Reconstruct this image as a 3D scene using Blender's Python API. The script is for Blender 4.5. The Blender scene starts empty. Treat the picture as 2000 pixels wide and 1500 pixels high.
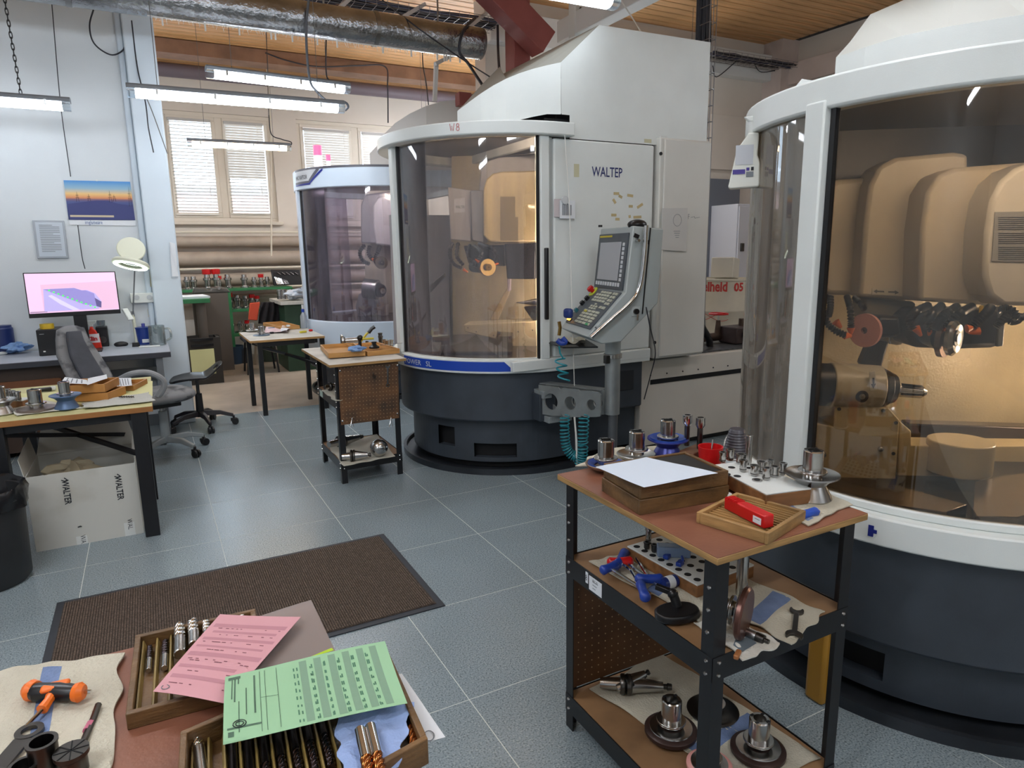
import bpy, bmesh, math, random
from mathutils import Vector, Matrix
random.seed(7)
sc = bpy.context.scene
C = sc.collection
PI = math.pi
R_ = math.radians
# ------------------------------------------------------------------ camera
EYE = Vector((0, 0, 1.5031)); FPX = 1320.3; PITCH, ROLL, YAW = 0.194115, 0.01472, 0.488024
_f = Vector((math.sin(YAW)*math.cos(PITCH), math.cos(YAW)*math.cos(PITCH), -math.sin(PITCH)))
_r = Vector((math.cos(YAW), -math.sin(YAW), 0)); _d = _f.cross(_r)
RT = _r*math.cos(ROLL) + _d*math.sin(ROLL); DN = _d*math.cos(ROLL) - _r*math.sin(ROLL); FW = _f
cam = bpy.data.cameras.new('camera'); co = bpy.data.objects.new('camera', cam); C.objects.link(co)
cam.sensor_fit = 'HORIZONTAL'; cam.sensor_width = 36.0; cam.lens = FPX/2000*36; cam.clip_start = 0.05
co.matrix_world = Matrix(((RT.x, -DN.x, -FW.x, EYE.x), (RT.y, -DN.y, -FW.y, EYE.y), (RT.z, -DN.z, -FW.z, EYE.z), (0, 0, 0, 1)))
sc.camera = co
# ------------------------------------------------------------------ world, exposure
w = bpy.data.worlds.new('world'); sc.world = w; w.use_nodes = True
w.node_tree.nodes['Background'].inputs[0].default_value = (0.80, 0.90, 1.0, 1)
w.node_tree.nodes['Background'].inputs[1].default_value = 3.6
sc.view_settings.view_transform = 'Standard'; sc.view_settings.look = 'None'
sc.view_settings.exposure = 1.0; sc.view_settings.gamma = 1.0; sc.view_settings.use_curve_mapping = False
TUBE = 13.0        # emission of the fluorescent tubes
# measured directions: a pixel of the 2000x1500 survey photograph to a point on a known plane
def ray(x, y):
    return RT*((x-1000)/FPX) + DN*((y-750)/FPX) + FW
def on(x, y, z=0.0):
    d = ray(x, y); return EYE + d*((z-EYE.z)/d.z)
def onY(x, y, Y):
    d = ray(x, y); return EYE + d*(Y/d.y)
def onX(x, y, X):
    d = ray(x, y); return EYE + d*(X/d.x)
def atD(x, y, D):
    d = ray(x, y); return EYE + d*(D/math.hypot(d.x, d.y))
# ------------------------------------------------------------------ materials
def s2l(h):
    h = h.lstrip('#'); o = []
    for i in (0, 2, 4):
        c = int(h[i:i+2], 16)/255; o.append(c/12.92 if c <= .04045 else ((c+.055)/1.055)**2.4)
    return tuple(o) + (1,)
MATS = {}
def mat(name, col, rough=.5, metal=0., var=0., vs=6., bump=0., bs=60., coat=0., emit=0., trans=0., stretch=None, col2=None, cut=None, spec=.5, alpha=1.):
    if name in MATS: return MATS[name]
    m = bpy.data.materials.new(name); m.use_nodes = True; N = m.node_tree.nodes; L = m.node_tree.links
    b = N['Principled BSDF']; c = s2l(col) if isinstance(col, str) else tuple(col)+(1,)
    b.inputs['Base Color'].default_value = c; b.inputs['Roughness'].default_value = rough
    b.inputs['Metallic'].default_value = metal; b.inputs['Coat Weight'].default_value = coat
    b.inputs['Specular IOR Level'].default_value = spec; b.inputs['Transmission Weight'].default_value = trans
    b.inputs['Alpha'].default_value = alpha
    if emit:
        b.inputs['Emission Color'].default_value = c; b.inputs['Emission Strength'].default_value = emit
    tc = N.new('ShaderNodeTexCoord'); src = tc.outputs['Object']
    if stretch:
        mp = N.new('ShaderNodeMapping'); mp.inputs['Scale'].default_value = stretch; L.new(src, mp.inputs[0]); src = mp.outputs[0]
    if var or col2:
        n = N.new('ShaderNodeTexNoise'); n.inputs['Scale'].default_value = vs; n.inputs['Detail'].default_value = 6; L.new(src, n.inputs[0])
        rp = N.new('ShaderNodeValToRGB'); L.new(n.outputs[0], rp.inputs[0])
        c2 = s2l(col2) if col2 else tuple(x*(1-var) for x in c[:3])+(1,)
        c1 = c if col2 else tuple(min(1, x*(1+var*.5)) for x in c[:3])+(1,)
        a, z = cut or (.32, .68)
        rp.color_ramp.elements[0].position = a; rp.color_ramp.elements[0].color = c2
        rp.color_ramp.elements[1].position = z; rp.color_ramp.elements[1].color = c1
        L.new(rp.outputs[0], b.inputs['Base Color'])
        if metal < .5:
            mr = N.new('ShaderNodeMapRange'); L.new(n.outputs[0], mr.inputs[0]); mr.inputs[3].default_value = min(1, rough*1.15); mr.inputs[4].default_value = rough*.85
            L.new(mr.outputs[0], b.inputs['Roughness'])
    if bump:
        n2 = N.new('ShaderNodeTexNoise'); n2.inputs['Scale'].default_value = bs; n2.inputs['Detail'].default_value = 4; L.new(src, n2.inputs[0])
        bp = N.new('ShaderNodeBump'); bp.inputs['Strength'].default_value = bump; bp.inputs['Distance'].default_value = .01
        L.new(n2.outputs[0], bp.inputs['Height']); L.new(bp.outputs[0], b.inputs['Normal'])
    MATS[name] = m; return m
def emat(name, col, strength):
    if name in MATS: return MATS[name]
    m = bpy.data.materials.new(name); m.use_nodes = True; N = m.node_tree.nodes; b = N['Principled BSDF']
    c = s2l(col); b.inputs['Base Color'].default_value = c; b.inputs['Emission Color'].default_value = c; b.inputs['Emission Strength'].default_value = strength
    MATS[name] = m; return m
def glassmat(name, col, gloss=.12, rough=.03, opaque=0., ocol='#808080', streak=0.):
    "thin plastic or glass sheet: tinted see-through plus mirror reflection by angle plus a diffuse film"
    if name in MATS: return MATS[name]
    m = bpy.data.materials.new(name); m.use_nodes = True; N = m.node_tree.nodes; L = m.node_tree.links
    N.remove(N['Principled BSDF']); out = N['Material Output']
    t = N.new('ShaderNodeBsdfTransparent'); t.inputs[0].default_value = s2l(col)
    g = N.new('ShaderNodeBsdfGlossy'); g.inputs['Roughness'].default_value = rough; g.inputs[0].default_value = (1, 1, 1, 1)
    fr = N.new('ShaderNodeFresnel'); fr.inputs[0].default_value = 1.45
    ad = N.new('ShaderNodeMath'); ad.operation = 'ADD'; ad.inputs[1].default_value = gloss; L.new(fr.outputs[0], ad.inputs[0]); ad.use_clamp = True
    mx = N.new('ShaderNodeMixShader'); L.new(ad.outputs[0], mx.inputs[0]); L.new(t.outputs[0], mx.inputs[1]); L.new(g.outputs[0], mx.inputs[2])
    last = mx
    if opaque:
        d = N.new('ShaderNodeBsdfDiffuse'); d.inputs[0].default_value = s2l(ocol)
        m2 = N.new('ShaderNodeMixShader'); L.new(mx.outputs[0], m2.inputs[1]); L.new(d.outputs[0], m2.inputs[2])
        if streak:
            tc = N.new('ShaderNodeTexCoord'); mp = N.new('ShaderNodeMapping'); mp.inputs['Scale'].default_value = (9, 9, .7); L.new(tc.outputs['Object'], mp.inputs[0])
            n = N.new('ShaderNodeTexNoise'); n.inputs['Scale'].default_value = 2.2; n.inputs['Detail'].default_value = 5; L.new(mp.outputs[0], n.inputs[0])
            mr = N.new('ShaderNodeMapRange'); mr.inputs[1].default_value = .35; mr.inputs[2].default_value = .7; mr.inputs[3].default_value = opaque*(1-streak); mr.inputs[4].default_value = min(.9, opaque*(1+streak))
            L.new(n.outputs[0], mr.inputs[0]); L.new(mr.outputs[0], m2.inputs[0])
        else: m2.inputs[0].default_value = opaque
        last = m2
    L.new(last.outputs[0], out.inputs[0]); MATS[name] = m; return m
# ------------------------------------------------------------------ mesh building
def rot(v, a): c, s = math.cos(a), math.sin(a); return (v[0]*c-v[1]*s, v[0]*s+v[1]*c)
def basis(d):
    d = Vector(d).normalized(); u = d.cross(Vector((0, 0, 1)))
    if u.length < 1e-4: u = Vector((1, 0, 0))
    u.normalize(); return u, d.cross(u).normalized(), d
ROOTM = {}
class MB:
    def __init__(s, T=None): s.v = []; s.f = []; s.T = T
    def add(s, vs, fs, M=None):
        n = len(s.v)
        if M is not None: vs = [M @ Vector(p) for p in vs]
        if s.T is not None: vs = [s.T @ Vector(p) for p in vs]
        s.v += [tuple(p) for p in vs]; s.f += [tuple(i+n for i in f) for f in fs]; return s
    def box(s, x0, x1, y0, y1, z0, z1, M=None):
        return s.add([(x, y, z) for z in (z0, z1) for y in (y0, y1) for x in (x0, x1)], [(0, 2, 3, 1), (4, 5, 7, 6), (0, 1, 5, 4), (2, 6, 7, 3), (0, 4, 6, 2), (1, 3, 7, 5)], M)
    def bx(s, c, d, rz=0, M=None):
        T = Matrix.Translation(Vector(c)) @ Matrix.Rotation(rz, 4, 'Z')
        if M is not None: T = M @ T
        return s.box(-d[0]/2, d[0]/2, -d[1]/2, d[1]/2, -d[2]/2, d[2]/2, T)
    def bar(s, a, b, wd, th=None, up=None):
        "rectangular bar from a to b"
        a, b = Vector(a), Vector(b); u, v, d = basis(b-a)
        if up is not None:
            u = d.cross(Vector(up)).normalized(); v = d.cross(u).normalized()
        th = th or wd; L = []
        for p in (a, b):
            for i, j in ((-1, -1), (1, -1), (1, 1), (-1, 1)): L.append(p + u*(i*wd/2) + v*(j*th/2))
        return s.add(L, [(3, 2, 1, 0), (4, 5, 6, 7)] + [(i, (i+1) % 4, (i+1) % 4+4, i+4) for i in range(4)])
    def prism(s, pts, z0, z1, M=None):
        n = len(pts)
        return s.add([(p[0], p[1], z0) for p in pts] + [(p[0], p[1], z1) for p in pts], [tuple(range(n-1, -1, -1)), tuple(range(n, 2*n))] + [(i, (i+1) % n, (i+1) % n+n, i+n) for i in range(n)], M)
    def ring(s, po, pi, z0, z1, M=None):
        "closed band between an outer and an inner outline"
        n = len(po); V = [(p[0], p[1], z) for z in (z0, z1) for q in (po, pi) for p in q]; F = []
        for i in range(n):
            j = (i+1) % n; a, b, c, d = i, j, n+i, n+j
            F += [(a, b, b+2*n, a+2*n), (d, c, c+2*n, d+2*n), (b, a, c, d), (a+2*n, b+2*n, d+2*n, c+2*n)]
        return s.add(V, F, M)
    def strip(s, path, z0, z1, th=.004, M=None):
        "upright sheet along an open 2d path, with thickness to its right"
        n = len(path); o = []
        for i in range(n):
            a = Vector(path[max(0, i-1)]); b = Vector(path[min(n-1, i+1)]); t = (b-a).normalized(); o.append((path[i][0]+t.y*th, path[i][1]-t.x*th))
        V = [(p[0], p[1], z0) for p in path]+[(p[0], p[1], z1) for p in path]+[(p[0], p[1], z0) for p in o]+[(p[0], p[1], z1) for p in o]; F = []
        for i in range(n-1):
            F += [(i, i+1, n+i+1, n+i), (2*n+i+1, 2*n+i, 3*n+i, 3*n+i+1), (n+i, n+i+1, 3*n+i+1, 3*n+i), (i+1, i, 2*n+i, 2*n+i+1)]
        F += [(0, n, 3*n, 2*n), (n-1, 3*n-1, 4*n-1, 2*n-1)]
        return s.add(V, F, M)
    def cyl(s, a, b, r0, r1=None, n=20, M=None, cap=True):
        r1 = r0 if r1 is None else r1; a, b = Vector(a), Vector(b); u, v, d = basis(b-a)
        L = [p + u*(r*math.cos(2*PI*i/n)) + v*(r*math.sin(2*PI*i/n)) for p, r in ((a, r0), (b, r1)) for i in range(n)]
        return s.add(L, ([tuple(range(n-1, -1, -1)), tuple(range(n, 2*n))] if cap else []) + [(i, (i+1) % n, (i+1) % n+n, i+n) for i in range(n)], M)
    def lathe(s, prof, n=28, M=None, close=False):
        "profile of (radius, height) turned about z; ends at r=0 close it"
        V = []; F = []; k = len(prof)
        for r, z in prof:
            for i in range(n): a = 2*PI*i/n; V.append((r*math.cos(a), r*math.sin(a), z))
        for q in range(k if close else k-1):
            q2 = (q+1) % k
            for i in range(n): j = (i+1) % n; F.append((q*n+i, q*n+j, q2*n+j, q2*n+i))
        if not close: F += [tuple(range(n-1, -1, -1)), tuple(range((k-1)*n, k*n))]
        return s.add(V, F, M)
    def tube(s, pts, r, n=8, M=None, taper=None):
        P = [Vector(p) for p in pts]; V = []; F = []; u = None
        for i, p in enumerate(P):
            d = (P[min(i+1, len(P)-1)]-P[max(i-1, 0)]).normalized()
            if u is None: u = basis(d)[0]
            u = (u - d*u.dot(d)).normalized(); v = d.cross(u); rr = r*(taper[i] if taper else 1)
            for k in range(n): a = 2*PI*k/n; V.append(p + u*(rr*math.cos(a)) + v*(rr*math.sin(a)))
        for i in range(len(P)-1):
            for k in range(n): F.append((i*n+k, i*n+(k+1) % n, (i+1)*n+(k+1) % n, (i+1)*n+k))
        F += [tuple(range(n-1, -1, -1)), tuple(range((len(P)-1)*n, len(P)*n))]
        return s.add(V, F, M)
    def ball(s, c, r, n=14, M=None, sc=(1, 1, 1)):
        m = n//2; prof = [(max(1e-4, r*math.sin(PI*i/m)), -r*math.cos(PI*i/m)) for i in range(m+1)]
        T = Matrix.Translation(Vector(c)) @ Matrix.Diagonal((*sc, 1))
        if M is not None: T = M @ T
        return s.lathe(prof, n, T)
    def sheet(s, fn, nu, nv, th=.0015, M=None):
        "thin sheet from fn(u,v)->point"
        V = [Vector(fn(i/nu, j/nv)) for j in range(nv+1) for i in range(nu+1)]; n = len(V); W = nu+1
        T = [p + Vector((0, 0, th)) for p in V]; F = []
        for j in range(nv):
            for i in range(nu):
                a = j*W+i; F += [(a, a+W, a+W+1, a+1), (n+a, n+a+1, n+a+W+1, n+a+W)]
        edge = [i for i in range(nu)] + [j*W+nu for j in range(nv)] + [nv*W+nu-i for i in range(nu)] + [(nv-j)*W for j in range(nv)]
        for k in range(len(edge)):
            a, b = edge[k], edge[(k+1) % len(edge)]; F.append((a, b, b+n, a+n))
        return s.add(V+T, F, M)
    def build(s, name, m, parent=None, w=False, smooth=True, bevel=0, ang=35, seg=2):
        me = bpy.data.meshes.new(name); V = s.v; loc = None
        if w and parent is not None:
            I = ROOTM.get(parent.as_pointer())
            if I is not None: V = [tuple(I @ Vector(p)) for p in V]
        elif w:
            xs = [p[0] for p in V]; ys = [p[1] for p in V]; zs = [p[2] for p in V]
            loc = ((min(xs)+max(xs))/2, (min(ys)+max(ys))/2, min(zs)); V = [(p[0]-loc[0], p[1]-loc[1], p[2]-loc[2]) for p in V]
        me.from_pydata(V, [], s.f); bm = bmesh.new(); bm.from_mesh(me)
        bmesh.ops.recalc_face_normals(bm, faces=bm.faces); bm.to_mesh(me); bm.free()
        if smooth:
            me.polygons.foreach_set('use_smooth', [True]*len(me.polygons)); me.set_sharp_from_angle(angle=R_(ang))
        me.materials.append(m); o = bpy.data.objects.new(name, me); C.objects.link(o)
        if loc: o.location = loc
        if parent is not None:
            o.parent = parent
            if parent.as_pointer() in ROOTM: ROOTM[o.as_pointer()] = ROOTM[parent.as_pointer()]
        elif loc: ROOTM[o.as_pointer()] = Matrix.Translation(Vector(loc)).inverted()
        if bevel:
            b = o.modifiers.new('bevel', 'BEVEL'); b.width = bevel; b.segments = seg; b.limit_method = 'ANGLE'; b.angle_limit = R_(40); b.harden_normals = False
        return o
def tag(o, label=None, cat=None, group=None, kind=None):
    if label: o['label'] = label
    if cat: o['category'] = cat
    if group: o['group'] = group
    if kind: o['kind'] = kind
    return o
def thing(name, label, cat, loc=(0, 0, 0), rz=0, group=None, rx=0, ry=0):
    o = bpy.data.objects.new(name, None); C.objects.link(o); o.location = loc; o.rotation_euler = (rx, ry, rz); o.empty_display_size = .05
    ROOTM[o.as_pointer()] = (Matrix.Translation(Vector(loc)) @ o.rotation_euler.to_matrix().to_4x4()).inverted()
    return tag(o, label, cat, group)
def dup(root, loc, rz=0, label=None, group=None, rx=0, ry=0):
    r = root.copy(); C.objects.link(r); r.location = loc; r.rotation_euler = (rx, ry, rz)
    if label: r['label'] = label
    if group: r['group'] = group
    for ch in list(root.children):
        c = ch.copy(); C.objects.link(c); c.parent = r
        for g in list(ch.children):
            d = g.copy(); C.objects.link(d); d.parent = c
    return r
def text(s, size, fn, name, m, parent, w=True, ext=0.0, align='LEFT', bold=0.0, sx=1.0, shear=0):
    "flat lettering mapped point by point onto a surface: fn(x, y) -> point"
    cu = bpy.data.curves.new('t', 'FONT'); cu.body = s; cu.size = size; cu.align_x = align; cu.offset = bold; cu.resolution_u = 2; cu.shear = shear
    o = bpy.data.objects.new('t', cu); me = bpy.data.meshes.new_from_object(o)
    bm = bmesh.new(); bm.from_mesh(me); bm.verts.ensure_lookup_table()
    mb = MB(); mb.v = [tuple(fn(v.co.x*sx, v.co.y)) for v in bm.verts]; mb.f = [tuple(v.index for v in f.verts) for f in bm.faces]
    bm.free(); bpy.data.objects.remove(o); bpy.data.curves.remove(cu); bpy.data.meshes.remove(me)
    return mb.build(name, m, parent, w=w, smooth=False)
def planefn(o, ux, uy):
    o, ux, uy = Vector(o), Vector(ux), Vector(uy)
    return lambda x, y: o + ux*x + uy*y
def TR(x=0, y=0, z=0, rz=0, rx=0, ry=0):
    return Matrix.Translation((x, y, z)) @ Matrix.Rotation(rz, 4, 'Z') @ Matrix.Rotation(ry, 4, 'Y') @ Matrix.Rotation(rx, 4, 'X')
def arc(cx, cy, r, a0, a1, n=24): return [(cx+r*math.cos(R_(a0+(a1-a0)*i/n)), cy+r*math.sin(R_(a0+(a1-a0)*i/n))) for i in range(n+1)]
def curve3(pts, n=8):
    "Catmull-Rom through the points"
    P = [Vector(p) for p in pts]; P = [P[0]*2-P[1]] + P + [P[-1]*2-P[-2]]; o = []
    for i in range(1, len(P)-2):
        a, b, c, d = P[i-1:i+3]
        for k in range(n):
            t = k/n; o.append(.5*((2*b)+(c-a)*t+(2*a-5*b+4*c-d)*t*t+(3*b-a-3*c+d)*t**3))
    o.append(P[-2]); return o
# shared materials
WHITE = mat('machine_white_enamel', '#dfe4e2', .42, var=.06, vs=3, bump=.05, bs=300)
CREAM = mat('machine_cream_enamel', '#cfc8b4', .35, var=.14, vs=5)
DARKB = mat('slate_blue_enamel', '#3c434c', .45, var=.18, vs=6, bump=.06, bs=200)
BLACKM = mat('black_painted_steel', '#16171b', .38, var=.2, vs=8)
BLACKP = mat('black_plastic', '#131316', .35)
STEEL = mat('machined_steel', '#b9b8b6', .22, 1, var=.12, vs=20)
DSTEEL = mat('dark_steel', '#5c5a58', .3, 1, var=.25, vs=14)
CHROME = mat('polished_steel', '#e0e0e0', .08, 1)
ALU = mat('brushed_aluminium', '#a9abab', .33, 1, var=.1, vs=12)
GALV = mat('galvanised_sheet', '#9ea3a3', .35, .55, var=.15, vs=10)
GREYE = mat('grey_enamel', '#8d9496', .4, var=.08, vs=5)
PLY = mat('worn_plywood_edge', '#a98452', .6, var=.4, vs=9, stretch=(1, 1, 8))
TRAYW = mat('oiled_beech', '#a98554', .5, var=.45, vs=5, stretch=(1.5, 1.5, 6), bump=.15, bs=40)
TRAYD = mat('oil_dark_beech', '#6e5130', .45, var=.5, vs=6, stretch=(2, 2, 6), bump=.2, bs=40)
RAG = mat('unbleached_cotton_rag', '#c6c0ae', .95, var=.18, vs=7, bump=.5, bs=160)
RAGB = mat('blue_stripe_of_rag', '#7286ad', .95, var=.3, vs=14, bump=.4, bs=160)
PAPER = mat('white_paper', '#dfe3e8', .8)
INK = mat('grey_print', '#7d8288', .8)
DINK = mat('black_print', '#25282e', .8)
RED = mat('red_plastic', '#c6171a', .35)
BLUE = mat('blue_plastic', '#22409a', .35)
ORANGE = mat('orange_plastic', '#f07420', .4)
WHITEP = mat('white_plastic', '#d8dbd8', .4)
BLUEP = mat('blue_paper_wipe', '#7fa2d2', .9, var=.2, vs=20, bump=.4, bs=90)
# ================================================================== SETTING
T = .62; GX, GY = .2031, 3.7563; YW = 6.80; YB = 11.0; XR = 7.7; ZC = 4.1
WALLW = mat('cool_white_wall_paint', '#d2d8dc', .7, var=.06, vs=1.5, bump=.15, bs=250)
WALLC = mat('warm_white_wall_paint', '#d8cfc4', .75, var=.07, vs=1.2, bump=.12, bs=200)
def struct(name, mb, m, parent=None, **k):
    o = mb.build(name, m, parent, w=True, **k)
    if parent is None: o['kind'] = 'structure'
    return o
# floor of speckled blue grey tiles with pale welded joints
def tile_mat():
    m = mat('speckled_blue_vinyl_tile', '#64737a', .24); N = m.node_tree.nodes; L = m.node_tree.links; b = N['Principled BSDF']
    tc = N['Texture Coordinate']; vo = N.new('ShaderNodeTexNoise'); vo.inputs['Scale'].default_value = 170; vo.inputs['Detail'].default_value = 1.5
    ge = N.new('ShaderNodeNewGeometry')
    L.new(ge.outputs['Position'], vo.inputs[0]); r = N.new('ShaderNodeValToRGB'); L.new(vo.outputs[0], r.inputs[0]); e = r.color_ramp.elements
    e[0].position = .30; e[0].color = s2l('#647075'); e[1].position = .48; e[1].color = s2l('#8e9ca3'); x = e.new(.62); x.color = s2l('#96a3a9'); x = e.new(.70); x.color = s2l('#aeb8bb')
    n2 = N.new('ShaderNodeTexNoise'); n2.inputs['Scale'].default_value = 2.2; n2.inputs['Detail'].default_value = 7; L.new(ge.outputs['Position'], n2.inputs[0])
    mx = N.new('ShaderNodeMix'); mx.data_type = 'RGBA'; mx.blend_type = 'MULTIPLY'; mx.inputs[0].default_value = .22; L.new(r.outputs[0], mx.inputs[6]); L.new(n2.outputs[0], mx.inputs[7]); L.new(mx.outputs[2], b.inputs['Base Color'])
    n3 = N.new('ShaderNodeTexNoise'); n3.inputs['Scale'].default_value = 9; L.new(ge.outputs['Position'], n3.inputs[0])
    bp = N.new('ShaderNodeBump'); bp.inputs['Strength'].default_value = .03; bp.inputs['Distance'].default_value = .01; L.new(n3.outputs[0], bp.inputs['Height']); L.new(bp.outputs[0], b.inputs['Normal'])
    return m
TILE = tile_mat(); JOINT = mat('pale_joint_weld', '#cbd1cd', .5)
fl = struct('floor', MB().box(-5, XR, -4, GY+5*T, -.2, -.0003), JOINT)
tm = None
for i in range(-8, 12):
    for j in range(-4, 8):
        if tm is None:
            t = MB().box(-T/2+.0016, T/2-.0016, -T/2+.0016, T/2-.0016, -.003, 0).build('floor_tile', TILE, fl); tm = t
        else:
            t = tm.copy(); C.objects.link(t); t.parent = fl
        t.location = (GX+(i+.5)*T-fl.location.x, GY-(j-.5)*T-T-fl.location.y+T, 0-fl.location.z)
struct('floor', MB().box(-5, XR, GY+5*T, YB+.3, -.2, -.001), mat('worn_beige_hall_floor', '#b3a494', .38, var=.25, vs=2.5))
# ceiling: pine boards laid side by side
ce = struct('ceiling', MB().box(-5, XR+.2, -4, YB+.3, ZC+.02, ZC+.2), mat('ceiling_void', '#3a2a1c', .9))
PINE = mat('varnished_pine_boards', '#e0ad76', .5, var=.3, vs=3, stretch=(.6, 6, 1))
cb = None; n = 0; y = -4.0
while y < YB:
    if cb is None: b = MB().box(-6.3, 6.3, -.062, .062, -.008, .012).build('ceiling_board', PINE, ce, bevel=.004, seg=1); cb = b
    else: b = cb.copy(); C.objects.link(b); b.parent = ce
    b.location = (1.3-ce.location.x, y-ce.location.y, ZC-ce.location.z); y += .136
# walls
struct('wall_left', MB().box(-5, .06, YW, YW+.28, 0, ZC), WALLW)
struct('trim_1', MB().prism([(.03, YW-.09), (.262, YW-.09), (.262, YW+.3), (.03, YW+.3)], 0, ZC).box(-.02, .03, YW-.03, YW, 0, ZC), mat('column_gloss_white', '#ccd8e2', .45, var=.04, vs=2), bevel=.012)
struct('baseboard_left', MB().box(-4.8, .03, YW-.018, YW, 0, .1), mat('grey_skirting', '#5e6468', .5))
xo = 3.35
wr = struct('wall_back', MB().box(xo, XR, YW, YW+.25, 0, ZC), WALLC)
struct('trim_2', MB().box(xo, XR, YW-.14, YW-.001, 3.62, 3.93), mat('white_ring_beam', '#d9dad8', .6), bevel=.01)
struct('wall_right', MB().box(XR, XR+.25, -4, YW+.25, 0, ZC), WALLC)
struct('trim_3', MB().box(XR-.16, XR-.001, -2, YW-.001, 3.55, 3.80).box(XR-.3, XR-.001, YW-.30, YW-.001, 0, ZC), mat('pinkish_plaster', '#cbbcb4', .8, var=.12, vs=3))
struct('wall_near', MB().box(-5, XR, -4.2, -4, 0, ZC), mat('near_wall_paint', '#c4c8cc', .8))
struct('wall_far_left', MB().box(-5.2, -5, -4, YB+.3, 0, ZC), WALLW)
struct('wall_far_right', MB().box(XR, XR+.25, YW+.25, YB+.3, 0, ZC), WALLC)
# window wall with two window openings
w1 = (-.35, 1.86, 1.99, 3.50); w2 = (2.22, 4.3, 1.97, 3.50)
mb = MB(); mb.box(-5, w1[0], YB, YB+.3, 0, ZC); mb.box(w1[1], w2[0], YB, YB+.3, 0, ZC); mb.box(w2[1], XR, YB, YB+.3, 0, ZC)
for a in (w1, w2): mb.box(a[0], a[1], YB, YB+.3, 0, a[2]); mb.box(a[0], a[1], YB, YB+.3, a[3], ZC)
struct('wall_windows', mb, WALLC, smooth=False)
FRAME = mat('cream_window_frame', '#d6cdbf', .4); BLIND = mat('white_blind_slats', '#e4e2dc', .5, trans=0.0)
PANE = glassmat('window_glass', '#f4faff', .02)
OUTW = emat('lit_sky_glow_diffuser', '#f2f4ff', 1.0)
def window(name, x0, x1, z0, z1, mullions):
    fr = MB(); yf = YB+.05; f = .055
    fr.box(x0, x1, yf, yf+.09, z0, z0+f); fr.box(x0, x1, yf, yf+.09, z1-f, z1)
    for x in [x0, x1-f]: fr.box(x, x+f, yf, yf+.09, z0+f, z1-f)
    for x in mullions: fr.box(x-.05, x+.05, yf, yf+.09, z0+f, z1-f)
    o = struct(name, fr, FRAME, bevel=.004)
    xs = [x0+f] + sum([[m-.05, m+.05] for m in mullions], []) + [x1-f]
    for a, b in zip(xs[::2], xs[1::2]):
        s = MB(); g = .05
        s.box(a, b, yf-.012, yf+.07, z0+f, z0+f+g+.02); s.box(a, b, yf-.012, yf+.07, z1-f-g, z1-f); s.box(a, a+g, yf-.012, yf+.07, z0+f+g+.02, z1-f-g); s.box(b-g, b, yf-.012, yf+.07, z0+f+g+.02, z1-f-g)
        s.build('sash', FRAME, o, w=True, bevel=.004)
        MB().box(a+g, b-g, yf+.03, yf+.036, z0+f+g+.02, z1-f-g).build('window_pane', PANE, o, w=True)
    MB().box(x0-.05, x1+.05, YB-.10, YB+.06, z0-.05, z0-.002).build('window_sill', FRAME, o, w=True, bevel=.008)
    return o
window('window_1', *w1, [.40, 1.13][:2])
window('window_2', *w2, [3.12])
def blind(x0, x1, zt, zb, zclosed, label, pitch=.036):
    t = thing('window_blind', label, 'blind', ((x0+x1)/2, YB+.0, zb), group=None)
    MB().box(x0, x1, YB-.012, YB+.022, zt-.035, zt).build('head_rail', mat('blind_rail', '#b9b7b4', .5), t, w=True, bevel=.003)
    s = MB(); z = zt-.05
    while z > zb+.02:
        a = R_(70) if z > zclosed else R_(18)
        s.box(x0+.006, x1-.006, -.0175, .0175, -.0006, .0006, TR((0), YB+.006, z, rx=-a)); z -= pitch if z > zclosed else pitch*1.25
    tag(s.build('slats', BLIND, t, w=True, smooth=False), kind='stuff')
    MB().box(x0, x1, YB-.008, YB+.02, zb, zb+.015).build('bottom_rail', BLIND, t, w=True)
    MB().tube([(x1-.09, YB-.02, zt-.03), (x1-.09, YB-.02, zb+.25)], .003, 5).build('cord', BLIND, t, w=True)
blind(.47, 1.03, 3.40, 2.08, 9, 'bright half-open white blind on the left sash of the sunlit window')
blind(1.20, 1.74, 3.40, 2.10, 2.62, 'white blind closed above and open below on the right sash of the sunlit window')
blind(2.32, 3.02, 3.38, 2.06, 0, 'closed grey-white blind above the small grinding machine')
blind(3.22, 4.18, 3.38, 2.06, 0, 'closed grey-white blind partly hidden by the large machine marked W8')
# outdoors
t = thing('neighbour_building', 'pale pink building seen through the blinds outside the window', 'building', (1, 16, 0))
MB().box(-7, 12, 16, 20, -1, 2.75).build('wall', mat('pink_render', '#c9a79c', .8), t, w=True)
MB().box(-7.2, 12.2, 15.8, 20.2, 2.76, 2.95).build('roof', mat('roof_edge', '#8c8078', .8), t, w=True)
# heating pipes along the window wall
PIPE = mat('old_grey_paint_pipe', '#b0a294', .45, var=.18, vs=4)
for zc, rr, lb in ((1.70, .075, 'uppermost thick horizontal heating pipe under the window sill'), (1.46, .10, 'second thick horizontal heating pipe below the window'), (1.16, .095, 'third horizontal heating pipe just above the shelf of red capped holders'), (.86, .085, 'lowest horizontal heating pipe behind the green shelf')):
    o = MB().cyl((-3, YB-.16, zc), (XR-.1, YB-.16, zc), rr, n=24).build('heating_pipe', PIPE, None, w=True); tag(o, lb, 'pipe')
for zc in (1.83, 1.315, 1.03):
    o = MB().cyl((-3, YB-.26, zc), (XR-.1, YB-.26, zc), .018, n=10).build('thin_pipe', mat('ivory_pipe', '#d8d0c0', .4), None, w=True)
    tag(o, {1.83: 'thin ivory pipe directly under the window sill', 1.315: 'thin ivory pipe between the second and third heating pipes', 1.03: 'thin ivory pipe just above the lowest heating pipe'}[zc], 'pipe')
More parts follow.
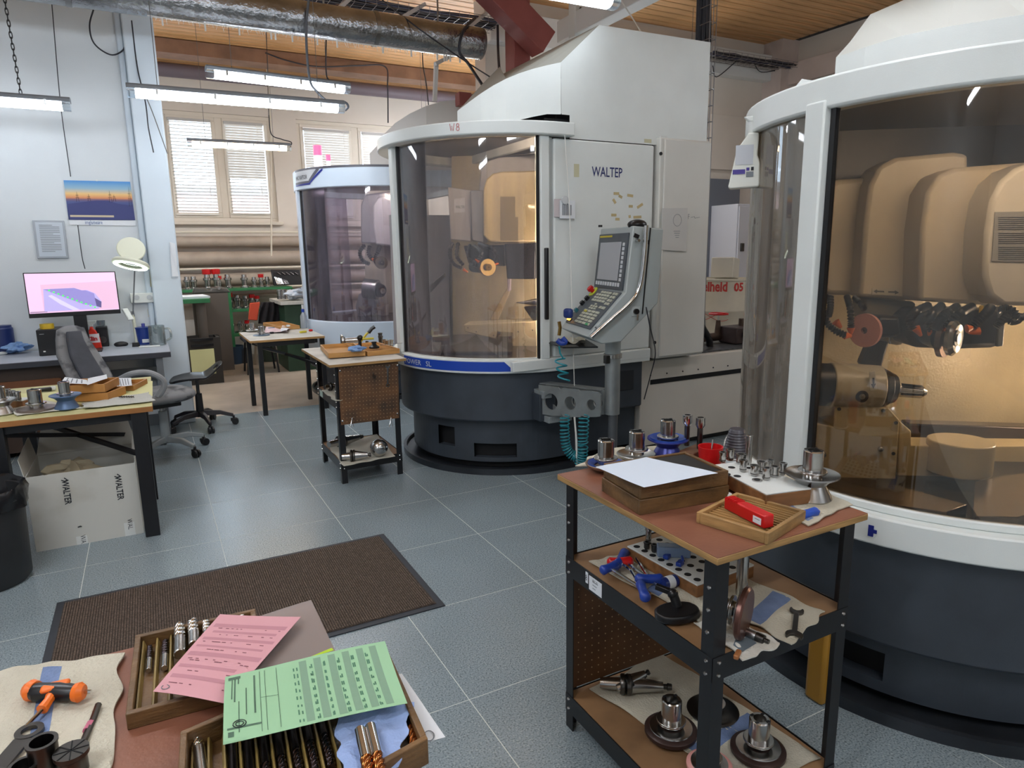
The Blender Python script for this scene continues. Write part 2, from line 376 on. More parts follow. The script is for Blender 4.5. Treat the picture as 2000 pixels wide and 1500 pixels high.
o = MB().tube([Vector((onY(528, 220, 10.6).x, 10.6, ZC-.02)), onY(528, 220, 10.6), onY(530, 330, 10.6), onY(530, 500, 10.6)], .012, 6).build('blind_rod', mat('ivory_pipe', '#d8d0c0', .4), None, w=True); tag(o, 'thin white rod hanging in front of the sunlit window down to the pipes', 'rod')
# dark service pipe under the ceiling at the window wall and timber beam
o = MB().cyl((-3, YB-.3, 3.95), (6, YB-.3, 3.95), .09, n=20).build('service_pipe', mat('mauve_pipe', '#6b6068', .5), None, w=True); tag(o, 'dark mauve pipe under the board ceiling above the windows', 'pipe')
o = MB().box(-3, 6, YB-1.3, YB-1.0, 3.92, 4.08).build('timber_beam', mat('brown_beam', '#8a6750', .6, var=.3, vs=4), None, w=True); tag(o, 'brown timber beam under the board ceiling in the far hall', 'beam')
# far corner behind the machines: door, cabinet, wall panel
d = MB().box(*(onY(1376, 350, YW)[0], onY(1441, 350, YW)[0]), YW-.05, YW-.002, 0, onY(1400, 350, YW)[2])
do = struct('door_1', d, mat('blue_grey_door', '#6e737e', .35), bevel=.004)
p = onY(1428, 480, YW-.08); MB().box(p.x-.05, p.x-.01, YW-.12, YW-.05, p.z-.05, p.z+.05).build('door_handle', ALU, do, w=True, bevel=.004)
o = MB().box(onY(1390, 452, YW-.06)[0], onY(1424, 452, YW-.06)[0], YW-.056, YW-.052, onY(1400, 482, YW)[2], onY(1400, 451, YW)[2]).build('paper_notice', PAPER, None, w=True); tag(o, 'small printed sheet stuck to the grey door', 'paper')
t = thing('tall_cabinet', 'tall white metal cabinet in the corner right of the grey door', 'cabinet', (6.9, 6.4, 0))
x0 = onY(1441, 400, 6.3)[0]; zt = onY(1450, 398, 6.3)[2]
MB().box(x0, x0+1.0, 6.3, 6.75, 0.02, zt).build('body', mat('white_cabinet', '#cdced6', .4), t, w=True, bevel=.006)
MB().box(x0+.02, x0+.33, 6.285, 6.3, .06, zt-.03).build('door', mat('white_cabinet_door', '#d3d4dc', .35), t, w=True, bevel=.004)
p = onY(1449, 483, 6.28); MB().box(p.x-.025, p.x+.025, 6.262, 6.285, p.z-.05, p.z+.05).build('latch', DSTEEL, t, w=True, bevel=.004)
MB().box(x0+.36, x0+.95, 6.285, 6.3, 1.3, zt-.03).build('door', mat('white_cabinet_door', '#d3d4dc', .35), t, w=True, bevel=.004)
MB().box(x0+.36, x0+.95, 6.285, 6.3, .06, 1.27).build('door', mat('white_cabinet_door', '#d3d4dc', .35), t, w=True, bevel=.004)
# raised panel with slot high on the far wall
a = onY(1388, 215, YW); b_ = onY(1470, 300, YW)
o = MB().box(a.x, b_.x, YW-.04, YW-.001, 2.5, a.z-.05).build('trim_4', WALLC, None, w=True, bevel=.005); o['kind'] = 'structure'
# ================================================================== OVERHEAD
HOUSE = mat('grey_lamp_housing', '#7d848c', .5); CLEARP = glassmat('clear_lamp_cover', '#eef4f8', .08, .15)
def tube_light(x0, x1, Y, z, label, cool=True, drop=None, Y1=None, group=None, pw=None):
    L = x1-x0; rz = math.atan2((Y1 or Y)-Y, L); t = thing('tube_light', label, 'light', (x0, Y, z), rz, group=group)
    pw = pw or TUBE; em = emat('lit_cool_tube_%g' % pw, '#edf4fc', pw) if cool else emat('lit_warm_tube', '#ffe2b8', TUBE*.8)
    MB().prism([(-.05, .016), (.05, .016), (.045, .04), (.03, .052), (-.03, .052), (-.045, .04)], 0, L, Matrix(((0, 0, 1, 0), (1, 0, 0, 0), (0, 1, 0, 0), (0, 0, 0, 1)))).build('housing', HOUSE, t, bevel=.003)
    MB().prism([(-.046, .015), (.046, .015), (.056, .0), (.048, -.026), (.022, -.040), (-.022, -.040), (-.048, -.026), (-.056, .0)], .055, L-.055, Matrix(((0, 0, 1, 0), (1, 0, 0, 0), (0, 1, 0, 0), (0, 0, 0, 1)))).build('diffuser', em, t)
    for a, b in ((.002, .054), (L-.054, L-.002)):
        MB().prism([(-.048, .015), (.048, .015), (.058, .0), (.050, -.027), (.022, -.042), (-.022, -.042), (-.050, -.027), (-.058, .0)], a, b, Matrix(((0, 0, 1, 0), (1, 0, 0, 0), (0, 1, 0, 0), (0, 0, 0, 1)))).build('end_cap', CLEARP, t)
    for k in range(4):
        for s in (-1,):
            x = L*(k+.5)/4; MB().box(x-.008, x+.008, s*.058-.004, s*.058+.004, -.02, .02).build('clip', ALU, t)
    for x in ((.2, L-.2) if drop is None else drop):
        MB().tube([(x, 0, .05), (x+.01, 0, ZC-z-.01)], .0025, 5).build('hanging_wire', mat('grey_wire', '#6a6a6a', .4), t)
    return t
tube_light(.01, 1.55, 5.80, 2.66, 'long lit cool white tube light hanging in front of the left wall and column', Y1=5.75)
tube_light(.59, 1.78, 6.28, 2.95, 'short lit cool white tube light hanging higher behind the long one', Y1=6.38)
tube_light(.57, 1.73, 9.02, 2.79, 'warm lit tube light hanging in front of the sunlit window', cool=False, Y1=8.97)
tube_light(-1.60, -.36, 6.17, 2.60, 'lit tube light above the computer desk at the left edge, held by a chain', drop=(.2,), pw=8.)
tube_light(1.0, 2.62, 3.60, 2.94, 'lit tube light at the top edge over the large machine marked W8', Y1=3.55, pw=5.)
gl = 'added fill tube lights, unseen, over the near part of the workshop'  # unseen tubes added to raise the ambient light
for x, y, w_, n_ in ((1.0, 1.35, 15., 'added fill tube light overhead, unseen, above the near trolley'), (-1.7, 2.6, 34., 'added fill tube light overhead, unseen, left of the floor mat'), (-2.2, .3, 34., 'added fill tube light, unseen, behind the camera on the left'), (.2, -.9, 26., 'added fill tube light, unseen, straight behind the camera'), (-4.3, -1.6, 34., 'added fill tube light, unseen, in the rear left corner behind the camera'), (2.3, -2.2, 14., 'added fill tube light, unseen, behind the camera on the right')):
    tube_light(x, x+1.57, y, 3.0, n_, group=gl, pw=w_)
for x, y, n_ in ((4.2, 6.15, 'added fill tube light hidden behind the hood of the W8 machine'), (4.5, 2.2, 'added fill tube light hidden behind the right machine'), (3.0, 8.3, 'added fill tube light in the hall, hidden behind the W8 machine'), (3.6, 9.7, 'added fill tube light in the hall, hidden, nearest the window wall'), (-1.6, 8.6, 'added fill tube light in the hall, hidden behind the left wall')):  # hidden tubes added to brighten the hall and the far corner
    tube_light(x, x+1.57, y, 3.15 if y < 7 else 3.0, n_, group='added fill tube lights out of sight behind the machines and walls', pw=18. if y < 7 else 45.)
FOIL = mat('crinkled_aluminium_foil', '#a6a8ab', .27, 1, var=.25, vs=5, bump=1.0, bs=26)
t = thing('air_duct', 'fat silver foil wrapped air duct running under the ceiling', 'duct', (0, 6.0, 3.23))
MB().cyl((-4, 6, 3.365), (2.90, 6, 3.365), .132, n=36).build('duct_pipe', FOIL, t, w=True)
for x in (1.90, -.3): MB().cyl((x, 6, 3.365), (x+.035, 6, 3.365), .138, n=36).build('joint_band', mat('duct_band', '#8f8f8e', .35, 1), t, w=True)
MB().cyl((2.90, 6, 3.365), (2.915, 6, 3.365), .134, n=36).build('end_plate', mat('duct_band', '#8f8f8e', .35, 1), t, w=True)
for x in (.6, 1.5, 2.5): MB().bar((x, 6, 3.5), (x, 6, ZC), .012).build('hanger', ALU, t, w=True)
mb = MB(); x = .25
WIREW = mat('pale_thin_wires', '#e0ded8', .4)
while x < 2.85:
    k = random.random(); l = random.uniform(.015, .05); dx = random.uniform(-.015, .015); mb.tube([(x, 5.97, 3.228), (x+dx, 5.96, 3.228-l)], .0016, 4)
    if k < .12: mb.box(x, x+.012, 5.955, 5.965, 3.17, 3.228)
    x += random.uniform(.012, .04)
mb.tube([(.2, 5.97, 3.229), (1.5, 5.965, 3.224), (2.88, 5.97, 3.229)], .004, 5)
tag(mb.build('wire_fringe', WIREW, None, w=True), 'fringe of short pale wires along the underside of the silver duct', 'wires', kind='stuff')
CAB = mat('dark_cables', '#23252e', .5); CABB = mat('slate_cables', '#3c4157', .5); TRAYM = mat('zinc_wire', '#9d9da0', .35, 1)
def cable_tray(x0, x1, Y, z, wd, label, n_c, step=.1, zd=.06):
    t = thing('cable_tray', label, 'cable tray', (x0, Y, z))
    MB().box(0, 0, 0, 0, 0, 0); r = None; L = x1-x0; n = int(L/step)
    for i in range(n+1):
        if r is None: r = MB().tube([(0, -wd/2, zd), (0, -wd/2, 0), (0, wd/2, 0), (0, wd/2, zd)], .0028, 5).build('tray_rib', TRAYM, t); o = r
        else: o = r.copy(); C.objects.link(o); o.parent = t
        o.location = (i*step, 0, 0)
    for y, zz in ((-wd/2, zd), (-wd/2, zd/2), (-wd/2, 0), (-wd/6, 0), (wd/6, 0), (wd/2, 0), (wd/2, zd/2), (wd/2, zd)):
        MB().cyl((0, y, zz), (L, y, zz), .0028, n=5).build('tray_wire', TRAYM, t)
    for k in range(n_c):
        y = -wd*.4+wd*.8*k/max(1, n_c-1); pts = [(L*i/10, y+random.uniform(-.012, .012), .018+random.uniform(0, .02)+(k % 2)*.02) for i in range(11)]
        MB().tube(pts, random.uniform(.008, .014), 7).build('cable', random.choice((CAB, CABB)), t)
    return t
cable_tray(.85, 3.3, 6.45, 3.66, .28, 'wire basket tray full of dark cables above the end of the silver duct', 8)
p = onY(1385, 108, 6.5); q = onY(1572, 128, 6.5)
cable_tray(p.x, q.x, 6.5, p.z-.02, .26, 'wire basket tray with black cables below the ring beam in the far corner', 6)
t = thing('cable_tray', 'upright wire ladder with thin cables at the right edge of the W8 machine', 'cable tray', (3.66, 3.86, .75))
r = None; z = .0
while z < 2.75:
    if r is None: r = MB().tube([(0, .10, 0), (0, 0, 0), (.06, 0, 0), (.06, .10, 0)], .003, 5).build('tray_rib', TRAYM, t); o = r
    else: o = r.copy(); C.objects.link(o); o.parent = t
    o.location = (0, 0, z); z += .11
for x in (0, .03, .06): MB().cyl((x, 0, 0), (x, 0, 2.75), .003, n=5).build('tray_wire', TRAYM, t)
for k in range(3): MB().tube([(.012+.016*k, .05, i*.275) if i % 2 else (.016+.016*k, .04, i*.275) for i in range(11)], .007, 6).build('cable', CAB, t)
a = onY(1372, -8, 4.3); b = onY(1372, 78, 4.3)
t = thing('cable_bundle', 'black upright cable bundle above the right end of the W8 machine hood', 'cables', (a.x, 4.3, b.z-.1))
for k in range(4): MB().cyl((a.x-.04+.025*k, 4.3+.01*(k % 2), b.z-.15), (a.x-.04+.025*k, 4.3, ZC), .013, n=8).build('cable', CAB, t, w=True)
MB().box(a.x+.05, a.x+.075, 4.28, 4.34, b.z-.15, ZC).build('rail', mat('black_rail', '#1c1c20', .5), t, w=True)
# brick red steel brace
REDB = mat('brick_red_steel', '#8c4a45', .5, var=.15, vs=5)
t = thing('steel_brace', 'brick red diagonal steel box duct behind the W8 machine hood', 'brace', (2.9, 5.55, 3.0))
a = onY(948, -30, 5.55); b = onY(1062, 88, 5.55); MB().bar(a, b, .22, .2, up=(0, 1, 0)).build('diagonal_beam', REDB, t, w=True, bevel=.006)
a = onY(1010, 10, 5.8); b = onY(1013, 150, 5.8); MB().bar((a.x, 5.8, ZC-.02), (a.x, 5.8, b.z-.2), .17).build('post', REDB, t, w=True, bevel=.006)
a = onY(905, 195, 6.3); MB().bx((a.x, 6.3, a.z), (.13, .1, .12)).build('bracket', REDB, t, w=True, bevel=.006)
a = on(1168, 52, 3.55); b = on(1262, 0, 3.55)
o = MB().box(a.x-.08, a.x+.08, b.y-1.6, a.y+.6, 3.55, 3.75).build('trim_5', mat('white_ring_beam', '#d9dad8', .6), None, w=True, bevel=.008); o['kind'] = 'structure'
a = onY(1142, 40, 5.9); t = thing('junction_box', 'small white box under the ceiling behind the W8 hood top', 'box', (a.x, 5.9, a.z-.15))
MB().box(-.11, .11, 0, .12, 0, .36).build('body', WHITEP, t, bevel=.008); MB().cyl((-.05, -.006, .25), (-.05, 0, .25), .012).build('screw', DSTEEL, t)
# struts round the cable tray
for k, (p, q, lb) in enumerate((((1045, 0), (1080, -12), 0), ((655, 22), (692, -10), 'pale strut crossing above the silver duct near its middle'), ((775, 40), (830, 8), 'pale strut above the silver duct left of the red brace'), ((905, 62), (950, 25), 'pale strut at the end of the silver duct'), ((850, 125), (890, 105), 'white angle bracket under the end of the silver duct'))):
    if not lb: continue
    a = onY(*p, 6.25); b = onY(*q, 6.35); o = MB().bar(a, b, .03, .03).build('strut', mat('pale_strut', '#c9c6c2', .45), None, w=True); tag(o, lb, 'strut')
o = MB().bar(onY(852, 122, 6.3), onY(849, 198, 6.3), .035).build('strut', mat('pale_strut', '#c9c6c2', .45), None, w=True); tag(o, 'pale upright strut below the duct left of the W8 hood', 'strut')
def cable(pts, r, label, m=CAB, name='cable', n=7, cat='cable'):
    o = MB().tube(curve3(pts, 7), r, n).build(name, m, None, w=True); return tag(o, label, cat)
Y = 6.74
cable([onY(184, 14, Y), onY(175, 50, Y), onY(184, 85, Y), onY(216, 107, Y), onY(240, 98, Y), onY(248, 76, Y), onY(262, 71, Y)], .006, 'black cable drooping in a loop high on the left wall')
cable([onY(100, -8, Y), onY(118, 200, Y), onY(138, 345, Y)], .0035, 'thin dark cable running down the left wall behind the calendar')
cable([onY(152, 440, Y), onY(160, 500, Y), onY(166, 525, Y)], .0035, 'thin dark cable between the calendar and the monitor')
cable([onY(257, 40, Y-.03), onY(268, 130, Y-.04), onY(284, 200, Y-.13), onY(290, 250, Y-.14), onY(300, 298, Y-.14)], .005, 'black cable end dangling in front of the white column', m=CAB)
cable([onY(262, 60, Y-.02), onY(272, 150, Y-.04), onY(300, 225, Y-.14), onY(327, 300, Y-.15)], .004, 'longer thin grey cable hanging across the white column', m=mat('grey_wire', '#6a6a6a', .4))
cable([onY(275, 40, Y+.02), onY(280, 250, Y+.02), onY(288, 400, Y+.02), onY(296, 560, Y+.02)], .009, 'yellowish cable running down the groove beside the column', m=mat('yellowish_cable', '#a5a184', .6))
cable([onY(597, -10, 6.0)+Vector((0, -.16, 0)), onY(598, 60, 5.85), onY(604, 150, 5.9), onY(618, 178, 5.95), onY(645, 200, 6.0), onY(672, 199, 6.0), onY(680, 208, 6.02), onY(674, 216, 6.04)], .010, 'thick grey cable hanging over the duct into the long tube light', m=mat('grey_cable', '#5c6068', .5))
cable([onY(637, 70, 6.34), onY(637, 140, 6.36), onY(645, 158, 6.37), onY(668, 168, 6.38)], .006, 'black cable feeding the short upper tube light')
cable([onY(525, 225, 8.9), onY(530, 262, 8.95), onY(550, 272, 8.95), onY(569, 278, 8.96), onY(566, 288, 8.97)], .006, 'black cable curling into the warm tube light')
cable([onY(525, 225, 8.9), onY(524, 100, 8.9)+Vector((0, 0, .3))], .004, 'thin straight wire above the warm tube light')
cable([onY(928, 35, 6.1), onY(905, 60, 5.82), onY(897, 100, 5.8), onY(915, 125, 5.8), onY(942, 166, 5.6)], .013, 'thick black cable hooked over the end of the duct')
cable([onY(740, -5, 6.3), onY(810, 50, 5.82), onY(880, 100, 5.82), onY(925, 130, 5.85), onY(960, 152, 5.6)], .006, 'thin black cable crossing diagonally in front of the duct')
cable([onY(972, 50, 5.9), onY(973, 100, 5.8), onY(975, 133, 5.4)], .012, 'black cable hanging straight down left of the red post')
cable([onY(518, 103, 9.6), onY(560, 118, 9.6), onY(620, 130, 9.6), onY(700, 128, 9.6), onY(752, 130, 9.6), onY(757, 170, 9.6), onY(758, 240, 9.6)], .009, 'long thin cable sagging under the ceiling boards and down before the far wall')
cable([Vector((onY(826, 105, 8.2).x, 8.2, ZC-.02)), onY(826, 125, 8.2), onY(832, 160, 8.2), onY(837, 205, 8.2)], .007, 'thin black cable hanging left of the pale upright strut')
cable([onY(1392, 128, 6.6), onY(1400, 150, 6.6), onY(1440, 118, 6.6)], .006, 'black cable slack below the corner cable tray')
cable([onY(1472, 122, 6.6), onY(1485, 140, 6.6), onY(1515, 138, 6.6)], .005, 'short black cable hanging under the corner cable tray')
cable([onY(1212, 0, 5.0), onY(1235, 35, 4.9), onY(1252, 62, 4.7)], .006, 'pale cord hanging behind the lamp to the W8 hood', m=WIREW)
# chain
t = thing('lamp_chain', 'black link chain holding the tube light at the left edge', 'chain', tuple(onY(41, 186, 6.17)))
a = onY(41, 186, 6.17); b = onY(4, -30, 6.17); d = b-a; n = int(d.length/.036); lk = None
prof = []
for k in range(12):
    q = 2*PI*k/12; prof.append((.0085*math.cos(q), 0, .02*math.sin(q)+(.005 if math.sin(q) > 0 else -.005)))
for i in range(n):
    if lk is None: lk = MB().tube(prof+[prof[0]], .0034, 5).build('chain_link', BLACKM, t); o = lk
    else: o = lk.copy(); C.objects.link(o); o.parent = t
    o.location = d*((i+.5)/n); o.rotation_euler = (0, math.atan2(d.x, d.z), (i % 2)*PI/2)
# ================================================================== GRINDING MACHINES
def onC(px, py, c, r, far=False):
    d = ray(px, py); ox, oy = -c[0], -c[1]; a = d.x*d.x+d.y*d.y; b = 2*(d.x*ox+d.y*oy); cc = ox*ox+oy*oy-r*r
    D = max(0, b*b-4*a*cc); t = (-b+(1 if far else -1)*math.sqrt(D))/2/a; return EYE+d*t
def outl(c, r, x1, n=36): return arc(c[0], c[1], r, 90, 270, n) + [(x1, c[1]-r), (x1, c[1]+r)]
def drum(mb, c, r, x1, z0, z1, holes=(), n=60):
    "drum wall with openings; holes = (angle0, angle1, za, zb)"
    P = arc(c[0], c[1], r, 90, 270, n)
    for i in range(n):
        a = 90+180*(i+.5)/n; p, q = P[i], P[i+1]; hz = [h for h in holes if h[0] < a < h[1]]
        spans = [(z0, z1)] if not hz else [(z0, hz[0][2]), (hz[0][3], z1)]
        for za, zb in spans: mb.add([(p[0], p[1], za), (q[0], q[1], za), (q[0], q[1], zb), (p[0], p[1], zb)], [(0, 1, 2, 3)])
    for a0, a1, za, zb in holes:
        i0 = round((a0-90)/180*n); i1 = round((a1-90)/180*n)
        for i in range(i0, i1):
            p, q = P[i], P[i+1]; ip = (c[0]+(p[0]-c[0])*.93, c[1]+(p[1]-c[1])*.93); iq = (c[0]+(q[0]-c[0])*.93, c[1]+(q[1]-c[1])*.93)
            for z in (za, zb): mb.add([(p[0], p[1], z), (q[0], q[1], z), (iq[0], iq[1], z), (ip[0], ip[1], z)], [(0, 1, 2, 3)])
    y0 = c[1]-r; mb.add([(c[0], y0, z0), (x1, y0, z0), (x1, y0, z1), (c[0], y0, z1)], [(0, 1, 2, 3)]); mb.add([(x1, y0, z0), (x1, c[1]+r, z0), (x1, c[1]+r, z1), (x1, y0, z1)], [(0, 1, 2, 3)])
    o = outl(c, r, x1, n); mb.add([(p[0], p[1], z1) for p in o], [tuple(range(len(o)))]); return mb
def cylfn(c, r, a0, z0): return lambda x, y: Vector((c[0]+r*math.cos(a0+x/r), c[1]+r*math.sin(a0+x/r), z0+y))
def patch(mb, c, r, a0, a1, lo, hi, n=24, th=.001):
    "curved sticker between two height functions of the angle fraction"
    V = []; F = []
    for i in range(n+1):
        f = i/n; a = R_(a0+(a1-a0)*f)
        for rr in (r, r+th): V += [(c[0]+rr*math.cos(a), c[1]+rr*math.sin(a), lo(f)), (c[0]+rr*math.cos(a), c[1]+rr*math.sin(a), hi(f))]
    for i in range(n):
        k = 4*i; F += [(k, k+1, k+5, k+4), (k+2, k+6, k+7, k+3), (k+1, k+3, k+7, k+5), (k, k+4, k+6, k+2)]
    F += [(0, 2, 3, 1), (4*n, 4*n+1, 4*n+3, 4*n+2)]; return mb.add(V, F)
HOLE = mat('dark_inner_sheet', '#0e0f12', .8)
GLZ = glassmat('smoked_machine_door', '#d8d2ca', .03, .02, .03, '#8d8780', .5)
GL8 = glassmat('reflection_haze_door', '#d8d4d2', .04, .025, .10, '#aaa8b4', .5)  # film mixes dirt with a painted lavender reflection of the room
GLSD = glassmat('dirty_sheen_side_glass', '#cfc8be', .05, .03, .26, '#b3aca2', .5)  # film mixes dirt with a painted pale sheen of grazing reflection
GLS = glassmat('clear_small_machine_door', '#dad4dc', .05, .03, .10, '#a9a3b4', .6)
DECK = mat('oily_dark_deck', '#2c2722', .22, .4, var=.4, vs=7)
INNER = mat('oily_beige_enamel', '#cfc09c', .24, var=.2, vs=3, bump=.25, bs=110)
COVER = mat('beige_spindle_cover', '#b9ad96', .38, var=.1, vs=3)
HOSE = mat('black_segmented_hose', '#0c0c0e', .28)
U = Vector((.8192, -.5736, 0)); V_ = Vector((.5736, .8192, 0))
class Inside:
    "helper for parts inside a machine: pixel outline on a vertical plane at depth v behind the machine centre"
    def __init__(s, c, root, k=1.0): s.c = Vector((c[0], c[1], 0)); s.root = root
    def at(s, px, py, v):
        d = ray(px, py); o = s.c + V_*v; t = (o-EYE).dot(V_)/d.dot(V_); return EYE+d*t
    def poly(s, name, m, pts, v, th, parent=None, bevel=.008, back=None):
        P = [s.at(x, y, v) for x, y in pts]; n = len(P); mb = MB(); Q = [p+V_*th for p in P]
        mb.add(P+Q, [tuple(range(n)), tuple(range(2*n-1, n-1, -1))]+[(i, (i+1) % n, (i+1) % n+n, i+n) for i in range(n)])
        return mb.build(name, m, parent or s.root, w=True, bevel=bevel, ang=30)
    def rod(s, name, m, a, b, v0, v1, r0, r1=None, n=24, parent=None, bevel=0):
        return MB().cyl(s.at(*a, v0), s.at(*b, v1), r0, r1, n).build(name, m, parent or s.root, w=True, bevel=bevel)
    def hose(s, pts, r, parent=None, name='coolant_hose', m=None):
        P = curve3([s.at(x, y, v) for x, y, v in pts], 8); P2 = []; tp = []
        for i, p in enumerate(P): P2.append(p); tp.append(1.0 if i % 2 else .58)
        return MB().tube(P2, r, 10, taper=tp).build(name, m or HOSE, parent or s.root, w=True, ang=60)
    def nozzle(s, a, b, v, r=.013, v1=None):
        return MB().cyl(s.at(*a, v), s.at(*b, v if v1 is None else v1), r, r*.35, 10).build('orange_nozzle', ORANGE, s.root, w=True)
    def disc(s, name, m, px, py, v, r, th, axis, n=36, prof=None, parent=None):
        u_, v2, d = basis(axis); o = s.at(px, py, v); M = Matrix((( u_.x, v2.x, d.x, o.x), (u_.y, v2.y, d.y, o.y), (u_.z, v2.z, d.z, o.z), (0, 0, 0, 1)))
        return MB().lathe(prof or [(r*.2, 0), (r, 0), (r, th), (r*.2, th)], n, M, close=not prof).build(name, m, parent or s.root, w=True)
def shell(t, c, Z, r, x1, holes=(), post_a=180., door_a1=258., side_glass=None, glass=GLZ, topmat=WHITE):
    "the turned body shared by the grinding machines"
    base, step, bz0, bz1, g0, rz0, rz1 = Z; P = lambda rr, x: outl(c, rr, x)
    MB().ring(P(r['tray'], x1-.02), P(r['tray']-.02, x1-.04), 0, .042).prism(P(r['tray']-.03, x1-.05), .004, .016).build('floor_tray', mat('dark_tray_steel', '#3b3f45', .3, .5, var=.3, vs=6), t, w=True)
    drum(MB(), c, r['low'], x1-.03, base, step, holes).build('lower_drum', DARKB, t, w=True, bevel=0)
    MB().prism(P(r['low']*.92, x1-.1), .018, step-.02).build('inner_drum', HOLE, t, w=True)
    mb = MB().prism(P(r['up'], x1-.03), step, bz0-.001); mb.build('upper_drum', DARKB, t, w=True, bevel=.012)
    MB().ring(P(r['band'], x1), P(r['up']-.04, x1-.03), bz0, bz1).build('lower_band', topmat, t, w=True, bevel=.006)
    MB().prism(P(r['up']-.045, x1-.04), bz1-.05, bz1-.012).build('deck_plate', DECK, t, w=True)
    if g0 > bz1: MB().ring(P(r['glass']+.012, x1), P(r['glass']-.012, x1-.03), bz1, g0).build('glass_sill', topmat, t, w=True, bevel=.004)
    MB().ring(P(r['ring'], c[0]+.07 if r['ring'] == .89 else x1), P(r['glass']-.05, c[0]+.04 if r['ring'] == .89 else x1-.03), rz0, rz1).build('top_ring', topmat, t, w=True, bevel=.008)
    MB().prism(P(r['glass']-.055, x1-.35), rz0+.062, rz0+.075).build('ceiling_plate', mat('inner_ceiling', '#5a5148', .5), t, w=True)
    MB().strip(arc(c[0], c[1], r['glass'], post_a+4, door_a1, 30), g0, rz0+.03, -.006).build('door_glass', glass, t, w=True)
    if side_glass: MB().strip(arc(c[0], c[1], r['glass'], side_glass, post_a-2, 24), g0, rz0+.03, -.006).build('side_glass', GLSD if glass is GLZ else glass, t, w=True)
    a = R_(post_a); p = (c[0]+(r['glass']+.012)*math.cos(a), c[1]+(r['glass']+.012)*math.sin(a))
    MB().bx((p[0], p[1], (g0+rz0)/2+.01), (.05, .075, rz0-g0+.03), a-PI).build('door_post', topmat, t, w=True, bevel=.006)
    a2 = R_(post_a+3.6); p = (c[0]+(r['glass']+.002)*math.cos(a2), c[1]+(r['glass']+.002)*math.sin(a2))
    MB().bx((p[0], p[1], (g0+rz0)/2+.01), (.02, .018, rz0-g0+.02), a2-PI).build('door_seal', BLACKP, t, w=True)
def arc_lamp(t, c, r, a0, a1, z, m): MB().tube([(x, y, z) for x, y in arc(c[0], c[1], r, a0, a1, 14)], .012, 8).build('work_lamp', m, t, w=True)
# ---------------------------------------------------------------- machine W8
c8 = (2.39, 4.63); t8 = thing('grinding_machine', 'large white and slate blue tool grinding machine marked W8 behind the control console', 'machine', (2.39, 4.63, 0))
r8 = dict(tray=.80, low=.715, up=.80, band=.845, glass=.81, ring=.89)
yF = c8[1]-.835
shell(t8, c8, (.07, .375, .712, .805, .81, 2.205, 2.285), r8, 3.14, holes=((200, 212, .16, .30), (225, 249, .10, .20)), glass=GL8)
pR = onY(1055, 500, yF)
MB().box(2.235, 2.30, yF-.008, yF+.06, .80, 2.21).build('door_frame', WHITE, t8, w=True, bevel=.006)
MB().box(2.222, 2.236, yF+.01, yF+.03, .80, 2.21).build('door_seal', BLACKP, t8, w=True)
a = onY(1057, 484, yF-.03); b = onY(1058, 625, yF-.03); MB().box(2.255, 2.278, yF-.035, yF-.008, b.z, a.z).build('door_handle', BLACKP, t8, w=True, bevel=.005)
MB().box(2.335, 3.14, yF, yF+.05, .805, 2.195).build('side_panel', WHITE, t8, w=True, bevel=.012)
MB().box(2.301, 2.334, yF+.02, yF+.05, .80, 2.20).build('groove_strip', mat('machine_shadow_grey', '#b4b8b6', .5), t8, w=True)
MB().box(2.02, 3.14, yF-.012, yF+.03, .735, .80).build('lower_panel', WHITE, t8, w=True, bevel=.004)
MB().box(3.165, 3.62, yF-.03, yF+.7, .725, 2.245).build('cabinet', mat('machine_side_white', '#d9d8d2', .45, var=.05, vs=3), t8, w=True, bevel=.008)
MB().box(3.195, 3.615, yF-.045, yF-.029, .74, 2.235).build('cabinet_door', mat('machine_side_white', '#d9d8d2', .45), t8, w=True, bevel=.006)
for px, py in ((1291, 300), (1279, 669)): p = onY(px, py, yF-.05); MB().cyl((p.x, yF-.052, p.z), (p.x, yF-.045, p.z), .012, n=12).build('door_lock', BLACKP, t8, w=True)
p = onY(1297, 480, yF-.05); MB().cyl((p.x+.005, yF-.055, p.z), (p.x+.005, yF-.045, p.z), .024, n=16).build('door_lock', DSTEEL, t8, w=True)
p = onY(1300, 265, yF-.03); MB().box(p.x-.02, p.x+.04, yF, yF+.05, 2.247, 2.262).build('shim_block', WHITEP, t8, w=True)
MB().box(3.10, 3.20, yF+.045, yF+.07, .75, 2.26).box(2.30, 3.2, yF+.055, yF+.07, 2.10, 2.32).build('seam_light_block', HOLE, t8, w=True)  # dark filler added to block lamp light leaking through the panel seams
# hood
zl = lambda x: 2.27 if x < 2.0 else (2.27+.07*(x-2.0)/.30 if x < 2.30 else 2.34)
A = Vector((2.68, yF+.01, 2.895)); B = Vector((2.395, yF+.01, 2.644)); K = onC(893, 217, c8, .70)
ch = [];  n = 8
for i in range(n+1):
    f = i/n; x = B.x+(K.x-B.x)*f; y = B.y+(K.y-B.y)*f; bul = .06*math.sin(PI*f); x -= bul*.66; y -= bul*.75
    z = B.z+(K.z-B.z)*f+.035*math.sin(PI*f); ch.append((x, y, z))
rear = [atD(906, 204, 4.9), atD(940, 166, 5.25), atD(976, 130, 5.6), Vector((2.68, 5.13, 2.895))]
mb = MB(); F = [(2.46, A.y, 2.2), (3.62, A.y, 2.2), (3.62, A.y, 2.905), tuple(A), tuple(B), (2.40, B.y, 2.34), (2.46, B.y, 2.34)]
mb.add(F, [tuple(range(7))]); mb.add([(3.62, A.y, 2.2), (3.62, 5.2, 2.2), (3.62, 5.2, 2.905), (3.62, A.y, 2.905)], [(0, 1, 2, 3)])
for i in range(n): p, q = ch[i], ch[i+1]; mb.add([(p[0], p[1], zl(p[0])), (q[0], q[1], zl(q[0])), q, p], [(0, 1, 2, 3)])
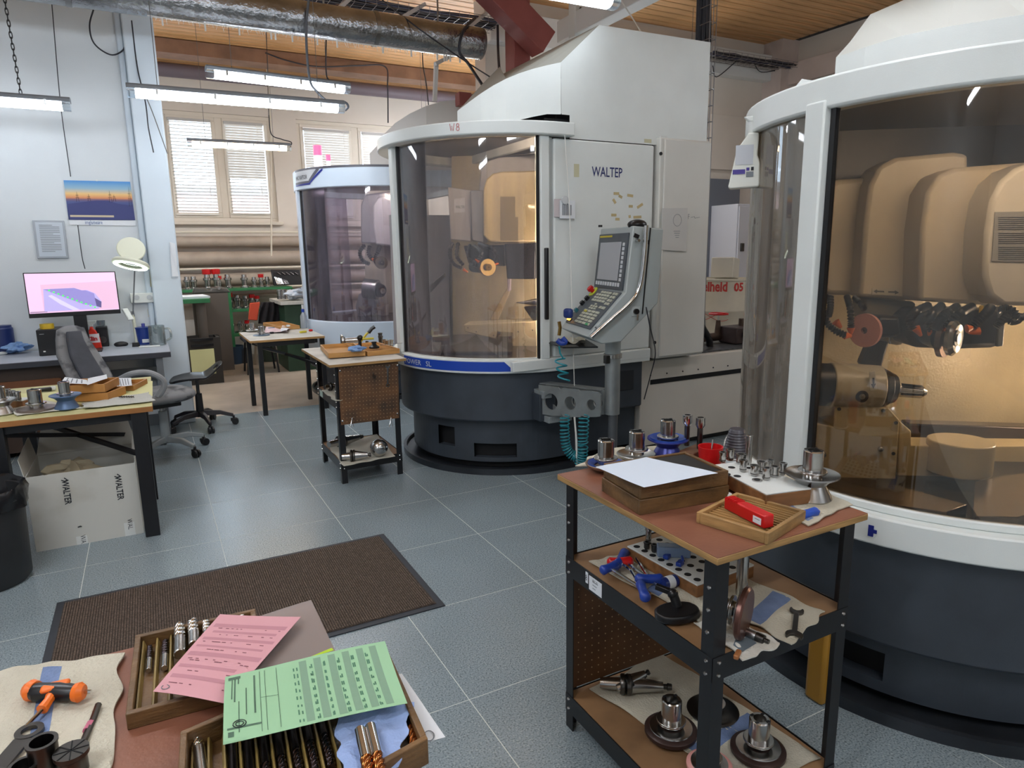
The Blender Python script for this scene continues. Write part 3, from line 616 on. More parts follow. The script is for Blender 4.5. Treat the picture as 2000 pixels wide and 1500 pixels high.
mb.build('hood_front', WHITE, t8, w=True, ang=25)
mb = MB(); top = [tuple(A)]+ch+[tuple(p) for p in rear]; ctr = Vector((2.45, 4.3, 0))
E_ = Vector((2.68, 5.13, 2.895)); V2 = [tuple(A)]+[tuple(p) for p in ch]+[tuple(p) for p in rear]; m_ = len(V2)
for i in range(1, m_-1):
    mb.add([V2[0], V2[i], V2[i+1]], [(0, 1, 2)]) if i < 5 else None
k = ch[4]
for i in range(5, m_-1): mb.add([V2[5] if i > 5 else V2[5], V2[i], V2[i+1]], [(0, 1, 2)]) if i > 5 else None
mb.add([V2[0], V2[5], V2[m_-1]], [(0, 1, 2)])
mb.build('hood_roof', mat('hood_roof_shaded_grey', '#8f8e86', .5), t8, w=True, smooth=False)  # greyish roof, darkened further to hold the shade of facing away from lamps
mb = MB(); mb.add([tuple(A), (3.62, A.y, 2.905), (3.62, 5.2, 2.905), (2.68, 5.2, 2.895)], [(0, 1, 2, 3)])
for p, q in zip(V2[9:], V2[10:]): mb.add([(p[0], p[1], 2.27), (q[0], q[1], 2.27), q, p], [(0, 1, 2, 3)])
mb.build('hood_back', mat('hood_roof_shaded_grey', '#8f8e86', .5), t8, w=True, smooth=False)
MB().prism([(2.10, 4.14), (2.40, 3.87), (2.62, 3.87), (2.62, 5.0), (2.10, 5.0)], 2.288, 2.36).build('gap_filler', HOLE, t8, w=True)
MB().box(3.20, 3.6, yF+.05, 5.1, 2.2, 2.9).build('rear_body', WHITE, t8, w=True)
# blue stripe with lettering on the lower band
aL = math.degrees(math.atan2(*(reversed([onC(770, 700, c8, .846)[i]-c8[i] for i in (0, 1)])))) % 360
e1 = onC(985, 710, c8, .846); aR0 = math.degrees(math.atan2(e1.y-c8[1], e1.x-c8[0])) % 360; e2 = onC(1004, 722, c8, .846); aR1 = math.degrees(math.atan2(e2.y-c8[1], e2.x-c8[0])) % 360
aL = 186.
mb = MB(); patch(mb, c8, .8455, aL, aR0, lambda f: .728, lambda f: .792, 40); patch(mb, c8, .8455, aR0, aR1, lambda f: .728, lambda f: .792-.06*f, 6)
STR = mb.build('blue_stripe', mat('blue_stripe_vinyl', '#1b46b0', .35), t8, w=True)
p = onC(792, 712, c8, .847); a0 = math.atan2(p.y-c8[1], p.x-c8[0])
text('POWER   SL', .050, cylfn(c8, .8475, a0, .743), 'stripe_lettering', WHITEP, t8, sx=1.12)
text('HELITRONIC', .046, cylfn(c8, .8475, a0-.235/.8475, .744), 'stripe_lettering', WHITEP, t8, sx=.80)
# W8 in red marker, lettering
p = onC(879, 259, c8, .891); a0 = math.atan2(p.y-c8[1], p.x-c8[0]); f0 = cylfn(c8, .8925, a0, 2.228)
def stroke(pts, fn, r, name, m, parent):
    return MB().tube([fn(x, y) for x, y in pts], r, 5).build(name, m, parent, w=True)
REDI = mat('red_marker', '#c0352c', .6)
stroke([(0, .045), (.007, .004), (.014, .032), (.021, .002), (.030, .046)], f0, .0016, 'marker_letter', REDI, t8)
stroke([(.052+.008*math.cos(q)*(1 if q < 6.3 else 1), .034+.010*math.sin(q)) for q in [k*.52 for k in range(13)]], f0, .0016, 'marker_letter', REDI, t8)
stroke([(.052+.010*math.cos(q), .013+.011*math.sin(q)) for q in [k*.52 for k in range(13)]], f0, .0016, 'marker_letter', REDI, t8)
p = onY(1156, 344, yF-.001); q = onY(1217, 344, yF-.001)
text('WALTEP', .088, planefn((p.x, yF-.0015, p.z), (1, 0, 0), (0, 0, 1)), 'lettering', mat('navy_lettering', '#1d2c68', .5), t8, sx=(q.x-p.x)/.345, bold=.0008)
TAPE = mat('yellowed_tape', '#c2b083', .6); k = 0
for px, py, l, a in ((1204, 378, 12, .0), (1212, 384, 8, .4), (1231, 382, 13, .1), (1200, 393, 9, .9), (1232, 403, 9, 0), (1250, 402, 14, -.5), (1199, 420, 11, 0), (1206, 428, 9, 0), (1245, 424, 18, -.05), (1230, 423, 5, 1.4)):
    p = onY(px, py, yF-.001); MB().box(-l*.0019, l*.0019, -.0012, 0, -.009, .009, TR(p.x, yF, p.z, ry=a)).build('tape_scrap', TAPE, t8, w=True)
p = onY(1126, 333, yF); MB().box(p.x-.02, p.x+.02, yF-.0012, yF, p.z-.04, p.z+.04).build('tape_scrap', mat('faded_label', '#c9c6a6', .6), t8, w=True)
p = onY(1267, 275, yF); MB().box(p.x-.03, p.x+.03, yF+.008, yF+.012, p.z-.012, p.z+.012).build('yellow_label', mat('faded_label', '#c9c6a6', .6), t8, w=True)
p = onY(1222, 742, c8[1]-.80); MB().box(p.x-.07, p.x+.07, c8[1]-.806, c8[1]-.80, p.z-.075, p.z+.07).build('access_cover', mat('dark_cover', '#23272d', .5), t8, w=True, bevel=.003)
# interior
I8 = Inside(c8, t8)
vb = (on(900, 655, .80)-Vector((*c8, .8))).dot(V_); vb = min(vb, .5)
I8.poly('inner_wall', INNER, [(882, 300), (1062, 300), (1062, 700), (882, 680)], vb, .02, bevel=0)
I8.poly('inner_wall', mat('grey_inner_wall', '#8d8c93', .35, var=.1, vs=3), [(760, 420), (880, 420), (880, 680), (770, 672)], vb+.02, .02, bevel=0)
I8.poly('spindle_cover', mat('grey_cover', '#8e8d90', .35), [(936, 360), (940, 330), (952, 314), (975, 306), (1052, 300), (1052, 400), (936, 400)], .10, .2)
I8.poly('spindle_cover', mat('grey_cover', '#8e8d90', .35), [(918, 372), (945, 372), (945, 474), (922, 470)], .05, .2)
I8.poly('spindle_cover', mat('light_cover', '#c2c0c2', .35), [(874, 365), (920, 372), (920, 472), (880, 468)], .12, .15)
I8.poly('front_cover', mat('ochre_cover', '#c9b78f', .35, var=.1, vs=3), [(944, 460), (944, 368), (950, 350), (962, 339), (980, 335), (1047, 333), (1047, 472), (956, 472)], -.05, .25, bevel=.012)
I8.poly('spec_plate', mat('dull_plate', '#8c7f64', .4), [(977, 384), (1006, 384), (1006, 424), (1012, 424), (1012, 470), (977, 470)], -.055, .004, bevel=0)
I8.poly('maker_plate', PAPER, [(887, 389), (908, 386), (908, 414), (887, 416)], .115, .003, bevel=0)
text('WALTER', .03, planefn(I8.at(890, 407, .112), U, (0, 0, 1)), 'plate_lettering', DINK, t8, sx=.6)
I8.poly('spindle_housing', mat('black_housing', '#191a20', .35), [(985, 476), (1046, 474), (1046, 545), (990, 545)], -.02, .2)
I8.poly('spindle_housing', HOSE, [(905, 480), (985, 478), (985, 520), (915, 515)], .03, .14)
for pts in ([(884, 474, .0), (878, 495, -.04), (886, 515, -.05), (902, 524, -.05)], [(895, 474, 0), (892, 500, -.05), (905, 518, -.05)], [(918, 478, 0), (915, 500, -.08), (924, 515, -.1), (936, 520, -.1)], [(935, 476, 0), (960, 485, -.1), (970, 500, -.1), (966, 512, -.1)], [(925, 480, 0), (940, 492, -.1), (935, 508, -.1)]): I8.hose(pts, .017)
for a, b in (((936, 512), (928, 506)), ((962, 518), (974, 514)), ((905, 526), (914, 532))): I8.nozzle(a, b, -.1)
ax = (U*.55-V_*.83)
I8.disc('grinding_wheel', mat('brass_toned_steel', '#c7a368', .2, 1), 950, 522, -.12, .062, .03, ax)
I8.disc('wheel_hub', mat('dark_brass', '#6b5330', .3, 1), 951, 522, -.14, .025, .035, ax)
I8.rod('spindle_nose', BLACKP, (945, 522), (925, 520), -.10, .0, .045)
I8.poly('guide_rail', mat('beige_rail', '#a79572', .4), [(955, 625), (972, 625), (1000, 562), (990, 562)], .15, .04)
I8.poly('guide_rail', mat('mauve_rail', '#a69aa8', .4), [(990, 532), (998, 530), (998, 568), (991, 570)], .10, .03)
I8.poly('machine_bed', INNER, [(905, 634), (1052, 627), (1052, 692), (1001, 692), (1000, 651), (972, 648), (968, 662), (935, 655), (908, 648)], -.08, .25)
for px, py in ((914, 640), (930, 648), (1012, 648), (1040, 645), (964, 655)): I8.rod('bed_screw', DSTEEL, (px, py), (px, py), -.085, -.079, .006, n=8)
I8.rod('collet_chuck', STEEL, (1056, 590), (1022, 591), -.1, -.1, .035, .01)
I8.rod('collet_chuck', CHROME, (1022, 591), (1008, 591), -.1, -.1, .012, .003)
I8.poly('tailstock', DSTEEL, [(1022, 600), (1054, 594), (1054, 626), (1040, 626)], -.02, .1)
I8.poly('wheel_rack', DSTEEL, [(818, 575), (868, 532), (870, 540), (828, 585)], .2, .03)
o = MB(); a = on(835, 662, .80); b = on(925, 652, .80); c_ = on(1000, 690, .80); d_ = on(860, 690, .80)
o.add([(p.x, p.y, .797+h) for h in (0, .014) for p in (a, b, c_, d_)], [(0, 1, 2, 3), (7, 6, 5, 4)]+[(i, (i+1) % 4, (i+1) % 4+4, i+4) for i in range(4)]).build('deck_slab', mat('wet_slab', '#55504b', .25, .3), t8, w=True)
MB().tube([I8.at(880, 480, vb-.02), I8.at(882, 668, vb-.02)], .012, 8).build('corner_trim', DSTEEL, t8, w=True)
arc_lamp(t8, c8, .70, 205, 262, 2.255, emat('warm_work_lamp', '#ffe9d0', 60.)); MB().cyl(I8.at(1088, 480, -.15), I8.at(1085, 640, -.15), .014, n=10).build('unseen_side_lamp', emat('warm_unseen_side_lamp', '#ffe9d0', 80.), t8, w=True)  # W8 side lamp added out of view to brighten the interior
# ---------------------------------------------------------------- right machine
cR = (2.66, 1.45); tR = thing('grinding_machine', 'near white grinding machine at the right edge with curved smoked door, wheels visible inside', 'machine', (2.66, 1.45, 0))
rR = dict(tray=.80, low=.70, up=.765, band=.81, glass=.755, ring=.785)
shell(tR, cR, (.05, .25, .598, .69, .715, 1.915, 2.01), rR, 3.75, post_a=176., door_a1=269., side_glass=95., holes=((186, 200, .09, .19),))
p = onC(1700, 1043, cR, .812); a0 = math.degrees(math.atan2(p.y-cR[1], p.x-cR[0])) % 360
patch(MB(), cR, .8105, a0-.55, a0+.55, lambda f: .624, lambda f: .660, 4).build('blue_tape_mark', mat('navy_tape', '#16227a', .5), tR, w=True)
patch(MB(), cR, .8105, a0+.55, a0+1.2, lambda f: .636, lambda f: .648, 3).build('blue_tape_mark', mat('navy_tape', '#16227a', .5), tR, w=True)
patch(MB(), cR, .7635, 183.5-9.0, 183.5-7.4, lambda f: 1.43, lambda f: 1.645, 3).build('scale_sticker', mat('navy_sticker', '#22273c', .5), tR, w=True)
for k in range(16): patch(MB(), cR, .7648, 183.5-8.7, 183.5-7.7, lambda f: 1.442+k*.0125, lambda f: 1.446+k*.0125, 2).build('scale_mark', WHITEP, tR, w=True)
# hood of the right machine

chR = [(1633, 112, 2.62), (1690, 92, 2.55), (1760, 70, 2.52), (1850, 52, 2.50), (2000, 28, 2.48), (2150, 14, 2.48)]
P = [atD(*q) for q in chR]; mb = MB()
for p, q in zip(P, P[1:]): mb.add([(p.x, p.y, 1.99), (q.x, q.y, 1.99), tuple(q), tuple(p)], [(0, 1, 2, 3)])
mb.build('hood_front', WHITE, tR, w=True, ang=40)
rf = [atD(1660, 82, 2.75), atD(1700, 28, 3.1), atD(1765, 0, 3.35), atD(1880, -60, 3.6), atD(2200, -200, 3.4)]
mb = MB(); top = P+list(reversed(rf)); mb2 = []
L1 = P; L2 = [P[0]]+rf
for i in range(5): mb.add([tuple(L1[i]), tuple(L1[i+1]), tuple(L2[i+1]), tuple(L2[i])], [(0, 1, 2, 3)]) if i else mb.add([tuple(L1[0]), tuple(L1[1]), tuple(L2[1])], [(0, 1, 2)])
mb.build('hood_roof', mat('hood_roof_white', '#b9bab4', .5), tR, w=True, smooth=False)
mb = MB()
for p, q in zip(L2, L2[1:]): mb.add([(p.x, p.y, 1.99), (q.x, q.y, 1.99), tuple(q), tuple(p)], [(0, 1, 2, 3)])
mb.build('hood_back', mat('hood_roof_white', '#b9bab4', .5), tR, w=True, smooth=False)
for pts in (((1548, 176), (1566, 154), (1600, 159), (1590, 178)), ((1624, 152), (1644, 128), (1690, 137), (1670, 155))):
    Q = [atD(x, y, 2.62) for x, y in pts]; n_ = (Q[1]-Q[0]).cross(Q[2]-Q[0]).normalized()*.004
    MB().add([tuple(q) for q in Q]+[tuple(q+n_) for q in Q], [(0, 1, 2, 3), (7, 6, 5, 4)]+[(i, (i+1) % 4, (i+1) % 4+4, i+4) for i in range(4)]).build('top_flap', WHITE, tR, w=True)
IR = Inside(cR, tR)
vb = min(.52, (on(1850, 836, .70)-Vector((*cR, .7))).dot(V_))
IR.poly('inner_wall', INNER, [(1560, 300), (2250, 300), (2250, 845), (1560, 835)], vb, .02, bevel=0)
IR.poly('dark_void_panel', mat('black_void_panel', '#15130f', .4), [(1610, 262), (1700, 245), (1840, 226), (2250, 200), (2250, 352), (1610, 362)], vb-.01, .008, bevel=0)  # flat black panel painted in for the dark void behind the covers
IR.poly('spindle_cover', COVER, [(1596, 560), (1600, 400), (1612, 362), (1640, 350), (1700, 346), (1700, 578), (1620, 576)], .16, .16, bevel=.02)
IR.poly('spindle_cover', COVER, [(1678, 580), (1690, 430), (1699, 362), (1717, 325), (1752, 307), (1865, 297), (1892, 301), (1892, 588), (1795, 588)], .06, .16, bevel=.015)
IR.poly('spindle_cover', COVER, [(1795, 588), (1800, 450), (1811, 376), (1834, 340), (1868, 327), (1988, 318), (2100, 312), (2100, 600), (1942, 597)], -.08, .18, bevel=.015)
IR.poly('front_cover', mat('pale_spindle_cover', '#cfc9bc', .38, var=.05, vs=3), [(1922, 538), (1926, 450), (1937, 390), (1955, 354), (1985, 328), (2030, 312), (2160, 305), (2160, 600), (1960, 597), (1934, 578)], -.22, .18, bevel=.015)
IR.poly('spec_plate', mat('printed_metal_plate', '#93928e', .4), [(1944, 414), (2060, 412), (2060, 512), (1937, 510)], -.225, .004, bevel=0)
for k in range(22):
    y = 424+k*3.9
    if k in (7, 14): continue
    IR.poly('plate_text_line', DINK, [(1950, y), (2050, y), (2050, y+1.2), (1950, y+1.2)], -.2265, .001, bevel=0)
def arrow_label(pts, v, along):
    IR.poly('arrow_label', mat('label_grey', '#b3ad9c', .5), pts, v, .003, bevel=0)
arrow_label([(1704, 563), (1758, 565), (1757, 578), (1703, 575)], .055, 'h'); arrow_label([(1912, 445), (1925, 440), (1916, 512), (1905, 508)], -.086, 'v')
for a in ([(1706, 569), (1713, 565), (1713, 567.5), (1727, 568.3), (1727, 571), (1713, 570.5), (1713, 573)], [(1756, 571.5), (1748, 567), (1748, 569), (1735, 568.8), (1735, 571.5), (1748, 572), (1748, 575)]): IR.poly('arrow_mark', DINK, a, .0535, .001, bevel=0)
for a in ([(1917, 449), (1922, 459), (1919.5, 459), (1918, 472), (1915, 472), (1916, 459), (1913.5, 459)], [(1910, 504), (1915, 495), (1912.5, 495), (1914, 482), (1911, 482), (1909.5, 495), (1907, 495)]): IR.poly('arrow_mark', DINK, a, -.0875, .001, bevel=0)
IR.poly('spindle_housing', mat('grey_cast_housing', '#7b7466', .4), [(1686, 582), (1795, 590), (1774, 650), (1765, 678), (1705, 664), (1693, 640)], .10, .14, bevel=.02)
IR.poly('motor', mat('black_motor', '#0e0e11', .4), [(1719, 618), (1758, 619), (1761, 655), (1745, 660), (1716, 658), (1715, 626)], -.02, .1, bevel=.012)
IR.poly('support_arm', mat('black_motor', '#0e0e11', .4), [(1703, 662), (1738, 668), (1718, 735), (1682, 712)], .06, .06, bevel=.01)
IR.rod('sensor_pin', CHROME, (1738, 656), (1738, 672), 0, 0, .006, .003, n=8)
axp = (-U*.8-V_*.6); axw = (U*.72-V_*.69)
IR.disc('grinding_wheel', mat('pink_abrasive', '#d99a92', .8, bump=.2, bs=300), 1692, 645, .0, .064, .014, axp)
IR.disc('wheel_flange', mat('mauve_flange', '#4a3236', .35, .6), 1700, 645, .03, .042, .05, axp)
IR.disc('wheel_flange', mat('black_motor', '#0e0e11', .4), 1716, 648, .06, .035, .07, axp)
IR.poly('spindle_body', mat('black_motor', '#0e0e11', .4), [(1774, 628), (1800, 605), (1958, 606), (1960, 625), (1952, 680), (1860, 683), (1783, 679), (1773, 655)], -.06, .18, bevel=.02)
IR.poly('end_plate', GREYE, [(1952, 612), (1966, 600), (1960, 676), (1948, 678)], -.07, .16, bevel=.004)
IR.disc('grinding_wheel', mat('bronze_rim_steel', '#8a7468', .25, 1), 1838, 662, -.18, .064, .018, axw)
IR.disc('grinding_wheel', STEEL, 1856, 660, -.24, .062, .02, axw, prof=[(.0001, .028), (.02, .028), (.03, .02), (.048, .024), (.062, .012), (.060, 0), (.0001, 0)])
IR.disc('wheel_hub', mat('black_motor', '#0e0e11', .4), 1866, 660, -.268, .026, .006, axw); IR.disc('hub_bolt', STEEL, 1866, 660, -.272, .013, .010, axw)
IR.rod('spindle_nose', BLACKP, (1815, 650), (1845, 662), -.05, -.2, .045)
for pts, r in (([(1615, 578, .02), (1606, 600, -.05), (1614, 628, -.1), (1630, 645, -.12), (1652, 655, -.12)], .014), ([(1622, 578, .02), (1622, 600, -.02), (1618, 618, -.06)], .013), ([(1654, 578, .02), (1660, 600, -.06), (1662, 625, -.1), (1662, 642, -.1)], .013), ([(1668, 580, .02), (1680, 592, -.02), (1688, 604, .02)], .012),
               ([(1815, 596, -.05), (1790, 608, -.12), (1778, 625, -.16), (1784, 645, -.18)], .016), ([(1840, 596, -.05), (1822, 612, -.14), (1815, 630, -.18), (1822, 646, -.18)], .016), ([(1870, 598, -.1), (1850, 612, -.18), (1836, 626, -.2), (1826, 642, -.22)], .016), ([(1900, 598, -.1), (1878, 610, -.2), (1862, 624, -.22), (1848, 640, -.22)], .016), ([(1935, 600, -.2), (1926, 612, -.24), (1908, 628, -.26), (1896, 640, -.26)], .017), ([(1962, 600, -.2), (1968, 612, -.26), (1955, 628, -.28), (1945, 640, -.28)], .014), ([(2030, 610, -.25), (1990, 620, -.28), (1975, 605, -.26), (1950, 604, -.24)], .015), ([(1990, 625, -.25), (1975, 628, -.28), (1958, 618, -.26)], .013)): IR.hose(pts, r)
for a, b, v in (((1650, 655), (1663, 656), -.12), ((1662, 640), (1662, 652), -.1), ((1632, 628), (1643, 640), -.05), ((1788, 640), (1799, 656), -.18), ((1815, 648), (1826, 649), -.18), ((1850, 640), (1858, 652), -.22), ((1888, 642), (1900, 640), -.3), ((1912, 646), (1892, 650), -.26)): IR.nozzle(a, b, v, .015)
IR.rod('hose_clip', mat('yellow_hose', '#c9a52a', .4), (1917, 597), (1915, 612), -.2, -.2, .006, n=8)
# work head
vw = -.18
IR.rod('motor_drum', mat('black_motor', '#0e0e11', .4), (1555, 748), (1622, 752), vw, vw, .078, n=40, bevel=.004)
IR.rod('work_head', mat('work_head_cream', '#c6bda4', .3, var=.08, vs=3), (1618, 752), (1716, 757), vw, vw, .083, .080, n=40, bevel=.004)
IR.rod('head_flange', mat('black_motor', '#0e0e11', .4), (1714, 757), (1734, 759), vw, vw, .076, .062, n=40, bevel=.004)
IR.rod('chuck', DSTEEL, (1733, 758), (1745, 759), vw, vw, .060, .052, n=32)
IR.rod('chuck', STEEL, (1744, 759), (1754, 759), vw, vw, .050, .030, n=32)
IR.rod('collet_nose', CHROME, (1753, 761), (1798, 765), vw, vw, .026, .024, n=28); IR.rod('collet_nose', STEEL, (1797, 765), (1808, 766), vw, vw, .024, .012, n=28)
IR.disc('plug', mat('black_motor', '#0e0e11', .4), 1683, 774, vw-.078, .021, .006, -V_); IR.disc('plug_bolt', STEEL, 1683, 774, vw-.084, .010, .006, -V_)
IR.poly('arrow_label', mat('label_white', '#d6d3c8', .5), [(1699, 727), (1709, 725), (1713, 762), (1700, 763)], vw-.083, .006, bevel=0)
IR.poly('arrow_mark', DINK, [(1706, 759), (1701, 750), (1704.5, 750), (1704, 738), (1708, 738), (1708, 750), (1711, 749)], vw-.0845, .001, bevel=0)
HEAD = mat('oily_cream_casting', '#c4b287', .3, var=.18, vs=4, bump=.1, bs=80)
IR.poly('head_block', HEAD, [(1630, 795), (1735, 796), (1757, 820), (1749, 947), (1620, 940), (1600, 905), (1586, 838), (1590, 826), (1628, 834)], vw-.06, .20, bevel=.004)
for px, py in ((1639, 799), (1725, 802), (1750, 826), (1745, 886), (1739, 943)): IR.rod('plate_screw', mat('black_motor', '#0e0e11', .4), (px, py), (px, py), vw-.064, vw-.0598, .0065, n=10)
MB().ball(IR.at(1720, 877, vw-.062), .011).build('round_knob', STEEL, tR, w=True); MB().ball(IR.at(1608, 888, vw-.062), .011).build('round_knob', STEEL, tR, w=True)
IR.poly('slide_block', HEAD, [(1757, 822), (1780, 842), (1780, 870), (1893, 873), (1893, 900), (1893, 905), (1880, 950), (1752, 947)], vw-.02, .12, bevel=.004)
q = IR.at(1866, 950, vw-.02); z0 = .70; MB().cyl((q.x, q.y, z0), (q.x, q.y, z0+.115), .105, n=48).build('slide_turret', HEAD, tR, w=True, bevel=.004)
IR.poly('bed_rail', mat('dark_bed_rail', '#3b3029', .25, .3), [(1776, 828), (2250, 842), (2250, 868), (1776, 860)], .12, .08, bevel=.006)
IR.poly('bed_rail', HEAD, [(1776, 862), (2250, 868), (2250, 880), (1776, 874)], .06, .1, bevel=.006)
IR.poly('bed_wedge', HEAD, [(1928, 872), (2250, 868), (2250, 885), (1950, 920)], .0, .1, bevel=.004)
def slab(name, m, pts, z0, z1):
    P = [on(x, y, z1) for x, y in pts]; return MB().prism([(p.x, p.y) for p in P], z0, z1).build(name, m, tR, w=True, bevel=.003)
slab('deck_slab', mat('bronze_steel_plate', '#4a3a2b', .2, .6, var=.3, vs=5), [(1600, 952), (1745, 946), (1890, 985), (1850, 1000), (1740, 985)], .675, .715)
slab('deck_slab', mat('bronze_steel_plate', '#4a3a2b', .2, .6), [(1899, 990), (1905, 940), (2100, 905), (2110, 975), (1990, 1010), (1905, 1008)], .675, .72)
arc_lamp(tR, cR, .66, 200, 262, 1.96, emat('warm_lamp_near', '#ffead2', 45.)); MB().cyl(IR.at(2120, 615, -.05), IR.at(2115, 800, -.05), .014, n=10).build('unseen_side_lamp', emat('warm_unseen_side_lamp', '#ffe9d0', 80.), tR, w=True)
# ---------------------------------------------------------------- small machine
cS = (2.36, 7.5); tS = thing('grinding_machine', 'small far grinding machine with blue and white header ring and red signal lamp', 'machine', (2.36, 7.5, 0))
rS = dict(tray=.86, low=.80, up=.86, band=.885, glass=.86, ring=.90)
zb = onC(700, 629, cS, .86).z; zr0 = onC(700, 363, cS, .9).z; zr1 = onC(700, 321, cS, .9).z
WB = mat('bluish_white_enamel', '#cfdcea', .3)
shell(tS, cS, (.05, .30, .42, zb, zb+.002, zr0, zr1), rS, 3.2, post_a=180., door_a1=262., side_glass=100., glass=GLS, topmat=WB)
NAVY = mat('navy_band', '#1d2b8c', .3); GRB = mat('grey_band', '#54535c', .4)
patch(MB(), cS, .901, 183, 262, lambda f: zr1-.022, lambda f: zr1-.001, 30).build('header_line', GRB, tS, w=True)
h = zr1-zr0; LG = mat('header_light_grey', '#c6c8cc', .35)
patch(MB(), cS, .901, 183, 203, lambda f: zr0+h*.38, lambda f: zr1-.02, 10).build('header_panel', LG, tS, w=True)
patch(MB(), cS, .9015, 203, 210, lambda f: zr0+h*(.38+.52*f), lambda f: zr1-.02, 6).build('header_panel', LG, tS, w=True)
patch(MB(), cS, .9022, 183, 203, lambda f: zr0+h*.24, lambda f: zr0+h*.38, 10).build('header_stripe', GRB, tS, w=True)
patch(MB(), cS, .9028, 203, 213, lambda f: zr0+h*(.24+.60*f), lambda f: min(zr1-.02, zr0+h*(.42+.62*f)), 8).build('header_stripe', GRB, tS, w=True)
patch(MB(), cS, .9034, 203.5, 216, lambda f: zr0+h*(.20+.60*f), lambda f: min(zr1-.02, zr0+h*(.30+.62*f)), 8).build('header_stripe', NAVY, tS, w=True)
patch(MB(), cS, .9030, 183, 204, lambda f: zr0+h*.19, lambda f: zr0+h*.27, 8).build('header_stripe', NAVY, tS, w=True)
p = onC(594, 350, cS, .903); a0 = math.atan2(p.y-cS[1], p.x-cS[0])
text('HNC RAPTOR', .058, cylfn(cS, .9036, R_(184.5), zr0+h*.48), 'header_lettering', DINK, tS, sx=.72)
t = thing('signal_lamp', 'glowing red signal lamp on top of the small far grinding machine', 'lamp', tuple(onC(622, 322, (cS[0]+.05, cS[1]+.05), .75)))
RG = emat('lit_red_lens', '#ff3d5a', 2.2)
MB().cyl((0, 0, -.02), (0, 0, .09), .042, n=18).build('base_section', emat('lit_white_lens', '#ffe9dc', 1.2), t); MB().cyl((0, 0, .092), (0, 0, .19), .042, n=18).build('red_section', RG, t)
MB().cyl((.10, -.02, -.02), (.10, -.02, .04), .02, n=12).build('stem', emat('lit_white_lens', '#ffe9dc', 1.2), t); MB().cyl((.10, -.02, .042), (.10, -.02, .10), .024, n=12).build('red_section', RG, t)
# hood of the small machine
hc = [(722, 318, 7.3), (722, 300, 7.3), (735, 286, 7.25), (750, 262, 7.2), (772, 240, 7.1), (800, 222, 7.05), (832, 207, 7.0), (862, 198, 7.0), (900, 194, 7.0)]
P = [atD(*q) for q in hc[1:]]; Q = [p+Vector((.5, .9, .0)) for p in P]; mb = MB()
for i in range(len(P)-1): mb.add([(P[i].x, P[i].y, zr1-.05), (P[i+1].x, P[i+1].y, zr1-.05), tuple(P[i+1]), tuple(P[i])], [(0, 1, 2, 3)]); mb.add([tuple(P[i]), tuple(P[i+1]), tuple(Q[i+1]), tuple(Q[i])], [(0, 1, 2, 3)])
mb.build('hood', mat('warm_grey_hood', '#c3beb8', .45), tS, w=True, ang=50)
IS = Inside(cS, tS)
IS.poly('inner_wall', mat('cream_inner_wall', '#d9d2bb', .35), [(713, 372), (790, 372), (790, 622), (713, 622)], .35, .02, bevel=0)
IS.poly('spindle_cover', mat('grey_cover', '#8e8d90', .35), [(704, 475), (704, 400), (712, 380), (770, 372), (770, 478)], .10, .2, bevel=.02)
IS.poly('front_cover', mat('light_cover', '#c2c0c2', .35), [(733, 478), (728, 440), (728, 400), (738, 384), (780, 378), (780, 482)], -.02, .2, bevel=.02)
for pts in ([(712, 478, 0), (703, 492, -.05), (708, 508, -.05), (722, 516, -.05)], [(722, 480, 0), (720, 495, -.05), (728, 508, -.08)], [(742, 480, 0), (738, 492, -.08), (732, 505, -.1), (735, 515, -.1)]): IS.hose(pts, .026)
IS.nozzle((728, 508), (736, 500), -.1, .02); IS.nozzle((735, 516), (745, 508), -.1, .02)
IS.disc('grinding_wheel', STEEL, 744, 513, -.12, .07, .03, U*.5-V_*.85); IS.disc('wheel_hub', DSTEEL, 745, 513, -.14, .03, .03, U*.5-V_*.85)
IS.rod('work_head', ALU, (712, 563), (738, 566), -.12, -.12, .11, n=28); IS.rod('head_flange', BLACKP, (737, 566), (745, 568), -.12, -.16, .085, .07, n=28); IS.disc('chuck', STEEL, 746, 568, -.2, .03, .03, U*.6-V_*.8)
IS.poly('head_block', mat('silver_block', '#9a9a9c', .4), [(700, 575), (715, 566), (735, 590), (735, 612), (700, 622), (694, 600)], -.08, .15)
IS.poly('base_block', mat('cream_inner_wall', '#d9d2bb', .35), [(722, 602), (752, 596), (752, 618), (722, 612)], -.05, .15)
arc_lamp(tS, cS, .74, 205, 255, zr0+.045, emat('cool_work_lamp', '#f4f0e4', 110.))
# ================================================================== CONTROL CONSOLE, COOLANT UNIT, DRUM
az = R_(14.3); CW = Vector((math.sin(az), math.cos(az), 0)); CN = Vector((-math.cos(az), math.sin(az), 0))   # width goes away from the camera, normal faces left
ca = math.radians(38.2); c0 = Vector((3.95*math.sin(ca), 3.95*math.cos(ca), 0))                              # near side plane of the housing
def cs(px, py, wv=0):                                  # pixel on the near side plane shifted wv inwards
    n = CW; o = c0 + CW*wv; d = ray(px, py); t = (o-EYE).dot(n)/d.dot(n); return EYE+d*t
wid = .50
tC = thing('control_console', 'grey tilted control console with screen and keypad, before the W8 machine', 'control panel', (c0.x, c0.y+.2, 0))
side = [(1237, 441), (1296, 447), (1285, 592), (1213, 668), (1176, 672), (1147, 658), (1222, 571)]
P = [cs(*q) for q in side]
def cprism(pts, a, b, name, m, bevel=.006, parent=None):
    A_ = [p+CW*a for p in pts]; B_ = [p+CW*b for p in pts]; n = len(pts)
    return MB().add(A_+B_, [tuple(range(n)), tuple(range(2*n-1, n-1, -1))]+[(i, (i+1) % n, (i+1) % n+n, i+n) for i in range(n)]).build(name, m, parent or tC, w=True, bevel=bevel, ang=25)
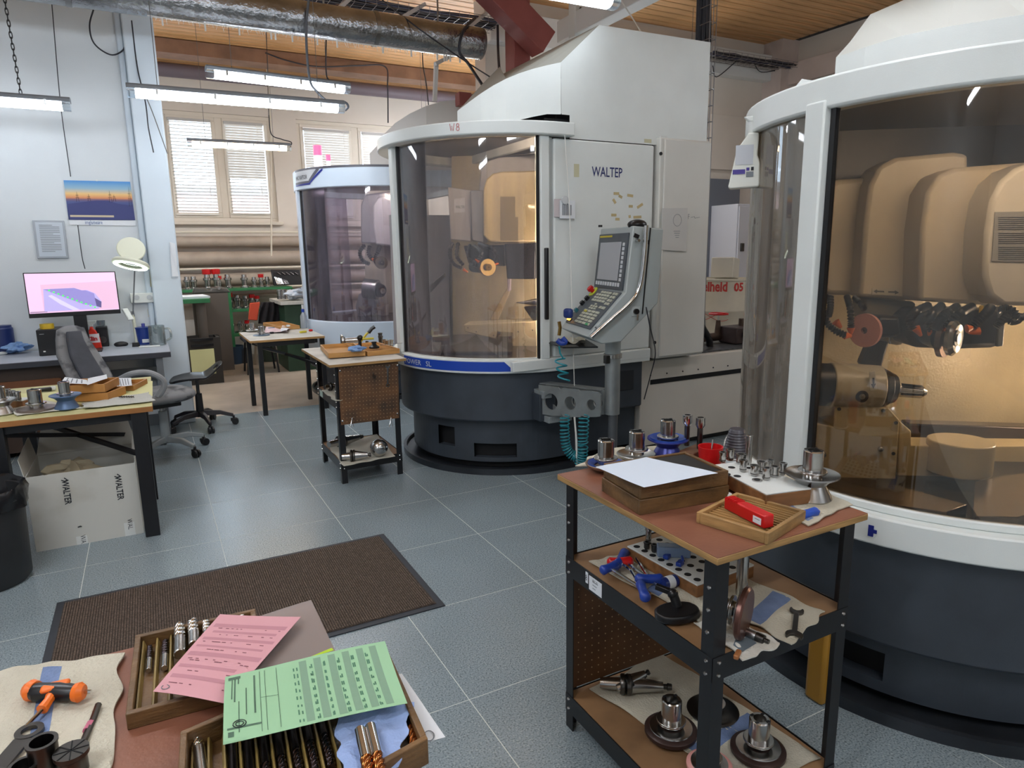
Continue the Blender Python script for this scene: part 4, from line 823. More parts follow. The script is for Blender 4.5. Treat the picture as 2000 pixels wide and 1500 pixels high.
CON = mat('console_grey_enamel', '#a9b1b1', .35, var=.04, vs=4)
cprism(P, 0, wid, 'housing', CON)
T0, TB, BB = P[0], P[6], P[5]                      # top front edge, bend, lower front edge (near side)
def face(p, q, off): # local frame on a front face from p (top) to q (bottom): x along screen right (towards the camera), y down
    dn = (q-p).normalized(); nrm = dn.cross(CW).normalized()
    if nrm.dot(CN) < 0: nrm = -nrm
    L = (q-p).length
    return (lambda x, y, h=0: p + CW*(wid*(1-x)) + dn*(L*y) + nrm*(off+h)), dn, nrm, L
Fs, dS, nS, LS = face(T0, TB, .0); Fk, dK, nK, LK = face(TB, BB, .0)
def plate(F, x0, x1, y0, y1, th, name, m, base=0, parent=None, bevel=.0015):
    q = [F(x0, y0, base), F(x1, y0, base), F(x1, y1, base), F(x0, y1, base), F(x0, y0, base+th), F(x1, y0, base+th), F(x1, y1, base+th), F(x0, y1, base+th)]
    return MB().add(q, [(3, 2, 1, 0), (4, 5, 6, 7), (0, 1, 5, 4), (1, 2, 6, 5), (2, 3, 7, 6), (3, 0, 4, 7)]).build(name, m, parent or tC, w=True, bevel=bevel)
BZ = mat('console_dark_bezel', '#4b5157', .45); KEY = mat('pale_keys', '#b6b7a6', .5); KEYW = mat('white_soft_keys', '#cfd3d6', .5)
bz = plate(Fs, .03, .93, .10, .98, .010, 'screen_bezel', BZ)
plate(Fs, .11, .77, .235, .84, .002, 'screen', mat('idle_grey_screen', '#a9abb0', .15), base=.010, parent=bz)
plate(Fs, .06, .46, .125, .155, .001, 'brand_strip', mat('yellow_print', '#c9b52c', .5), base=.010, parent=bz)
for k in range(9): y = .25+k*.068; plate(Fs, .82, .87, y, y+.05, .004, 'soft_key', KEYW, base=.010, parent=bz, bevel=0)
for k in range(10): x = .09+k*.078; plate(Fs, x, x+.045, .87, .93, .004, 'soft_key', KEYW, base=.010, parent=bz, bevel=0)
kp = plate(Fk, .05, .93, .03, .86, .008, 'keypad_plate', BZ)
def keys(x0, y0, nx, ny, dx, dy, w_, h_, m=KEY, skip=()):
    for j in range(ny):
        for i in range(nx):
            if (i, j) in skip: continue
            plate(Fk, x0+i*dx, x0+i*dx+w_, y0+j*dy, y0+j*dy+h_, .005, 'key', m, base=.008, parent=kp, bevel=0)
keys(.30, .06, 5, 4, .085, .065, .065, .045, skip=((0, 0),)); keys(.76, .06, 2, 4, .075, .075, .055, .05); keys(.42, .34, 3, 3, .08, .05, .05, .035, skip=((0, 0), (2, 0)))
keys(.70, .38, 2, 1, .1, .07, .07, .05)
keys(.34, .50, 4, 5, .13, .065, .10, .045)
plate(Fk, .36, .44, .52, .555, .006, 'key', mat('yellow_key', '#c8b93a', .5), base=.008, parent=kp, bevel=0); plate(Fk, .72, .80, .77, .81, .006, 'key', mat('green_key', '#3f9a62', .5), base=.008, parent=kp, bevel=0)
def button(x, y, r, h, m, name): p = Fk(x, y, .008); return MB().cyl(p, p+nK*h, r, r*.92, 20).build(name, m, tC, w=True)
p = Fk(.12, .10, .008); MB().cyl(p, p+nK*.004, .036, n=24).build('stop_collar', mat('lime_collar', '#c6d23c', .5), tC, w=True)
MB().cyl(p+nK*.004, p+nK*.022, .014, n=16).cyl(p+nK*.022, p+nK*.040, .022, .020, n=24).build('emergency_stop', RED, tC, w=True)
button(.14, .28, .016, .02, BLACKP, 'rotary_knob'); button(.12, .40, .016, .02, BLACKP, 'rotary_knob'); button(.13, .58, .014, .02, mat('teal_button', '#2c6a74', .4), 'push_button')
b = Fk(.14, .80, .008); plate(Fk, .08, .20, .765, .83, .010, 'lamp_base', BLACKP, base=.004); plate(Fk, .10, .18, .775, .82, .008, 'lit_button', emat('lit_amber', '#ffb03a', 3.), base=.014)
# side rail handle, dark gaps, key switch, top bump
hn = -CW
rl = curve3([cs(1256, 441)+hn*.04, cs(1252, 500)+hn*.045, cs(1243, 560)+hn*.045, cs(1225, 590)+hn*.045, cs(1185, 625)+hn*.045, cs(1149, 657)+hn*.045], 8)
MB().tube(rl, .0135, 12).build('rail_handle', CHROME, tC, w=True)
for q in ((1242, 470), (1164, 640)):
    p = cs(*q); MB().cyl(p, p+hn*.045, .008, n=10).build('rail_bracket', STEEL, tC, w=True)
for a, b in (((1238, 459), (1247, 463)), ((1257, 469), (1267, 474))): MB().bar(cs(*a)+hn*.004, cs(*b)+hn*.004, .008, .022).build('rubber_grip', BLACKP, tC, w=True)
MB().bar(cs(1270, 445)+hn*.001, cs(1254, 613)+hn*.001, .010, .006).build('side_seam', BLACKP, tC, w=True)
p = cs(1253, 438)+CW*.06; MB().ball(p, .055, 16, sc=(1.1, .9, .55)).build('top_knob', BLACKP, tC, w=True)
p = cs(1198, 441)+CW*.2; MB().cyl(p, p+Vector((0, 0, .012)), .012, n=12).build('top_screw', BLACKP, tC, w=True)
a = cs(1241, 608); MB().bar(a+hn*.002, a+hn*.006, .052, .056, up=(0, 0, 1)).build('key_switch_plate', mat('console_grey_light', '#b9bfbe', .35), tC, w=True, bevel=.003)
MB().cyl(a+hn*.006, a+hn*.022, .016, n=18).build('key_switch', BLACKP, tC, w=True); b = a+hn*.024+Vector((.004, 0, -.016)); MB().bar(b, b+Vector((0, 0, -.035)), .012, .002).build('switch_key', STEEL, tC, w=True)
# pole and bracket
pp = Vector((2.47, 3.33, 0)); pz = atD(1190, 668, math.hypot(pp.x, pp.y)).z; pm = atD(1190, 690, math.hypot(pp.x, pp.y)).z; pb = atD(1200, 808, math.hypot(pp.x, pp.y)).z
pz2 = cs(1176, 672).z
MB().cyl((pp.x, pp.y, pm-.005), (pp.x, pp.y, pz2+.09), .048, n=28).build('pole_neck', CON, tC, w=True)
MB().cyl((pp.x, pp.y, pm-.028), (pp.x, pp.y, pm), .056, n=28).build('pole_collar', STEEL, tC, w=True, bevel=.002); MB().bx((pp.x-.06, pp.y-.02, pm-.03), (.03, .03, .05)).build('clamp_block', DSTEEL, tC, w=True, bevel=.003)
MB().cyl((pp.x, pp.y, pb), (pp.x, pp.y, pm-.02), .047, n=28).build('pole', GALV, tC, w=True)
qa = onY(1068, 748, 3.80); qb = onY(1068, 803, 3.80); D1 = math.hypot(pp.x, pp.y); ra = atD(1188, 762, D1); rb = atD(1188, 808, D1)
def arm(name, off):
    nrm = (ra-qa).cross(Vector((0, 0, 1))).normalized(); pl = [qa, ra, rb, (qb+rb)/2+Vector((0, 0, -.015)), qb]
    f = lambda x, y: qa.lerp(ra, x).lerp(qb.lerp(rb, x), y); hs = ((.21, .55, .30), (.53, .55, .26), (.86, .55, .22))
    mb = MB(); o = [f(0, 0), f(.99, 0), f(.99, 1), f(.0, 1)]; N_ = 12; L = (ra-qa).length; u = (ra-qa).normalized()
    # plate with three round holes, built as cells round each hole
    xs = [0, .37, .695, 1.0]; V = []; F = []
    for k, (hx, hy, hr) in enumerate(hs):
        cx, (a, b) = hx, (xs[k], xs[k+1]); H = (qa.z-qb.z)*(1-hx)+(ra.z-rb.z)*hx; cen = f(hx, hy); R0 = H*hr*1.0; R0 = min(R0, L*(b-a)*.40)
        rim = [cen+u*(R0*math.cos(2*PI*i/24))+Vector((0, 0, R0*math.sin(2*PI*i/24))) for i in range(24)]
        def box_pt(ang):
            dx, dz = math.cos(ang), math.sin(ang); tx = ((b if dx > 0 else a)-cx)*L/dx if abs(dx) > 1e-6 else 1e9
            best = None
            for s in [j/400 for j in range(1, 4000)]:
                p = cen+u*(dx*s)+Vector((0, 0, dz*s)); fx = (p-qa).dot(u)/L; top = qa.z+(ra.z-qa.z)*fx; bot = qb.z+(rb.z-qb.z)*fx-.012*math.sin(PI*min(1, max(0, fx)))
                if fx < a or fx > b or p.z > top or p.z < bot: return p
            return p
        out = [box_pt(2*PI*i/24) for i in range(24)]
        for off2 in (0, .012):
            base = len(V); V += [p+nrm*(off+off2) for p in rim]+[p+nrm*(off+off2) for p in out]
            for i in range(24): j = (i+1) % 24; F.append((base+i, base+j, base+24+j, base+24+i))
        for i in range(24): j = (i+1) % 24; F.append((base-48+i, base-48+j, base+j, base+i)); F.append((base-24+i, base-24+j, base+24+j, base+24+i))
    return mb.add(V, F).build(name, GALV, tC, w=True, smooth=False)
arm('arm_plate', 0.0); arm('arm_plate', .075)
mb = MB().bar(qa+Vector((0, .045, -.004)), ra+Vector((0, .045, -.004)), .085, .006, up=(0, 0, 1)); mb.build('arm_top', GALV, tC, w=True)
p = onY(1061, 765, 3.80); MB().box(p.x-.05, p.x+.02, 3.72, 3.84, p.z-.03, p.z+.02).build('mount_block', GREYE, tC, w=True, bevel=.004)
p = onY(1058, 790, 3.80); MB().box(p.x-.05, p.x+.07, 3.74, 3.84, p.z-.10, p.z+.08).build('mount_block', DARKB, tC, w=True, bevel=.004)
p = onY(1085, 812, 3.76); MB().box(p.x-.10, p.x+.08, 3.68, 3.80, p.z-.025, p.z+.02).build('mount_block', GREYE, tC, w=True, bevel=.004)
MB().tube([(pp.x, pp.y-.01, pb+.01), (pp.x, pp.y-.01, .30), (pp.x-.01, pp.y, .05)], .03, 12, taper=None).build('corrugated_hose', mat('grey_corrugated', '#54585c', .4), tC, w=True)
# little shelf under the console with rag and air gun
sh = [onY(1067, 668, 3.45), onY(1168, 675, 3.18), onY(1150, 662, 3.5), onY(1080, 663, 3.6)]
z_ = pm+.03; S = [on(1067, 667, z_), on(1100, 678, z_), on(1168, 677, z_), on(1140, 660, z_), on(1090, 657, z_)]
MB().prism([(p.x, p.y) for p in S], z_-.008, z_).build('side_shelf', BLACKM, tC, w=True)
a = on(1120, 666, z_); R1 = on(1090, 665, z_+.004); R2 = on(1145, 670, z_+.004)
o = MB().sheet(lambda u, v: (R1.lerp(R2, u)+Vector((-.05+.10*v, .16*v-.07, .006+.012*math.sin(u*9)*math.cos(v*7)+.012*abs(math.sin(u*5+v*4)))))[:], 14, 8).build('folded_rag', RAG, None, w=True); tag(o, 'crumpled grey rag on the little shelf under the control console', 'rag')
g = thing('air_gun', 'blue air blow gun hanging from the control console with teal coiled hose', 'air gun', tuple(on(1097, 672, z_+.02)))
G = lambda x, y: atD(x, y, 3.9)
MB().tube([G(1092, 628), G(1094, 640), G(1092, 655)], .010, 8).build('brass_fitting', mat('brass', '#a88448', .3, 1), g, w=True)
MB().tube(curve3([G(1088, 664), G(1096, 670), G(1104, 668), G(1098, 660)]), .016, 8).build('gun_body', BLUE, g, w=True)
hz = [(1092, 676), (1094, 690), (1100, 700)]; P = [G(*q) for q in hz]
for k in range(0, 61): q = k/60*3*2*PI; yy = 700+44*k/60; P.append(G(1094+8*k/60+9*math.cos(q), yy)+Vector((0, .03*math.sin(q), 0)))
MB().tube(P, .0055, 6).build('coiled_hose', mat('teal_hose', '#1d7f8c', .35), g, w=True)
o = MB().bx(tuple(atD(1110, 612, 4.12)), (.04, .06, .06), .3).build('blue_tape_roll', mat('navy_pad', '#1b3272', .4), None, w=True, bevel=.015); tag(o, 'small blue plastic pad clipped behind the console keypad', 'pad')
g = thing('coiled_air_hose', 'teal coiled air hose hanging under the console bracket', 'hose', tuple(atD(1118, 905, 4.05)))
def coil(cen, turns, rp, nm='hose_coil'):
    n = turns*12; c_ = curve3([atD(*q) for q in cen], 12); P = []
    for k in range(n+1):
        f = k/n*(len(c_)-1); i = min(int(f), len(c_)-2); p = c_[i].lerp(c_[i+1], f-i); u_, v_, d_ = basis(c_[i+1]-c_[i]); q = k/12*2*PI; P.append(p+u_*(rp*math.cos(q))+v_*(rp*math.sin(q)))
    MB().tube(P, .0042, 5).build(nm, mat('teal_hose', '#1d7f8c', .35), g, w=True)
coil([(1103, 812, 4.05), (1103, 845, 4.05), (1107, 875, 4.05), (1122, 892, 4.05), (1134, 884, 4.03)], 20, .028)
coil([(1141, 812, 4.0), (1139, 850, 4.0), (1138, 885, 4.0), (1132, 908, 4.0)], 15, .030)
MB().tube([atD(1122, 815, 4.0), atD(1126, 860, 4.0), atD(1127, 905, 4.0)], .006, 6).build('cable_end', WIREW, g, w=True)
cable([cs(1262, 600), cs(1270, 640), onY(1280, 690, 3.7), onY(1270, 735, 3.76), onY(1258, 780, 3.78)], .004, 'thin black cable dropping from the console to the coolant unit')
cable([onY(1103, 262, 3.75), onY(1112, 400, 3.74), onY(1116, 560, 3.73), onY(1122, 760, 3.6), onY(1125, 900, 3.7)], .003, 'thin white string hanging down the W8 side panel', m=WIREW)
# papers on the W8 machine
o = MB().sheet(lambda u, v: (onY(1082+20*u, 389+35*v, 3.785)+Vector((0, -.006*u, 0)))[:], 4, 4).build('paper_slip', mat('pinkish_paper', '#cfc6c9', .8), None, w=True); tag(o, 'pinkish printed slip behind the round magnet on the W8 panel', 'paper')
t = thing('paper_chart', 'small printed chart under a round magnet on the W8 panel', 'paper', tuple(onY(1110, 428, 3.77)))
a = onY(1093, 391, 3.775); b = onY(1123, 427, 3.775); MB().box(a.x, b.x, -.0015+3.775, 3.775, b.z, a.z).build('sheet', PAPER, t, w=True)
for k in range(6): MB().box(a.x+.02+.012*k, a.x+.028+.012*k, 3.7725, 3.7735, b.z+.02, a.z-.02-.004*(k % 3)).build('print_column', INK, t, w=True)
o = onY(1104, 391, 3.765); m_ = MB().cyl((o.x, 3.762, o.z), (o.x, 3.773, o.z), .026, n=24).build('round_magnet', mat('white_dial', '#c9cccf', .4), None, w=True, bevel=.002); tag(m_, 'round white dial magnet holding the paper chart on the W8 panel', 'magnet')
t = thing('drawing_sheet', 'drawing of a circle in a clear sleeve taped to the W8 cabinet door', 'paper', tuple(onY(1318, 490, 3.74)))
q = [onY(1293, 407, 3.738), onY(1343, 406, 3.738), onY(1340, 491, 3.738), onY(1292, 488, 3.738)]
MB().add(q+[p+Vector((0, .002, 0)) for p in q], [(0, 1, 2, 3), (7, 6, 5, 4), (0, 4, 5, 1), (1, 5, 6, 2), (2, 6, 7, 3), (3, 7, 4, 0)]).build('sleeve', mat('clear_sleeve_paper', '#cfcecb', .25), t, w=True)
o = onY(1323, 430, 3.7355); MB().tube([(o.x+.037*math.cos(k*PI/16), 3.7355, o.z+.04*math.sin(k*PI/16)) for k in range(33)], .0012, 4).build('drawn_circle', INK, t, w=True)
for k in range(4): o = onY(1322, 452+4*k, 3.7365); MB().box(o.x-.03+.006*k, o.x+.03-.004*k, 3.7362, 3.7366, o.z, o.z+.003).build('print_line', INK, t, w=True)
p = onY(1350, 425, yF-.047); text('F', .05, planefn((p.x-.03, yF-.0465, p.z-.01), (1, 0, 0), (0, 0, 1)), 'pencil_letter', INK, t8, sx=.6)
stroke([(p.x+.0, p.z+.0), (p.x+.03, p.z+.008), (p.x+.035, p.z-.004), (p.x+.08, p.z+.003)], lambda x, z: Vector((x, yF-.0465, z)), .0012, 'pencil_mark', INK, t8)
# coolant filter unit
yB = 3.87
t = thing('coolant_unit', 'low cream coolant filter cabinet with long black slot right of the W8 machine', 'cabinet', (3.75, 4.3, 0))
MB().box(3.125, 4.6, yB, 4.5, .045, .695).build('body', mat('filter_unit_cream', '#d3cdc3', .45, var=.05, vs=3), t, w=True, bevel=.006)
MB().box(3.15, 4.55, yB+.05, 4.45, .0, .045).build('plinth', BLACKM, t, w=True)
a = onY(1270, 744, yB); b = onY(1448, 732, yB); MB().box(a.x, b.x, yB-.004, yB, .515, .55).build('slot', HOLE, t, w=True)
for k in range(7): x = a.x+(b.x-a.x)*k/6; MB().cyl((x, yB-.004, .585), (x, yB, .585), .006, n=8).build('rivet', BLACKP, t, w=True)
MB().box(3.2, 4.5, yB+.06, 4.45, .697, .71).build('top_grating', mat('dirty_grating', '#5c5f62', .4, .5, var=.4, vs=30), t, w=True)
D0 = 6.2
t = thing('oil_drum', 'cream oil drum with red lettering behind the coolant cabinet', 'drum', (5.02, 4.72, .34))
ctr = on(1400, 700, .34); cD = Vector((math.sin(R_(28+17.0))*6.85, math.cos(R_(28+17.0))*6.85, 0)); t.location = (cD.x, cD.y, .34); ROOTM[t.as_pointer()] = Matrix.Translation(Vector((cD.x, cD.y, .34))).inverted()
prof = [(.0001, 0), (.285, 0), (.293, .006), (.293, .02), (.286, .028), (.286, .29), (.292, .30), (.292, .31), (.286, .32), (.286, .57), (.292, .58), (.292, .59), (.286, .60), (.286, .855), (.293, .862), (.293, .88), (.28, .88), (.28, .865), (.0001, .865)]
MB().lathe(prof, 44).build('drum_body', mat('cream_drum_paint', '#cdc4b2', .35, var=.1, vs=5), t)
dc = (cD.x, cD.y); p = onC(1372, 562, dc, .287)
a0 = math.atan2(p.y-dc[1], p.x-dc[0]); RL = mat('red_drum_lettering', '#c23c37', .45)
text('oelheld', .135, cylfn(dc, .2875, a0-.16, p.z-.03), 'drum_lettering', RL, t, bold=.004, sx=.7)
text('05', .105, cylfn(dc, .2875, a0+1.02, p.z-.03), 'drum_lettering', RL, t, bold=.004)
f = cylfn(dc, .2875, a0, 0)
for s in (1, -1): stroke([(.0+.25*k/10, p.z-.27+s*.035*math.cos(PI*k/10*1.3)) for k in range(11)], f, .0025, 'drum_flourish', RL, t)
MB().box(cD.x-.35, cD.x+.35, cD.y-.3, cD.y+.35, .0, .338).build('support_stand', mat('dark_stand', '#4a4a4c', .5), None, w=True, bevel=.01)
tag(bpy.data.objects['support_stand'], 'dark steel stand carrying the cream oil drum', 'stand')
o = MB().prism([(-.1, -.1), (.1, -.12), (.08, .1), (-.08, .11)], 0, .19, TR(cD.x-.05, cD.y-.1, 1.222, ry=.1, rz=.6)).build('cardboard_carton', mat('cream_carton', '#d0cabc', .7), None, w=True, bevel=.01); tag(o, 'small open cream carton on top of the oil drum', 'box')
t = thing('gate_valve', 'rusty pipe valve with red handwheel on the coolant cabinet', 'valve', tuple(onY(1400, 690, 4.25)))
t.location.z = .712; ROOTM[t.as_pointer()] = Matrix.Translation(t.location).inverted(); vx, vy = t.location.x, t.location.y
RUST = mat('rusty_iron', '#5b4a40', .5, .6, var=.4, vs=12)
MB().cyl((vx-.25, vy, .76), (vx+.1, vy, .76), .035, n=18).build('pipe', RUST, t, w=True); MB().cyl((vx, vy, .76), (vx, vy, .90), .03, .018, n=16).build('valve_body', RUST, t, w=True); MB().cyl((vx, vy, .9), (vx, vy, .96), .007, n=8).build('spindle', STEEL, t, w=True)
M = Matrix.Translation((vx, vy, .955)); MB().tube([(vx+.075*math.cos(k*PI/12), vy+.075*math.sin(k*PI/12), .955) for k in range(25)], .008, 8).bar((vx-.07, vy, .955), (vx+.07, vy, .955), .01).bar((vx, vy-.07, .955), (vx, vy+.07, .955), .01).build('handwheel', RED, t, w=True)
t = thing('pump_motor', 'dark brown pump motor block on the coolant cabinet', 'motor', (4.33, 4.15, .712)); t.location.x = onY(1440, 680, 4.15).x; ROOTM[t.as_pointer()] = Matrix.Translation(t.location).inverted()
MB().box(-.12, .10, -.1, .1, 0, .14).build('body', mat('dark_brown_motor', '#3a2c2a', .5), t, bevel=.01); MB().cyl((-.02, -.12, .08), (-.02, -.1, .08), .04).build('end_cap', BLACKP, t); MB().cyl((.05, 0, .14), (.05, 0, .2), .035).build('terminal_box', RUST, t)
cable([onY(1358, 610, 4.1), onY(1372, 640, 4.1), onY(1385, 665, 4.1), onY(1386, 692, 4.1)], .028, 'thick black hose bending down behind the W8 cabinet onto the coolant unit', m=BLACKP, n=12, cat='hose')
cable([onY(1366, 570, 4.2), onY(1368, 600, 4.2), onY(1375, 620, 4.2), onY(1376, 655, 4.2)], .010, 'thin steel braided hose beside the oil drum', m=ALU, cat='hose')
# white canister hanging on the right machine's ring
t = thing('spray_bottle', 'white plastic spray canister hanging from the ring of the right machine', 'bottle', tuple(atD(1452, 362, 2.75)))
dB = 2.75; Bp = lambda x, y, dd=0: atD(x, y, dB+dd)
O = atD(1454, 365, dB); ux = (atD(1480, 365, dB)-O).normalized(); s_ = (atD(1454, 265, dB).z-O.z)/100
uy_ = Vector((-ux.y, ux.x, 0))
bp = [(-32, 0), (-30, 8), (-18, 72), (-2, 95), (0, 100), (4, 100+3), (22, 103), (23, 92), (22, 60), (27, 45), (29, 5), (27, -2), (-28, -4)]
MM = Matrix(((ux.x*s_, uy_.x, 0, O.x), (ux.y*s_, uy_.y, 0, O.y), (0, 0, s_, O.z), (0, 0, 0, 1)))
V = [MM @ Vector((x, yy, z)) for yy in (-.028, .028) for x, z in bp]; n = len(bp)
MB().add(V, [tuple(range(n)), tuple(range(2*n-1, n-1, -1))]+[(i, (i+1) % n, (i+1) % n+n, i+n) for i in range(n)]).build('bottle_body', mat('translucent_white_plastic', '#d9dad2', .25), t, w=True, bevel=.012, seg=3)
q0 = O+ux*(s_*10)+Vector((0, 0, s_*103)); MB().cyl(q0, q0+Vector((0, 0, s_*22)), s_*9, s_*10, 20).build('bottle_neck', WHITEP, t, w=True)
MB().add([q0+ux*(s_*a)+uy_*b+Vector((0, 0, s_*c)) for b in (-.016, .016) for a, c in ((-18, 32), (14, 34), (14, 20), (-8, 22))], [(0, 1, 2, 3), (7, 6, 5, 4), (0, 4, 5, 1), (1, 5, 6, 2), (2, 6, 7, 3), (3, 7, 4, 0)]).build('spray_head', WHITEP, t, w=True, bevel=.005)
fr = lambda x, z, h=-.0295: MM @ Vector((x, h, z))
def lab(x0, x1, z0, z1, m, name='label', h=-.0295): MB().add([fr(x0, z0, h), fr(x1, z0, h), fr(x1, z1, h), fr(x0, z1, h)]+[fr(x0, z0, h+.001), fr(x1, z0, h+.001), fr(x1, z1, h+.001), fr(x0, z1, h+.001)], [(0, 1, 2, 3), (7, 6, 5, 4), (0, 4, 5, 1), (1, 5, 6, 2), (2, 6, 7, 3), (3, 7, 4, 0)]).build(name, m, t, w=True)
lab(-20, 14, 42, 80, mat('pale_label', '#b9bcc2', .5)); lab(-24, 0, 24, 33, mat('violet_label', '#46388a', .5), h=-.030); lab(2, 16, 18, 28, INK, 'print_block', h=-.030); lab(2, 8, 30, 36, mat('violet_label', '#46388a', .5), 'print_block', h=-.030); lab(11, 16, 30, 37, DINK, 'print_block', h=-.030)
MB().tube([q0+Vector((0, 0, s_*30)), q0+ux*(s_*18)+Vector((0, 0, s_*38)), q0+ux*(s_*30)+Vector((0, 0, s_*30))], .004, 6).build('hook', STEEL, t, w=True)
# ================================================================== SMALL WORKSHOP THINGS (builders)
LAM = mat('brown_red_laminate', '#8a5a46', .33, var=.25, vs=4, bump=.05, bs=120)
def quad_fn(a, b, c, d):
    a, b, c, d = map(Vector, (a, b, c, d)); return lambda u, v: a.lerp(b, u).lerp(d.lerp(c, u), v)
def rag(label, q, z, amp=.006, seed=1, stripe=None, nu=26, nv=20, edge=.004, m=None, cat='rag', thick=.003, name='cotton_rag'):
    "q: four corners (pixels) on the plane z, in order round the cloth"
    Q = quad_fn(*[on(x, y, z) for x, y in q]); rnd = random.Random(seed); ph = [rnd.uniform(0, 6.3) for _ in range(8)]; fr = [rnd.uniform(5, 15) for _ in range(8)]
    def fn(u, v):
        p = Q(u, v); e = edge*(math.sin(fr[0]*v+ph[0])+.6*math.sin(fr[1]*1.7*v+ph[1])) if u < .04 or u > .96 else 0; e2 = edge*(math.sin(fr[2]*u+ph[2])+.6*math.sin(fr[3]*1.7*u+ph[3])) if v < .05 or v > .95 else 0
        d = (Q(1, .5)-Q(0, .5)).normalized(); d2 = (Q(.5, 1)-Q(.5, 0)).normalized(); h = amp*(abs(math.sin(fr[4]*u+ph[4]+2*math.sin(3*v+ph[5])))**2 + abs(math.sin(fr[6]*v*.8+ph[6]+2*math.sin(3*u+ph[7])))**2)*.6
        return p + d*e + d2*e2 + Vector((0, 0, h+.0012))
    o = MB().sheet(fn, nu, nv, thick).build(name, m or RAG, None, w=True, ang=80); tag(o, label, cat)
    if stripe: MB().sheet(lambda u, v: fn(stripe[0]+(stripe[1]-stripe[0])*u+stripe[2]*v, v)+Vector((0, 0, thick*.6)), 4, nv, .001).build('woven_stripe', RAGB, o, w=True, ang=80) if False else _stripe(fn, stripe, nv, thick, o)
    return o
def _stripe(fn, stripe, nv, thick, o):
    s = MB().sheet(lambda u, v: fn(max(.045, min(.955, stripe[0]+(stripe[1]-stripe[0])*u+stripe[2]*v)), .05+.90*v)+Vector((0, 0, thick*.7)), 4, nv, .0012)
    I = Matrix.Translation(o.location).inverted(); s.v = [tuple(I @ Vector(p)) for p in s.v]; s.build('woven_stripe', RAGB, o, ang=80)
def paper(label, q, z, amp=.003, m=None, lift=None, seed=3, lines=None, name='paper_sheet', cat='paper', th=.0004, nu=12, nv=10):
    P = [Vector(on(x, y, z+(lift[i] if lift else 0))) for i, (x, y) in enumerate(q)]; Q = quad_fn(*P); r = random.Random(seed); a, b, c = r.uniform(0, 6), r.uniform(0, 6), r.uniform(2, 5)
    fn = lambda u, v: Q(u, v)+Vector((0, 0, amp*(1+math.sin(c*u+a)*math.cos(c*v+b))))
    o = MB().sheet(fn, nu, nv, th).build(name, m or PAPER, None, w=True, ang=80); tag(o, label, cat); o['_'] = 0; del o['_']
    return o, fn
def ink(fn, o, rects, m=INK, name='print_block', h=.0006):
    "flat print on a paper: rects in (u0,u1,v0,v1)"
    I = Matrix.Translation(o.location).inverted(); mb = MB()
    for u0, u1, v0, v1 in rects:
        nu = max(1, int((u1-u0)*14)); nv = max(1, int((v1-v0)*14)); V = [I @ (fn(u0+(u1-u0)*i/nu, v0+(v1-v0)*j/nv)+Vector((0, 0, h))) for j in range(nv+1) for i in range(nu+1)]
        mb.add(V, [(j*(nu+1)+i, j*(nu+1)+i+1, (j+1)*(nu+1)+i+1, (j+1)*(nu+1)+i) for j in range(nv) for i in range(nu)])
    p = mb.build(name, m, o, smooth=False); tag(p, kind='stuff') if len(rects) > 1 else None; return p
BLUR = mat('blue_dish_rim', '#2b4c9c', .3, .3)
def arbor(label, loc, s=1., kind='cup', wheelm=None, group=None, rx=0, rz=0, ry=0, inner=None):
    "grinding wheel on a steel arbor, standing on its wheel"
    t = thing('wheel_arbor', label, 'grinding wheel', loc, rz, group, rx, ry); h = {'cup': .018, 'hour': .058, 'disc': .022, 'flat': .010}[kind]*s
    wm = wheelm or STEEL
    if kind == 'cup': MB().lathe([(.0001, .004), (.032*s, .004), (.034*s, 0), (.060*s, .012*s), (.064*s, .020*s), (.060*s, .021*s), (.034*s, .010*s), (.0001, .010*s)], 36).build('cup_wheel', wm, t)
    elif kind == 'hour': MB().lathe([(.0001, 0), (.053*s, 0), (.054*s, .004), (.036*s, .040*s), (.048*s, .054*s), (.070*s, .066*s), (.069*s, .070*s), (.045*s, .062*s), (.0001, .060*s)], 44).build('cup_wheel', wm, t)
    elif kind == 'disc':
        MB().lathe([(.0001, 0), (.062*s, 0), (.067*s, .005*s), (.067*s, .014*s), (.060*s, .019*s), (.0001, .022*s)], 40).build('wheel_disc', wm, t); MB().lathe([(.030*s, .0225*s), (.055*s, .0195*s), (.054*s, .0215*s), (.030*s, .0235*s)], 40, close=True).build('flange_face', STEEL, t)
    else: MB().lathe([(.0001, 0), (.075*s, 0), (.077*s, .004), (.070*s, .009*s), (.0001, .010*s)], 40).build('wheel_disc', wm, t)
    z = h
    if inner: k_ = .062*s if kind == 'hour' else .0105*s; MB().lathe([(.035*s, k_+.0005), (.062*s if kind == 'hour' else .056*s, k_+(.0045 if kind == 'hour' else .0095)*s), (.061*s if kind == 'hour' else .055*s, k_+.012*s), (.035*s, k_+.003*s)], 36, close=True).build('painted_dish', inner, t)
    MB().lathe([(.0001, z), (.024*s, z), (.024*s, z+.014*s), (.0001, z+.014*s)], 28).build('hub', STEEL, t)
    MB().lathe([(.0001, z+.0142*s), (.0365*s, z+.0142*s), (.0375*s, z+.017*s), (.0365*s, z+.021*s), (.0001, z+.021*s)], 32).build('collar', STEEL, t, bevel=.0008)
    q = z+.0212*s; r0 = .0255*s
    MB().lathe([(.0001, q), (r0, q), (r0, q+.052*s), (r0*.9, q+.055*s), (r0*.62, q+.055*s), (r0*.6, q+.03*s), (.0001, q+.03*s)], 32).build('socket_sleeve', STEEL, t)
    for a in range(4): MB().bx((r0*.78*math.cos(a*PI/2+.4), r0*.78*math.sin(a*PI/2+.4), q+.0553*s), (r0*.35, .006*s, .002)).build('drive_slot', BLACKP, t)
    return t
